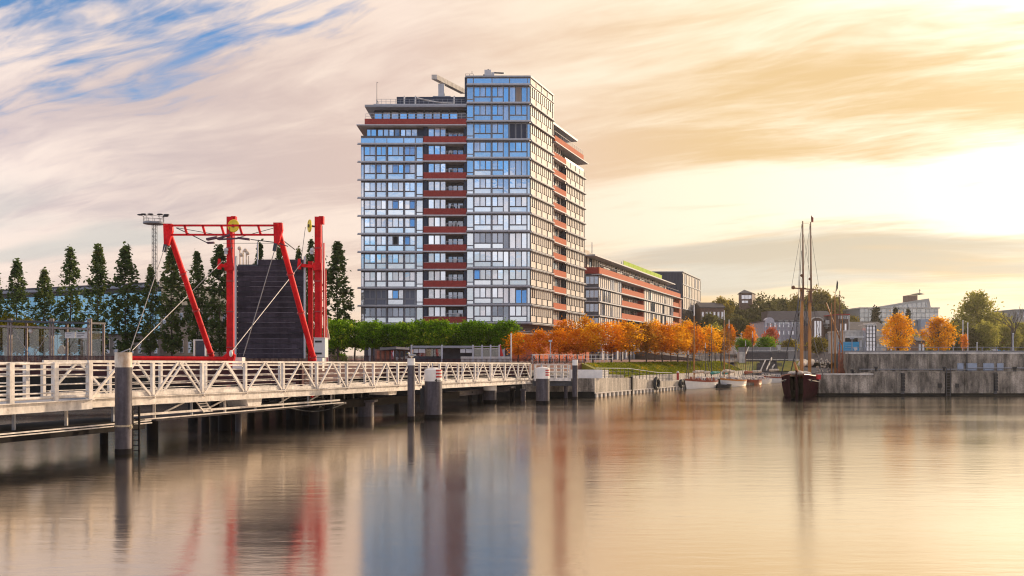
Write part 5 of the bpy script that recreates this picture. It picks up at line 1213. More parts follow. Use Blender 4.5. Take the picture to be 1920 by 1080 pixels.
LORR = leafmat('rust_olive_leaf', (.16, .07, .01), (.62, .26, .02), (.42, .40, .05), .5)
def crown(kind, var, lm, H, Wd, nclump, per, rc, leaf):
    """crown mesh in metres, Wd = half width"""
    k = (kind, var, lm.name, H, Wd)
    if k not in CR:
        p = crown_pts(kind, var * 13 + 5, nclump, per, rc) * np.array([Wd, Wd, H]); CR[k] = leaf_mesh('crown', p, leaf, lm, var)
    return CR[k]
TK = {}
def trunk(H, r, nb, spread, var, bark, forkz=.35):
    k = (H, r, nb, spread, var, bark.name)
    if k not in TK:
        rng = random.Random(var * 7 + 1); b = MB(); n_ = 5; pts = [V((rng.uniform(-.04, .04) * H * (i > 0) * .4, rng.uniform(-.04, .04) * H * (i > 0) * .4, H * i / n_)) for i in range(n_ + 1)]
        for i in range(n_): b.tube(pts[i], pts[i + 1], r * (1 - .8 * i / n_), r * (1 - .8 * (i + 1) / n_), 7)
        for j in range(nb):
            z = H * (forkz + (.9 - forkz) * j / nb); a = rng.uniform(0, 6.28); l = spread * (1 - .6 * (z / H - forkz)) * rng.uniform(.6, 1); s_ = V((0, 0, z)); e = s_ + V((math.cos(a) * l, math.sin(a) * l, l * rng.uniform(.4, 1.0)))
            m_ = s_.lerp(e, .5) + V((0, 0, -l * .06)); b.tube(s_, m_, r * .38, r * .24, 5); b.tube(m_, e, r * .24, r * .08, 5)
            e2 = m_ + V((math.cos(a + .9) * l * .5, math.sin(a + .9) * l * .5, l * .45)); b.tube(m_, e2, r * .2, r * .06, 5)
        TK[k] = b.mesh('trunk', bark)
    return TK[k]
def tree(name, lab, px, D, z0, crown_me, czb, tr_me, cs=(1, 1, 1), rot=None, group=None, cat='tree', x=None):
    x = XA(px, D) if x is None else x
    t_ = thing(name, lab, cat, (x, D, z0), group); rz_ = random.uniform(0, 6.28) if rot is None else rot
    place('trunk', tr_me, t_, (x, D, z0), (0, 0, rz_), (1, 1, cs[2]))
    place('crown', crown_me, t_, (x, D, z0 + czb), (0, 0, rz_), cs)
    return t_
# --- the dark poplars in a row on the left bank
PP = [(-6, 512, 20, 'dark poplar cut by the left edge of the photo'), (32, 485, 21, 'bushy dark poplar standing in front of the left end of the blue hall'), (84, 500, 21, 'shortest dark poplar left of the three tall even ones'), (132, 457, 23, 'pointed dark poplar left of the three even ones before the blue hall'), (184, 454, 25, 'dark poplar in the middle of the three tall even ones'), (236, 456, 26, 'dark poplar right of the three even ones, left of the lamp mast'), (282, 496, 18, 'narrow short dark poplar directly below the floodlight mast'), (322, 458, 26, 'dark poplar crossed by the left leg of the red portal'), (370, 465, 22, 'slim dark poplar standing inside the red portal'), (411, 455, 25, 'dark poplar directly left of the left red post'), (487, 452, 17, 'dark poplar tip showing above the left part of the raised leaf'), (523, 460, 17, 'dark poplar tip behind the right corner of the red portal'), (560, 462, 17, 'dark poplar tip between the portal leg and the right red post'), (583, 443, 16, 'dark poplar hidden by the right red post'), (633, 449, 28, 'tall airy poplar between the right red post and the tower')]
for i, (px, yt_, hw, lab) in enumerate(PP):
    D = 134 if i < 10 else 142; k = D / F
    H = (660 - yt_) * k; z0 = 3.2; zc = 1.6
    cm = crown('poplar', i % 5, LPOP, 10.0, 1.0, 330, 9, (.085, .019), .15)
    cs = (hw * k * (1.02 + .05 * ((i * 7) % 4)), hw * k * (1.02 + .05 * ((i * 7) % 4)), (H - zc + .8) / 10.0)
    t_ = thing('poplar_tree', lab, 'poplar', (XA(px, D), D, z0), 'row of dark poplars on the left bank'); rz_ = random.uniform(0, 6.28)
    place('trunk', trunk(10.0, .16, 9, .9, i % 3, BARK), t_, (XA(px, D), D, z0), (0, 0, rz_), (1, 1, (H) / 10.5))
    place('crown', cm, t_, (XA(px, D), D, z0 + zc), (0, 0, rz_), cs)
# --- trimmed green plane trees in front of the tower
LABG = ['trimmed green tree leftmost in the row, next to the grey cabinet', 'trimmed green tree second from the grey cabinet', 'trimmed green tree third from the grey cabinet, left of the tower', 'trimmed green tree below the left corner of the tower', 'trimmed green tree left of the slim mooring pile', 'trimmed green tree behind the slim mooring pile', 'trimmed green tree under the left balconies of the tower', 'trimmed green tree under the red brick balconies', 'trimmed green tree above the open bay of the pavilion', 'trimmed green tree second from the right end of the green row', 'light green tree at the right end of the row beside the orange trees']
for i, lab in enumerate(LABG):
    px = 634 + i * 31.5; D = 118 + (i % 2) * 2.5
    cm = crown('box', i % 4, LGRN, 3.2, 1.95, 230, 20, (.14, .065), .15)
    tree('plane_tree', lab, px, D, 3.2, cm, 2.15 + random.uniform(-.1, .1), trunk(4.6, .16, 7, 1.2, i % 3, BARK, .45), (1, 1, random.uniform(.92, 1.08)), None, 'row of trimmed green trees before the tower')
# --- the orange avenue
OT = [(972, 103, 3.6, 1.45, 'small amber tree leftmost in the orange row beside the white pole'), (1012, 104, 3.8, 1.5, 'thin amber tree second from the left in front of the brick plinth'), (1048, 105, 4.0, 1.6, 'amber tree below the right corner of the tower'), (1082, 106, 4.0, 1.6, 'orange tree before the right end of the tower plinth'), (1112, 107, 4.8, 1.75, 'orange tree standing behind the parked bicycles'), (1146, 108, 5.1, 1.8, 'tall orange tree right of the parked bicycles'), (1180, 111, 4.9, 1.75, 'orange tree before the left bays of the long block'), (1212, 113, 5.0, 1.8, 'orange tree before the orange balconies of the long block'), (1242, 116, 4.9, 1.75, 'orange tree before the white bays of the long block'), (1271, 119, 5.0, 1.8, 'orange tree below the end wall of the long block'), (1300, 123, 5.2, 1.9, 'orange tree below the dark office cube'), (1330, 127, 5.0, 1.8, 'orange tree behind the tall brown boat mast'), (1352, 131, 4.6, 1.7, 'last orange tree before the concrete terrace walls')]
for i, (px, D, H, w, lab) in enumerate(OT):
    cm = crown('spread' if i % 3 == 1 else 'round', i % 5, [LORA, LORB, LORR, LORA, LORB][i % 5] if i > 2 else LORA, 3.6, 1.7, 120, 21, (.17, .085), .12)
    s_ = w / 1.7; zc = 1.55 if i > 3 else 1.2
    tree('orange_tree', lab, px, D, 3.2, cm, zc, trunk(3.6, .11, 10, 1.1, i % 3, BARK, .4), (s_ * 1.28, s_ * 1.28, (H - zc) / 3.75), None, 'orange autumn trees along the left promenade')
O2 = [(1062, 128, 'orange tree of the back row behind the tower end'), (1098, 131, 'brown orange tree of the back row in the gap between tower and long block'), (1165, 136, 'back row orange tree behind the second quay railing span'), (1228, 141, 'back row orange tree rising before the middle bays'), (1258, 144, 'back row amber tree before the right balconies'), (1288, 147, 'back row orange tree with a thin leading shoot'), (1341, 150, 'olive green tree ending the back row')]
for i, (px, D, lab) in enumerate(O2):
    cm = crown('round', i % 4, LORB if i % 2 else LORA, 3.6, 1.7, 120, 21, (.17, .085), .12) if i < 6 else crown('round', 2, LMIX, 3.6, 1.7, 105, 24, (.20, .10), .13)
    tree('orange_tree' if i < 6 else 'green_tree', lab, px, D, 3.2, cm, 1.9, trunk(3.6, .11, 10, 1.1, i % 3, BARK, .4), (1.15, 1.15, 1.15 + .1 * (i % 2)), None, 'orange autumn trees of the back row')
# --- two bright orange trees on the right quay and their small neighbours
cmA = crown('spread', 1, LORB, 4.3, 2.35, 150, 36, (.125, .055), .115); cmB = crown('spread', 2, LORB, 4.2, 2.5, 135, 36, (.125, .055), .115)
D = 110
tree('orange_tree', 'fullest bright orange tree standing alone above the upper quay wall', 1684, D, 4.4, cmA, .45, trunk(4.1, .17, 18, 2.0, 1, BARK, .2), (1, 1, 1), 1.0, 'bright orange trees on the right quay')
tree('orange_tree', 'ragged bright orange tree right of the fullest one with a dark trunk showing', 1760, D, 4.4, cmB, .5, trunk(4.1, .19, 18, 2.2, 2, BARK, .2), (1, 1, .93), 2.0, 'bright orange trees on the right quay')
cmS = crown('round', 3, LORA, 1.7, .7, 50, 20, (.2, .12), .10)
tree('orange_tree', 'small thin orange tree beside the white flag poles', 1807, 128, 4.4, cmS, .9, trunk(2.2, .06, 6, .6, 1, BARK), (1, 1, 1), 0, 'small autumn trees behind the right quay')
cmP = crown('round', 2, LPNK, 1.9, 1.1, 70, 22, (.2, .12), .12)
tree('orange_tree', 'low pinkish orange tree above the parked vans', 1873, 160, 5.2, cmP, .6, trunk(2.0, .06, 6, .6, 1, BARK), (1.2, 1.2, 1), 0, 'small autumn trees behind the right quay')
tree('orange_tree', 'orange tree on the terrace left of the two green shrubs', 1406, 172, 5.3, crown('spread', 3, LORA, 3.4, 1.7, 130, 28, (.16, .09), .15), 1.0, trunk(3.2, .09, 9, 1.1, 1, BARK, .3), (1, 1, 1), 0, 'autumn trees on the terrace')
tree('orange_tree', 'dark orange tree behind the two thin boat masts', 1368, 168, 5.0, crown('spread', 1, LORA, 3.4, 1.7, 130, 28, (.16, .09), .15), 1.4, trunk(3.4, .09, 9, 1.1, 2, BARK, .3), (1.0, 1.0, 1), 0, 'autumn trees on the terrace')
tree('orange_tree', 'pinkish orange tree in front of the scaffolded mansion', 1445, 182, 5.4, cmP, 1.0, trunk(2.8, .08, 8, .9, 0, BARK, .3), (1.45, 1.45, 1.75), 0, 'autumn trees on the terrace')
# --- right hand background trees
cmBig = crown('spread', 4, LMIX, 9.5, 5.2, 190, 40, (.13, .065), .26)
tree('broadleaf_tree', 'large airy green tree rising above the right quay against the sky', 1832, 178, 5.0, cmBig, 1.6, trunk(9, .3, 16, 4, 1, BARK, .25), (1, 1, 1.05), 0, 'trees behind the right quay')
cmMid = crown('round', 4, LMIX, 6, 3.2, 170, 36, (.16, .08), .22)
RT = [(1792, 190, .95, .95, 'dark green tree left of the large airy one'), (1868, 195, 1.1, 1.15, 'yellow green tree right of the large airy one'), (1846, 150, .72, .62, 'hazy yellow green tree below the large airy one'), (1915, 165, .85, .7, 'pale tree cut by the right edge of the photo'), (1818, 150, .6, .5, 'low dark tree behind the small thin orange tree'), (1886, 158, .8, .6, 'olive tree behind the parked vans')]
for i, (px, D, sx, sz, lab) in enumerate(RT): tree('broadleaf_tree', lab, px, D, 4.6, crown('round', 4 + i % 2, LMIX if i not in (0, 4) else LHIL, 6, 3.2, 170, 36, (.16, .08), .22), .7, trunk(5, .18, 9, 2, i % 3, BARK), (sx, sx, sz * 1.15), None, 'trees behind the right quay')
t_ = thing('bare_tree', 'bare leafless tree with thin branches near the right edge', 'tree', (XA(1897, 118), 118, 4.4))
rng = random.Random(5); b = MB()
def branch(p, d, l, r_, dep):
    q = p + d * l; b.tube(p, q, r_, r_ * .65, 6 if dep < 2 else 4, cap=False)
    if dep < 5:
        for _ in range(2 if dep else 4):
            a = V((rng.uniform(-1, 1), rng.uniform(-1, 1), rng.uniform(-.1, .8))).normalized(); branch(q, (d * 1.0 + a * .75).normalized(), l * rng.uniform(.62, .88), r_ * .62, dep + 1)
branch(V((XA(1897, 118), 118, 4.4)), V((0, 0, 1)), 1.9, .19, 0); b.build('branches', BARK, t_)
for px, yt_, lab in ((1642, 581, 'dark conifer before the left wing of the modern glass building'), (1679, 582, 'small conifer tip rising over the fullest orange tree'), (1703, 585, 'dark conifer right of the fullest orange tree top')):
    D = 262; x = XA(px, D); z0 = hill_z(x, D); H = max(5, ZA(yt_, D) - z0)
    t_ = thing('conifer_tree', lab, 'conifer', (x, D, z0), 'dark conifers before the modern building')
    place('trunk', trunk(10.0, .16, 4, .6, 0, BARK), t_, (x, D, z0), (0, 0, 0), (1, 1, H / 11)); place('crown', crown('cone', 1, LCON, 10, 2.1, 150, 26, (.14, .03), .24), t_, (x, D, z0 + .3), (0, 0, px), (1.35 if px == 1642 else .9, 1.35 if px == 1642 else .9, H / 10))
# --- the wooded hill: single crowns where one can tell them apart, the rest as one mass
HT = [(1352, 292, 566, 24, LHIY, 'yellowing tree at the left end of the hill beside the brick hill building'), (1404, 300, 590, 26, LHIL, 'dark round tree below the hilltop brick tower'), (1440, 300, 570, 20, LHIL, 'dark tree right of the hilltop brick tower'), (1470, 310, 566, 20, LHIL, 'dark hill tree left of the tall ship masts'), (1490, 270, 566, 15, LHIY, 'thin yellowing tree seen between the tall ship masts'), (1535, 292, 552, 30, LHIY, 'broad olive tree crowning the hill right of the tall ship masts'), (1562, 290, 566, 20, LHIY, 'yellow green hill tree behind the thin masts'), (1330, 270, 596, 18, LHIL, 'dark tree beside the office cube at the foot of the hill'), (1385, 262, 600, 24, LHIL, 'dark spreading tree low on the hill above the orange trees'), (1600, 270, 598, 14, LHIY, 'yellow bush like tree right of the brick house with the clock')]
for i, (px, D, yt_, hw, lm, lab) in enumerate(HT):
    x = XA(px, D); z0 = hill_z(x, D); H = ZA(yt_, D) - z0; w = hw * D / F
    tree('hill_tree', lab, px, D, z0 - .5, crown('round', 6 + i % 3, lm, 8, 4, 170, 40, (.15, .08), .36), 1.2, trunk(8, .22, 8, 2, i % 3, BARK), (w / 4, w / 4, (H - .7) / 8), None, 'single trees on the wooded hill')
rng = np.random.default_rng(3); pts = []
for _ in range(95):
    px = rng.uniform(1318, 1580); D = rng.uniform(262, 335); x = XA(px, D); z0 = hill_z(x, D); w = rng.uniform(3, 5.2); h = rng.uniform(6.5, 10.5)
    if px > 1375 and px < 1425 and D < 318: h *= .7
    pts.append(crown_pts('round', int(rng.integers(1e6)), 60, 16, (.17, .09)) * np.array([w, w, h]) + np.array([x, D, z0 - .5]))
me = leaf_mesh('wood', np.concatenate(pts), .48, LHIL, 4); o = bpy.data.objects.new('wood', me); COL.objects.link(o); o['kind'] = 'stuff'; o['label'] = 'dark autumn wood covering the hill'
rng = np.random.default_rng(8); pts = []
for _ in range(34):
    px = rng.uniform(1590, 1990); D = rng.uniform(215, 250); x = XA(px, D); z0 = 3; w = rng.uniform(2.5, 4); h = rng.uniform(4, 6.5) + (4 if px > 1770 else 0)
    pts.append(crown_pts('round', int(rng.integers(1e6)), 50, 14, (.17, .09)) * np.array([w, w, h]) + np.array([x, D, z0]))
me = leaf_mesh('undergrowth', np.concatenate(pts), .42, LMIX, 5); o = bpy.data.objects.new('undergrowth', me); COL.objects.link(o); o['kind'] = 'stuff'; o['label'] = 'mixed bushes behind the right quay'
# --- shrubs
for px, D, w, h, lab in ((1388, 158, 1.3, 1.9, 'left bright green shrub on the terrace wall'), (1400, 158, 1.2, 1.7, 'bright green shrub in the middle of the terrace wall'), (1437, 158, 2.1, 2.2, 'wide bright green shrub at the right end of the terrace wall')):
    tree('green_shrub', lab, px, D, 5.3, crown('round', 9, LGRN, 2, 1.2, 80, 24, (.2, .12), .11), -.1, trunk(1.2, .06, 5, .5, 0, BARK), (w / 1.2, w / 1.2, h / 2), None, 'green shrubs on the terrace wall', 'shrub')
for px, D, w, h, lm, lab in ((10, 112, 2.6, 3.2, LYEL, 'yellowing bush at the left edge above the glass shelter'), (42, 110, 2.2, 2.9, LYEL, 'yellowing bush above the first bay of the glass shelter'), (64, 114, 1.6, 2.2, LMIX, 'olive bush behind the glass shelter'), (640, 121, 1.0, 1.1, LGRN, 'low green bush behind the grey cabinet'), (1480, 168, 2.2, 2.0, LHIY, 'brownish bush below the scaffolded mansion'), (1535, 175, 2.4, 2.6, LHIY, 'grey green bush before the arched gable')):
    tree('bush', lab, px, D, 3.2 if px < 1000 else 5, crown('round', 8, lm, 2, 1.2, 80, 24, (.2, .12), .12), (ZA(602, D) - 3.2 - 3.0 if px < 200 else 0), trunk(3.2, .08, 6, .8, 0, BARK), (w / 1.2, w / 1.2, h / 2), None, None, 'bush')
# --- fallen-leaf grass on the bank
rng = np.random.default_rng(2); s_ = rng.uniform(13, 62.5, 15000); o_ = rng.uniform(3.7, 7.5, 15000)
pts = np.stack([Q0.x + QD.x * s_ + QN.x * o_, Q0.y + QD.y * s_ + QN.y * o_, 1.6 + (o_ - 3.62) / 3.98 * 1.65 + .05], 1)
me = leaf_mesh('grass', pts, .09, leafmat('bank_grass', (.07, .10, .006), (.30, .32, .02), (.85, .42, .03), .35), 3); o = bpy.data.objects.new('grass', me); COL.objects.link(o); o['kind'] = 'stuff'; o['label'] = 'grass with fallen leaves on the quay bank'
# ================================================================ left bank: hall, sheds, shelter, pavilion, mast
hall = thing('glass_hall', 'long blue glass hall with a flat dark roof behind the poplars', 'hall', (-75, 175, 3.2))
HA, HB = V((XA(-60, 184), 184, 3.2)), V((XA(303, 160), 160, 3.2)); hd = (HB - HA); hl = hd.length; hd.normalize(); hn = V((hd.y, -hd.x, 0))
ztH = 17.6
b = MB(); b.prism([HA[:2], HB[:2], (HB - hn * 22)[:2], (HA - hn * 22)[:2]], 3.2, ztH - .6); b.build('wall', FACADE, hall)
nH = 26
for i in range(nH):
    st = hl / nH
    for z0, z1 in ((4.2, 8.3), (8.42, 12.6), (12.72, 16.2)):
        bb = MB(); bb.para(HA + hd * (i * st + .06) + hn * .02 + V((0, 0, z0 - 3.2)), hd * (st - .12), hn * .08, (0, 0, z1 - z0)); bb.build('glass_panel', GLB, hall)
b = MB(); b.para(HA - hn * 1 + V((0, 0, ztH - 3.8)), hd * (hl + .6), hn * 2.2, (0, 0, .5)); b.build('roof_edge', GREYM, hall)
b = MB(); b.para(HA - hn * 20 + V((0, 0, ztH - 3.3)), hd * hl, hn * 20.6, (0, 0, .45)); b.build('roof', ROOFD, hall)
b = MB(); b.para(HA + hn * .0 + V((0, 0, ztH - 4.7)), hd * hl, hn * .12, (0, 0, .5)); b.build('frieze', DARKM, hall)
def house(name, lab, px0, px1, D, ytop, z0, wallm, roofm, depth=9, rows=2, cols=4, gable=0.0, wg=GLD, fm=WHITE, group=None, wh=.55, cat='house', flat=False):
    x0, x1 = XA(px0, D), XA(px1, D); zt_ = ZA(ytop, D); t_ = thing(name, lab, cat, ((x0 + x1) / 2, D, z0), group)
    ze = zt_ - gable
    b = MB(); b.box(x0, x1, D, D + depth, z0, ze); b.build('wall', wallm, t_)
    b = MB()
    if gable: b.extrude([(x0 - .3, D - .3, ze), (x1 + .3, D - .3, ze), (x1 + .3, D + depth / 2, zt_), (x0 - .3, D + depth / 2, zt_)], (0, 0, .18)); b.extrude([(x0 - .3, D + depth + .3, ze), (x1 + .3, D + depth + .3, ze), (x1 + .3, D + depth / 2, zt_), (x0 - .3, D + depth / 2, zt_)], (0, 0, .18)); b.extrude([(x0, D, ze), (x0, D + depth, ze), (x0, D + depth / 2, zt_)], (.2, 0, 0)); b.extrude([(x1 - .2, D, ze), (x1 - .2, D + depth, ze), (x1 - .2, D + depth / 2, zt_)], (.2, 0, 0))
    else: b.box(x0 - .2, x1 + .2, D - .2, D + depth, ze, ze + .25)
    b.build('roof', roofm, t_)
    rh = (ze - z0) / max(rows, 1); cw = (x1 - x0) / max(cols, 1)
    for r_ in range(rows):
        for c in range(cols):
            wx = x0 + cw * (c + .5); wz = z0 + rh * (r_ + .28); o = put_window('window', window_mesh(round(cw * .52, 2), round(rh * wh, 2), wg, fm, .10), t_, (wx, D - .06, wz))
    return t_
house('low_shed', 'low beige shed with a flat roof behind the right poplars', 300, 445, 150, 575, 3.2, BEIGE, ROOFD, 12, 2, 9, 0, GLD, WHITE, None, .5, 'shed')
house('low_shed', 'low grey customs shed with pale columns behind the left poplars', 150, 300, 148, 628, 3.2, TERR, ROOFD, 8, 1, 10, 0, GLD, WHITE, None, .55, 'shed')
house('low_shed', 'flat pale building seen below the crowns left of the tower', 440, 620, 160, 618, 3.2, BEIGE, ROOFD, 9, 1, 12, 0, GLD, WHITE, None, .55, 'shed')
# lattice light mast
D = 150.0; lm_ = thing('light_mast', 'tall lattice floodlight mast with a round railed platform left of the red portal', 'light mast', (XA(288, D), D, 3.2))
x0, x1 = XA(285.2, D), XA(291.8, D); zp_ = ZA(418, D)
for (x, y) in ((x0, D), (x1, D), (x0, D + .62), (x1, D + .62)): b = MB(); b.bar((x, y, 3.2), (x, y, zp_), .08, .08); b.build('leg', DARKM, lm_)
b = MB(); z = 3.4; i = 0
while z < zp_ - .7:
    for y in (D, D + .62): b.bar((x0 if i % 2 else x1, y, z), (x1 if i % 2 else x0, y, z + .62), .04, .04, (0, 1, 0)); b.bar((x0, y, z), (x1, y, z), .03, .03)
    z += .62; i += 1
b.build('lattice', DARKM, lm_)
xc = XA(287, D)
b = MB(); b.tube((xc, D + .3, zp_ - .15), (xc, D + .3, zp_ + .12), 1.75, 1.8, 24); b.build('platform', GREYM, lm_)
b = MB()
for i in range(10): a = i * .628; b.bar((xc + 1.7 * math.cos(a), D + .3 + 1.7 * math.sin(a), zp_), (xc + 1.7 * math.cos(a), D + .3 + 1.7 * math.sin(a), zp_ + 1.1), .05, .05)
b.torus((xc, D + .3, zp_ + 1.1), (0, 0, 1), 1.7, .03, 24, 5); b.torus((xc, D + .3, zp_ + .6), (0, 0, 1), 1.7, .025, 24, 5); b.build('platform_railing', DARKM, lm_)
for dx_, dy_, t0 in ((-2.2, -.4, .25), (-1.3, -1.2, .1), (.0, -1.4, 0), (1.5, -1.0, -.1), (2.3, -.2, -.3), (1.7, .9, -.2)):
    b = MB(); c = V((xc + dx_, D + .3 + dy_, zp_ + 1.35 + abs(t0) * .3)); b.ball(c, .5, 10, 5, (1.15, .7, .32)); b.bar(c, (xc + dx_ * .72, D + .3 + dy_ * .72, zp_ + 1.05), .06, .06); b.build('floodlight', DARKM, lm_)
# glass shelter on the left
D = 90.0; sh_ = thing('glass_shelter', 'steel framed glass shelter with thin tie rods at the left edge', 'shelter', (XA(90, D), D, 3.2))
for i, px in enumerate((-64, 18.5, 97, 168)):
    x = XA(px, D); b = MB(); b.box(x - .22, x - .07, D - .1, D + .1, 3.2, ZA(598, D)); b.box(x + .07, x + .22, D - .1, D + .1, 3.2, ZA(598, D)); b.box(x - .2, x + .2, D - .12, D + .12, ZA(601, D), ZA(597.5, D)); b.build('post', SHEL, sh_)
    b = MB(); b.box(x - .12, x + .1, D + 3.0, D + 3.2, 3.2, ZA(604, D)); b.build('rear_post', SHEL, sh_)
b = MB(); b.bar((XA(-70, D), D - .02, ZA(609.5, D)), (XA(171, D), D - .02, ZA(617, D)), .12, .22); b.build('beam', SHEL, sh_)
b = MB(); b.extrude([(XA(-70, D), D - .3, ZA(602, D)), (XA(170, D), D - .3, ZA(608, D)), (XA(170, D), D + 3.4, ZA(606, D)), (XA(-70, D), D + 3.4, ZA(600, D))], (0, 0, .2)); b.build('roof', DARKM, sh_)
for a, c in ((-60, 15), (23, 93), (101, 164)): b = MB(); b.box(XA(a, D) + .1, XA(c, D) - .05, D + 3.0, D + 3.05, 3.4, ZA(614, D)); b.build('glass_pane', GLT, sh_)
for p, q in (((24, 618), (62, 674)), ((93, 621), (60, 674))): b = MB(); b.tube(PT(*p, D), PT(*q, D), .035, n=6); b.build('tie_rod', ROD, sh_)
b = MB(); b.ball(PT(58, 620, D + .4), .3, 10, 6, (.8, .8, 1)); b.tube(PT(58, 613, D + .4), PT(58, 617, D + .4), .05); b.build('lamp', SIGNW, sh_)
for a, c in ((118.5, 138), (139.5, 161)):
    b = MB(); b.box(XA(a, D), XA(c, D), D + .3, D + .36, ZA(634, D), ZA(622.5, D)); s_ = b.build('sign_board', SIGNW, sh_)
    b = MB()
    for j, (w, y) in enumerate(((.8, 625), (.7, 628), (.45, 631))): b.box(XA(a, D) + .12, XA(a, D) + .12 + w * (1 if a > 130 else .75), D + .285, D + .3, ZA(y + .9, D), ZA(y, D))
    b.build('print_line', GREYM if a < 130 else DARKM, sh_)
t_ = thing('white_tent', 'small white pointed canopy behind the right bay of the glass shelter', 'canopy', (XA(116, 93.5), 93.5, 3.2))
b = MB(); c = PT(116, 650, 95); vs = [];
for j in range(9): a = math.pi * j / 8; b.tube(c + V((-.55 + .14 * j, 0, -.8)), c + V((-.55 + .14 * j, 0, -.8 + .95 * math.sin(a) ** .6 + .05)), .075, .07, 6)
b.build('cloth', SIGNW, t_); b = MB(); b.tube(c + V((0, 0, -1.4)), c + V((0, 0, -.75)), .05); b.build('pole', GREYM, t_)
t_ = thing('white_column', 'short white cylinder column at the left end of the shelter', 'column', (XA(9, 93), 93, 3.2))
b = MB(); b.tube((XA(9, 93), 93.3, 3.2), (XA(9, 93), 93.3, ZA(651, 93)), .24, n=16); b.build('shaft', SIGNW, t_); b = MB(); b.tube((XA(9, 93), 93.3, ZA(651, 93)), (XA(9, 93), 93.3, ZA(649, 93)), .28, n=16); b.build('cap', GREYM, t_)
t_ = thing('notice_frame', 'tall dark notice board in a white frame behind the left leg of the red portal', 'notice board', (XA(374, 95), 95, 3.2)); D = 95
b = MB(); b.box(XA(366, D), XA(383.5, D), D, D + .1, ZA(668, D), ZA(638.5, D)); b.build('board', DARKM, t_)
for px in (363.8, 384.8): b = MB(); b.box(XA(px, D) - .07, XA(px, D) + .07, D - .05, D + .12, 3.2, ZA(636.5, D)); b.build('post', WHITE, t_)
b = MB(); b.box(XA(365.5, D), XA(383.8, D), D - .03, D + .12, ZA(638.4, D), ZA(636.6, D)); b.build('rail', WHITE, t_)
# pavilion under the green trees
D = 98.0; pv = thing('cafe_pavilion', 'long low glass pavilion with a flat grey roof under the green trees', 'pavilion', (XA(855, D), D, 3.2))
b = MB(); b.box(XA(771, D), XA(887, D), D - .2, D + 4, ZA(652.2, D), ZA(648.2, D)); b.build('roof', GREYM, pv)
b = MB(); b.box(XA(887.5, D), XA(936, D), D - .1, D + 4, ZA(650, D), ZA(648.8, D)); b.build('roof_frame', LIGHTM, pv)
for px in (772, 829, 887, 904, 920, 936): b = MB(); x = XA(px, D); b.box(x - .09, x + .09, D - .28, D - .1, 3.2, ZA(646.5, D)); b.build('post', LIGHTM, pv)
b = MB(); b.box(XA(773, D), XA(935, D), D + 3.0, D + 3.2, 3.2, ZA(653, D)); b.build('rear_wall', LOGGIA, pv)
for a, c, mt in ((774, 798, GLT), (799, 812, GLT), (813, 827, GLT), (889, 902.6, GLT), (905.5, 918.6, GLT), (921.5, 934.5, GLT)): b = MB(); b.box(XA(a, D), XA(c, D), D + .05, D + .1, ZA(668, D), ZA(654.5, D)); b.build('glass_pane', mt, pv)
for a, c in ((889, 935),): b = MB(); b.box(XA(a, D), XA(c, D), D - .06, D + .04, ZA(654.3, D), ZA(652.8, D)); b.build('transom', CREAM, pv)
for a, c in ((775, 784), (785, 797), (863, 872.5), (874, 885)): b = MB(); b.box(XA(a, D), XA(c, D), D - .02, D + .04, ZA(661.5, D), ZA(654, D)); b.build('white_panel', SIGNW, pv)
for i, (a, c) in enumerate(((864, 886), (888, 903), (904.5, 919.5), (921, 936), (938, 956))): b = MB(); b.box(XA(a, D), XA(c, D), D - .25, D - .05, 3.2, ZA(668.3, D)); b.build('parapet_panel', CONCB, pv)
D = 103.0; pc = thing('striped_awning_kiosk', 'brown fronted kiosk with a dark sagging awning left of the glass pavilion', 'kiosk', (XA(735, D), D, 3.2))
b = MB(); b.box(XA(700, D), XA(768, D), D + 1, D + 4, 3.2, ZA(655, D)); b.build('wall', BRICKB, pc)
for i in range(7): b = MB(); x = XA(704 + i * 9, D); b.box(x, x + .36, D + .92, D + .99, 3.5, ZA(657.5, D)); b.build('door', random.choice([BEIGE, CANVASR, GLD]), pc)
b = MB(); b.extrude([PT(712, 652, D + 1), PT(742, 649.5, D + 1), PT(768, 653, D + 1), PT(768, 656, D), PT(742, 655.5, D), PT(712, 657, D)], (0, 0, .06)); b.build('awning', DARKM, pc)
b = MB(); b.extrude([PT(743, 650, D - .1), PT(767, 652, D - .1), PT(767, 656, D - .1), PT(743, 654, D - .1)], (0, .06, 0)); b.build('awning_cloth', CANVAS, pc)
t_ = thing('red_parasol', 'closed red parasol at the right end of the pavilion', 'parasol', (XA(937, 99.5), 99.5, 3.2)); D = 99.5
b = MB(); b.tube((XA(938, D), D, 3.2), (XA(938, D), D, ZA(645, D)), .04); b.build('pole', WHITE, t_); b = MB(); b.tube(PT(939, 668, D), PT(937, 646, D), .34, .08, 10); b.build('cloth', FLAGR, t_)
def pole(lab, px, D, ytop, r, z0, mt, cat='pole', name='flag_pole', group='slender poles on the banks', head=None):
    t_ = thing(name, lab, cat, (XA(px, D), D, z0), group); x = XA(px, D)
    b = MB(); b.tube((x, D, z0), (x, D, ZA(ytop, D)), r, r * .8, 10); b.build('shaft', mt, t_)
    if head: b = MB(); b.box(x - head, x + head, D - .2, D + .1, ZA(ytop, D), ZA(ytop, D) + .22); b.build('head', mt if head < .3 else GREYM, t_)
    else: b = MB(); b.ball((x, D, ZA(ytop, D)), r * 1.3, 8, 5); b.build('finial', mt, t_)
    return t_
pole('white pole in front of the small amber tree at the right end of the pavilion', 958.5, 97, 627, .09, 3.2, WHITE)
pole('white lamp post between the amber trees below the tower plinth', 1032, 100, 641, .07, 3.2, LIGHTM, 'street lamp', 'street_lamp', 'lamp posts on the promenade', .2)
pole('tall pale lamp post before the wooded hill left of the mansion', 1390, 175, 626, .15, 5.2, LIGHTM, 'street lamp', 'street_lamp', 'lamp posts on the promenade')
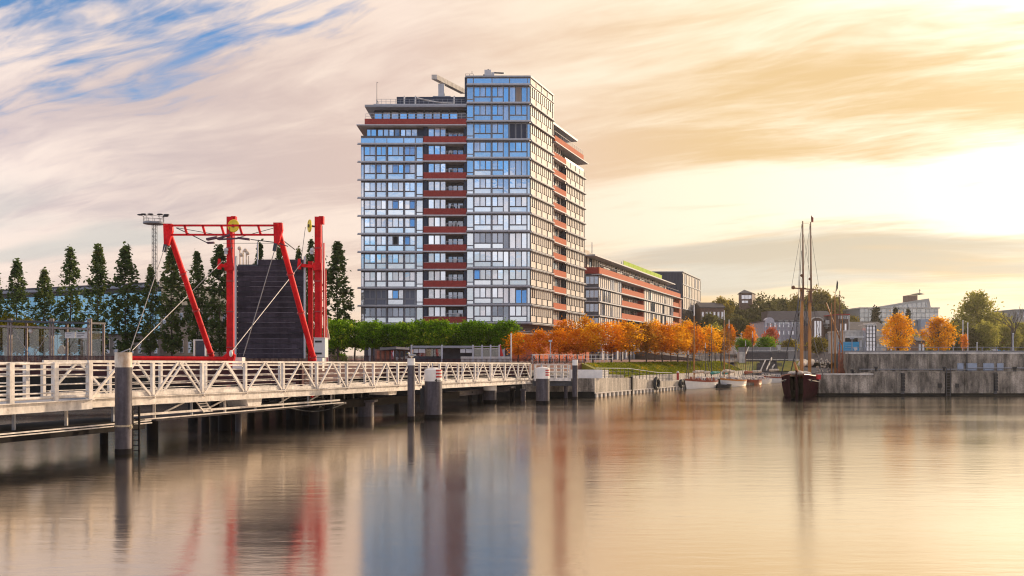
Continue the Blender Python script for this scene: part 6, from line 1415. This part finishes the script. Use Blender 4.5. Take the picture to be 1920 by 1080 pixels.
pole('thin dark lamp post left of the tall pale one before the wood', 1386, 178, 634, .1, 5.2, DARKM, 'street lamp', 'street_lamp', 'lamp posts on the promenade', .3)
pole('white flag pole left of the small thin orange tree', 1805.5, 135, 602, .09, 4.4, WHITE)
pole('white flag pole right of the small thin orange tree', 1814.5, 135, 606, .09, 4.4, WHITE)
pole('short white post behind the upper quay wall above the right wide plate', 1832, 104, 642.5, .06, 4.35, WHITE)
pole('short white post behind the wall at the foot of the fullest orange tree', 1671, 98, 656, .08, 4.35, WHITE)
pole('slim lamp post in front of the blue container', 1597.5, 120, 636, .07, 4.4, GREYM, 'street lamp', 'street_lamp', 'lamp posts on the promenade', .25)
pole('grey mast beside the bare tree at the right edge', 1899.5, 112, 626, .09, 4.35, LIGHTM)
t_ = thing('street_sign', 'small white square sign on a post right of the ragged orange tree', 'sign', (XA(1788, 112), 112, 4.35)); D = 112
b = MB(); b.tube((XA(1788, D), D, 4.35), (XA(1788, D), D, ZA(646, D)), .03); b.build('post', GREYM, t_); b = MB(); b.box(XA(1785.5, D), XA(1790.5, D), D - .06, D - .03, ZA(646, D), ZA(640, D)); b.build('plate', SIGNW, t_)
# promenade railing and parked bicycles
pr_ = thing('promenade_railing', 'pale post and rail fence along the promenade behind the corner of the quay', 'railing', (10, 92, 3.2))
for i in range(18): p = Q(1.5 + i * 1.15, 7.9, 3.2); b = MB(); b.bar(p, p + V((0, 0, 1.0)), .06, .06); b.build('post', LIGHTM, pr_)
for z in (4.15, 3.7): b = MB(); b.bar(Q(1.5, 7.9, z), Q(1.5 + 17 * 1.15, 7.9, z), .05, .05); b.build('rail', LIGHTM, pr_)
def bike(lab, p, a):
    t_ = thing('bicycle', lab, 'bicycle', tuple(p), 'bicycles parked on the promenade'); p = V(p); h = V((math.cos(a), math.sin(a), 0)); s_ = V((-h.y, h.x, 0)); u = V((0, 0, 1))
    for d in (-.55, .55):
        b = MB(); b.torus(p + h * d + u * .34, s_, .33, .03, 16, 5); b.build('wheel', BLACK, t_)
    b = MB(); A, B_, C_, E = p - h * .55 + u * .34, p + h * .0 + u * .3, p - h * .18 + u * .85, p + h * .42 + u * .9
    for a_, c in ((A, B_), (A, C_), (B_, C_), (C_, E), (B_, E), (E, p + h * .55 + u * .34)): b.tube(a_, c, .025, n=6)
    b.build('frame', random.choice([DARKM, REDD, GREYM]), t_)
    b = MB(); b.bar(C_ + u * .08 - h * .12, C_ + u * .08 + h * .12, .14, .05); b.build('saddle', BLACK, t_)
    b = MB(); b.tube(E + u * .12 - s_ * .28, E + u * .12 + s_ * .28, .02, n=6); b.tube(E, E + u * .12, .02, n=6); b.build('handlebar', GREYM, t_)
for i, lab in enumerate(('bicycle parked leftmost behind the promenade railing', 'bicycle leaning in the middle of the parked bicycles', 'bicycle parked third, nearest the white wall end', 'bicycle standing farther back at the orange trunks', 'bicycle parked beside the pale shop front')):
    bike(lab, Q(3 + i * 2.3, 9.2 + (i % 2) * .8, 3.2), .6 + .5 * i)
# shop fronts below the long block, seen under the crowns
sf = thing('shop_front', 'row of pale shop fronts with dark doors below the orange crowns', 'shop front', tuple(BP(20, 2, 3.2)))
for i in range(22):
    s_ = .5 + i * 4.0
    b = MB(); b.para(BP(s_, .35, 3.2), DIR * .5, NRM * .4, (0, 0, 3.4)); b.build('pier', LIGHTM, sf)
    b = MB(); b.para(BP(s_ + .6, .1, 3.25), DIR * 1.5, NRM * .1, (0, 0, 2.7)); b.build('door', random.choice([GLD, DARKM, GLK]), sf)
    b = MB(); b.para(BP(s_ + 2.2, .1, 3.25), DIR * 1.7, NRM * .1, (0, 0, 2.9)); b.build('shop_window', random.choice([GLC, GLD, GLW]), sf)
t_ = thing('red_pillar', 'short dark red pillar box on the grassy quay bank', 'pillar', tuple(Q(30, 2.8, .95)))
b = MB(); p = Q(30, 2.8, .95); b.tube(p, p + V((0, 0, .95)), .16, .15, 12); b.build('shaft', REDD, t_); b = MB(); b.tube(p + V((0, 0, .95)), p + V((0, 0, 1.1)), .2, .12, 12); b.build('cap', SIGNW, t_)

# ================================================================ terraces at the end of the basin
tw_ = thing('terrace_wall', 'grey concrete retaining wall below the green shrubs', 'retaining wall', (XA(1440, 155), 155, 3)); D = 155
for i in range(8): a, c = 1386 + i * 13, 1398.6 + i * 13; b = MB(); b.box(XA(a, D), XA(c, D), D, D + .6, 2, ZA(651, D)); b.build('wall_panel', TERR, tw_)
st_ = thing('terrace_stairs', 'wide dark stairs with pale kerbs rising from the water at the end of the basin', 'stairs', (XA(1440, 140), 140, 1.3))
for i in range(8): b = MB(); y = 137.5 + i * .9; b.box(XA(1418 + i * .6, y), XA(1466, y), y, y + .88, .8, 1.45 + i * .21); b.build('step', STEPS, st_)
for i in range(8): b = MB(); y = 146.5 + i * .9; b.box(XA(1394 + i * 1.2, y), XA(1478, y), y, y + .88, 2, 3.25 + i * .21); b.build('step', STEPS, st_)
for (D, y, a, c) in ((137.2, 707, 1425, 1470), (146.2, 673.3, 1360, 1500), (153.8, 656, 1400, 1490)): b = MB(); b.box(XA(a, D), XA(c, D), D - .2, D + .25, ZA(y + 1.6, D), ZA(y, D)); b.build('pale_kerb', CONCB, st_)
for (p, q) in (((1425, 698, 137.4), (1435, 676, 145.6)), ((1437, 694, 137.4), (1447, 671, 146)), ((1394, 671, 146), (1404, 651, 154)), ((1448, 690, 139), (1452, 684, 142))): b = MB(); b.bar(PT(*p), PT(*q), .16, .22); b.build('pale_cheek', CONCB, st_)
b = MB(); b.box(XA(1436, 136.5), XA(1466, 136.5), 136.3, 137.4, -1, ZA(705, 136.5)); b.build('base_wall', CONC, st_)
b = MB(); b.box(XA(1386.5, 145), XA(1397.5, 145), 145, 146.4, 2, ZA(660, 145)); b.build('pale_block', CONCB, st_)
b = MB(); b.box(XA(1388, 136), XA(1420, 136), 136.6, 137.2, -1, 1.35); b.build('base_wall', CONC, st_)
t_ = thing('wedge_pylon', 'pale tapered concrete pylon at the right end of the terrace wall', 'pylon', (XA(1461, 154), 154, 4)); D = 154
b = MB(); b.extrude([PT(1457.5, 648, D), PT(1464.5, 648, D), PT(1462, 668, D), PT(1459.5, 668, D)], (0, .7, 0)); b.build('shaft', CONCB, t_); b = MB(); b.box(XA(1457.2, D), XA(1464.8, D), D - .1, D + .8, ZA(648, D), ZA(647, D)); b.build('cap', CONCB, t_)
b = MB(); b._add([V((XA(1376, 140), 138.5, 1.5)), V((XA(1424, 140), 138.5, 1.5)), V((XA(1424, 146), 146, 3.1)), V((XA(1376, 146), 146, 3.1))], [(0, 1, 2, 3)]); struct('grass_slope', b, GRASSG)
b = MB(); b._add([V((XA(1452, 140), 138, 1.6)), V((XA(1500, 140), 138, 1.6)), V((XA(1500, 146), 146, 3.2)), V((XA(1456, 146), 146, 3.2))], [(0, 1, 2, 3)]); struct('grass_slope', b, GRASSG)
house('white_pavilion', 'long flat white building behind the terrace shrubs', 1378, 1425, 176, 634, 4.5, WHITE, CONCB, 8, 1, 8, 0, GLD, GREYM, None, .5, 'pavilion')

# ================================================================ the town behind
ms = house('mansion', 'scaffolded pale mansion with a dark roof and arched dormer behind the basin', 1432, 1516, 205, 603, 4.5, mat('lilac_grey_render', (.46, .42, .46), .8), ROOFD, 12, 4, 10, 0, GLC, LIGHTM, None, .62, 'mansion')
D = 205
b = MB(); b.extrude([PT(1437, 603, D + .5), PT(1516, 603, D + .5), PT(1512, 583, D + 5), PT(1441, 583, D + 5)], (0, .3, 0)); b.box(XA(1441, D + 5), XA(1512, D + 5), D + 5, D + 11, ZA(603, D), ZA(583, D + 5)); b.build('mansard', ROOFD, ms)
b = MB(); pts = [PT(1436, 606, D - .6)] + [PT(1443.5 - 8.5 * math.cos(math.pi * j / 10), 603 - 8 * math.sin(math.pi * j / 10), D - .6) for j in range(11)] + [PT(1453, 606, D - .6)]; b.extrude(pts, (0, 2, 0)); b.build('arched_dormer', mat('pale_dormer', (.55, .52, .55), .7), ms)
for px in (1464, 1475, 1487, 1500): b = MB(); b.box(XA(px - 3, D), XA(px + 3, D), D - .1, D + 2, ZA(607, D), ZA(600.5, D)); b.build('dormer', WHITE, ms)
b = MB()
for px in range(1432, 1518, 7): b.bar((XA(px, D), D - 1.3, 4.5), (XA(px, D), D - 1.3, ZA(604, D)), .09, .09)
for y in (648, 638, 628, 618, 609): b.bar((XA(1431, D), D - 1.3, ZA(y, D)), (XA(1516, D), D - 1.3, ZA(y, D)), .09, .09)
b.build('scaffold', LIGHTM, ms)
gb = house('gabled_house', 'dark brick house with a pale arched gable right of the tall ship', 1517, 1546, 200, 583, 4.5, BRICKB, ROOFD, 12, 0, 0, 3.4, GLD, WHITE); D = 200
b = MB(); pts = [PT(1521, 654, D - .5), PT(1521, 601, D - .5)] + [PT(1532 - 11 * math.cos(math.pi * j / 8), 601 - 6 * math.sin(math.pi * j / 8), D - .5) for j in range(9)] + [PT(1543, 601, D - .5), PT(1543, 654, D - .5)]; b.extrude(pts, (0, .4, 0)); b.build('gable', BRICKB, gb)
b = MB(); rim = [PT(1532 - 11.4 * math.cos(math.pi * j / 10), 601.5 - 6.6 * math.sin(math.pi * j / 10), D - .7) for j in range(11)]
for p, q in zip(rim, rim[1:]): b.bar(p, q, .3, .24)
b.build('gable_rim', CONCB, gb)
for px in (1527, 1532, 1536.5): b = MB(); b.box(XA(px - 1.7, D), XA(px + 1.7, D), D - .62, D - .5, ZA(638, D), ZA(602, D)); b.build('window', GLC, gb)
nb = house('brick_house', 'brown brick house with white windows left of the thin ship masts', 1546.5, 1566, 202, 582, 4.5, BRICKB, ROOFD, 12, 3, 3, 2.4, GLC, WHITE)
b = MB(); b.box(XA(1546.7, 202), XA(1557, 202), 201.2, 201.9, ZA(608, 202), ZA(600.5, 202)); b.build('white_dormer', WHITE, nb)
b = MB(); b.box(XA(1543, 202), XA(1566, 202), 201.3, 201.9, ZA(612.5, 202), ZA(611, 202)); b.build('cornice', WHITE, nb)
nb = house('clock_house', 'brown brick house with a white band and a round clock behind the thin ship masts', 1571, 1592, 196, 590.5, 4.5, BRICKB, REDD, 12, 0, 0, 0, GLC, WHITE); D = 196
b = MB(); b.box(XA(1572, D), XA(1590, D), D - .15, D - .02, ZA(598, D), ZA(592, D)); b.build('white_band', SIGNW, nb)
b = MB()
def seg(x, z, w, h, on):
    for k, (a, c, e, f) in enumerate(((0, 1, 1, 1), (1, .5, 1, 1), (1, 0, 1, .5), (0, 0, 1, 0), (0, 0, 0, .5), (0, .5, 0, 1), (0, .5, 1, .5))):
        if on[k]: b.bar((x + a * w, D - .17, z + c * h), (x + e * w, D - .17, z + f * h), .09, .05, (0, 1, 0))
for i, on in enumerate(((0, 1, 1, 0, 0, 0, 0), (1, 1, 1, 1, 1, 1, 0), (1, 1, 1, 1, 0, 0, 1))): seg(XA(1576.2 + i * 4.2, D), ZA(597.2, D), .3, .5, on)
b.build('sign_figures', DARKM, nb)
b = MB(); b.tube((XA(1580, D), D - .2, ZA(602.5, D)), (XA(1580, D), D - .02, ZA(602.5, D)), .38, .38, 18); b.build('clock', DARKM, nb)
for px in (1575.5, 1585): b = MB(); b.box(XA(px - 1.6, D), XA(px + 1.6, D), D - .12, D - .01, ZA(625, D), ZA(607, D)); b.build('window', GLC, nb)
b = MB(); b.box(XA(1591, D), XA(1592.4, D), D - .1, D + .2, 4.5, ZA(591, D)); b.build('drain_pipe', WHITE, nb)
dr = house('long_hall', 'long dark roofed hall below the modern glass building', 1590, 1668, 200, 602.5, 4.5, BRICKB, ROOFD, 14, 1, 12, 2.2, GLD, WHITE, None, .4, 'hall')
wb = house('white_annex', 'white flat roofed annex with a gridded glass stair tower above the blue container', 1585, 1662, 150, 622, 4.5, CONCB, CONCB, 8, 1, 12, 0, GLC, WHITE, None, .32, 'annex'); D = 149.5
b = MB(); b.box(XA(1620.5, D), XA(1638, D), D - .8, D + 1, 4.5, ZA(610.5, D)); b.build('stair_tower', GLC, wb)
b = MB()
for px in (1620.5, 1626, 1632, 1638): b.bar((XA(px, D), D - .85, 4.5), (XA(px, D), D - .85, ZA(610, D)), .1, .1)
for y in (612, 619, 626, 633, 640, 647): b.bar((XA(1620, D), D - .85, ZA(y, D)), (XA(1638.5, D), D - .85, ZA(y, D)), .1, .1)
b.build('stair_grid', DARKM, wb)
b = MB(); b.box(XA(1616, D), XA(1640, D), D - 1, D + 1.5, ZA(610.4, D), ZA(608.5, D)); b.box(XA(1631, D), XA(1646, D), D + 1, D + 3, ZA(612, D), ZA(605.5, D)); b.build('flat_roof', CONCB, wb)
b = MB(); b.box(XA(1584, D), XA(1616, D), D - .9, D - .1, ZA(633, D), ZA(631, D)); b.build('canopy', WHITE, wb)
b = MB(); b.box(XA(1584.5, D), XA(1608, D), D - .08, D - .02, ZA(642, D), ZA(634, D)); b.build('dark_opening', BLACK, wb)
b = MB(); b.box(XA(1640, D), XA(1661, D), D - .1, D - .02, ZA(644, D), ZA(630, D)); b.build('shade_panel', BEIGE, wb)
D = 125; t_ = thing('blue_container', 'bright blue container with pale ribs above the left end of the upper quay wall', 'container', (XA(1597, D), D, 4.4))
b = MB(); b.box(XA(1584, D), XA(1611, D), D, D + 2.4, 4.6, ZA(641, D)); b.build('body', BLUEP, t_)
for i in range(6): b = MB(); z = 4.75 + i * .25; b.box(XA(1584.3, D), XA(1596, D), D - .05, D - .002, z, z + .09); b.build('rib', mat('pale_blue_paint', (.16, .48, .68), .5) if i == 0 else MATS['pale_blue_paint'], t_)
b = MB(); b.extrude([PT(1600, 652, D - .05), PT(1606, 650, D - .05), PT(1608, 655, D - .05), PT(1603, 658, D - .05)], (0, .04, 0)); b.build('white_mark', SIGNW, t_)
# modern glass building on the hill
D = 290; zb_ = hill_z(XA(1690, D), D) - 1; mb_ = thing('modern_building', 'modern glass fronted building with a slanted roof and a square tower on the hill', 'building', (XA(1690, D), D, zb_))
b = MB(); b.box(XA(1612, D), XA(1760, D), D + .2, D + 16, zb_ - 2, ZA(577, D)); b.build('wall', GREYM, mb_)
HZG = glassmat('pale_hill_glass', (.75, .78, .8), (.26, .28, .27), .35, .15)
for r_ in range(4):
    for c in range(18): x = XA(1612.5 + c * 8.2, D); b = MB(); z1 = ZA(579 + r_ * 8.2, D); b.box(x, x + 8.2 * D / F - .12, D, D + .1, z1 - 8.0 * D / F + .15, z1); b.build('glass_pane', HZG, mb_)
b = MB(); b.box(XA(1611, D), XA(1761, D), D - .5, D + 16, ZA(578.8, D), ZA(576.3, D)); b.build('roof', CONCB, mb_)
b = MB(); b.extrude([PT(1655, 577, D + 1), PT(1655, 574, D + 1), PT(1742, 559.5, D + 1), PT(1745.5, 577, D + 1)], (0, 10, 0)); b.build('slanted_storey', mat('pale_zinc', (.40, .39, .37), .5, .2), mb_)
b = MB(); b.extrude([PT(1662, 576, D + .8), PT(1738, 565.5, D + .8), PT(1739.5, 576, D + .8)], (0, .15, 0)); b.build('gallery_glass', HZG, mb_)
b = MB()
for i in range(9): p = PT(1668 + i * 8.6, 576, D + .6); b.bar(p, PT(1668 + i * 8.6, 574.6 - i * 1.1, D + .6), .12, .12)
b.build('mullion', LIGHTM, mb_)
b = MB(); b.box(XA(1715.5, D), XA(1733.5, D), D + 5, D + 9, ZA(570, D), ZA(551.5, D)); b.build('tower_cube', BRICKB, mb_)
b = MB(); b.extrude([PT(1715, 551.5, D + 5), PT(1734, 551.5, D + 5), PT(1724.5, 548.8, D + 7)], (0, 4, 0)); b.bar(PT(1724.5, 549, D + 7), PT(1724.5, 542, D + 7), .15, .15); b.bar(PT(1722.8, 544.5, D + 7), PT(1726.2, 544.5, D + 7), .12, .12); b.build('tower_roof', ROOFD, mb_)
b = MB(); b.box(XA(1720, D), XA(1750, D), D - 2.5, D - .2, zb_, ZA(599, D)); b.build('low_wing', PLATE, mb_)
# hilltop brick tower and its long wing
D = 312; ht = thing('hilltop_house', 'square brown brick tower house with a hipped roof on top of the wooded hill', 'house', (XA(1401, D), D, 15))
x0, x1, x2 = XA(1387, D), XA(1410, D), XA(1416.5, D + 8)
b = MB(); b.prism([(x0, D), (x1, D), (x2, D + 8), (x0 + 2, D + 9)], 10, ZA(549, D)); b.build('wall', BRICKB, ht)
b = MB(); c = V((XA(1401, D), D + 4, ZA(541.5, D))); z = ZA(549, D); q = [V((x0 - .3, D - .3, z)), V((x1 + .2, D - .3, z)), V((x2 + .4, D + 8, z)), V((x0 + 1.5, D + 9.3, z))]; b._add(q + [c], [(0, 1, 4), (1, 2, 4), (2, 3, 4), (3, 0, 4), (3, 2, 1, 0)]); b.build('roof', ROOFD, ht)
for i in range(3): b = MB(); x = XA(1390.5 + i * 6.3, D); b.box(x, x + 1.08, D - .1, D - .01, ZA(560.5, D), ZA(553.5, D)); b.build('window', GLC, ht)
for i in range(2): b = MB(); x = XA(1391 + i * 6.2, D); b.box(x, x + 1.0, D - .1, D - .01, ZA(568, D), ZA(563.8, D)); b.build('window', GLC, ht)
D = 285; house('brick_wing', 'long dark roofed brick building at the left end of the wooded hill', 1314, 1358, D, 566, 8, BRICKB, ROOFD, 12, 2, 6, 2.0, GLC, WHITE, None, .5, 'building')
house('grey_block', 'hazy grey block at the right edge behind the bare tree', 1904, 1990, 230, 581.5, 4, mat('hazy_grey_render', (.34, .33, .32), .8), GREYM, 14, 4, 8, 0, GLD, GREYM, None, .5, 'block')
house('grey_block', 'low grey block left of the tall grey one at the right edge', 1884, 1904, 235, 590, 4, MATS['hazy_grey_render'], GREYM, 14, 3, 4, 0, GLD, GREYM, None, .5, 'block')
house('small_hut', 'small dark hut between the two bright orange trees', 1721, 1734, 150, 632, 4.4, BRICKB, ROOFD, 5, 1, 2, .8, GLC, WHITE, None, .5, 'hut')
# vans behind the right quay
def van(lab, px, D, L_, H, mt):
    x = XA(px, D); z = 4.4; t_ = thing('parked_van', lab, 'van', (x, D, z), 'vans parked behind the right quay')
    b = MB(); b.extrude([(x, D, z + .35), (x + L_, D, z + .35), (x + L_, D, z + H * .55), (x + L_ - .5, D, z + H * .62), (x + L_ - 1.1, D, z + H), (x + .1, D, z + H), (x, D, z + H - .1)], (0, 1.8, 0)); b.build('body', mt, t_)
    for a in (.16, .8): b = MB(); b.tube((x + L_ * a, D - .06, z + .34), (x + L_ * a, D + .2, z + .34), .34, .34, 16); b.build('wheel', BLACK, t_)
    for a, c in ((.06, .3), (.34, .58), (.62, .76)): b = MB(); b.box(x + L_ * a, x + L_ * c, D - .03, D - .005, z + H * .58, z + H * .88); b.build('window', GLD, t_)
    b = MB(); b.ball((x + L_ - .05, D + .3, z + H * .42), .12, 8, 5); b.build('headlight', SIGNW, t_)
van('white van parked above the upper quay wall right of the airy green tree', 1843, 178, 3.1, 2.0, WHITE)
van('blue van parked directly right of the white one above the quay wall', 1871, 180, 3.6, 1.9, BLUEP)
# ground storey hedge row behind the right wall
rl = thing('quay_railing', 'grey rail and low concrete strip behind the coping of the upper quay wall', 'railing', (45, 93, 4.4))
b = MB(); b.box(36.6, 150, 94, 94.4, 4.3, 4.62); b.build('low_strip', TERR, rl)
for i in range(24): b = MB(); x = 37.5 + i * 1.6; b.bar((x, 94.2, 4.6), (x, 94.2, 5.0), .05, .05); b.build('post', GREYM, rl)
b = MB(); b.bar((37, 94.2, 5.0), (75, 94.2, 5.0), .05, .05); b.build('rail', GREYM, rl)
# ================================================================ the autumn air: one closed box of thin even haze
hz = MB(); hz.box(-1520, 1520, -620, 2420, -4.5, 66); ho = hz.build('haze', [], None, kind='stuff'); ho['label'] = 'thin golden autumn haze'
hm = bpy.data.materials.new('haze_air'); hm.use_nodes = True; n = hm.node_tree; n.nodes.clear()
pv_ = n.nodes.new('ShaderNodeVolumePrincipled'); pv_.inputs['Color'].default_value = (.95, .92, .88, 1); pv_.inputs['Density'].default_value = .00012; pv_.inputs['Anisotropy'].default_value = .65
oo = n.nodes.new('ShaderNodeOutputMaterial'); n.links.new(pv_.outputs[0], oo.inputs['Volume'])
ho.data.materials.append(hm)
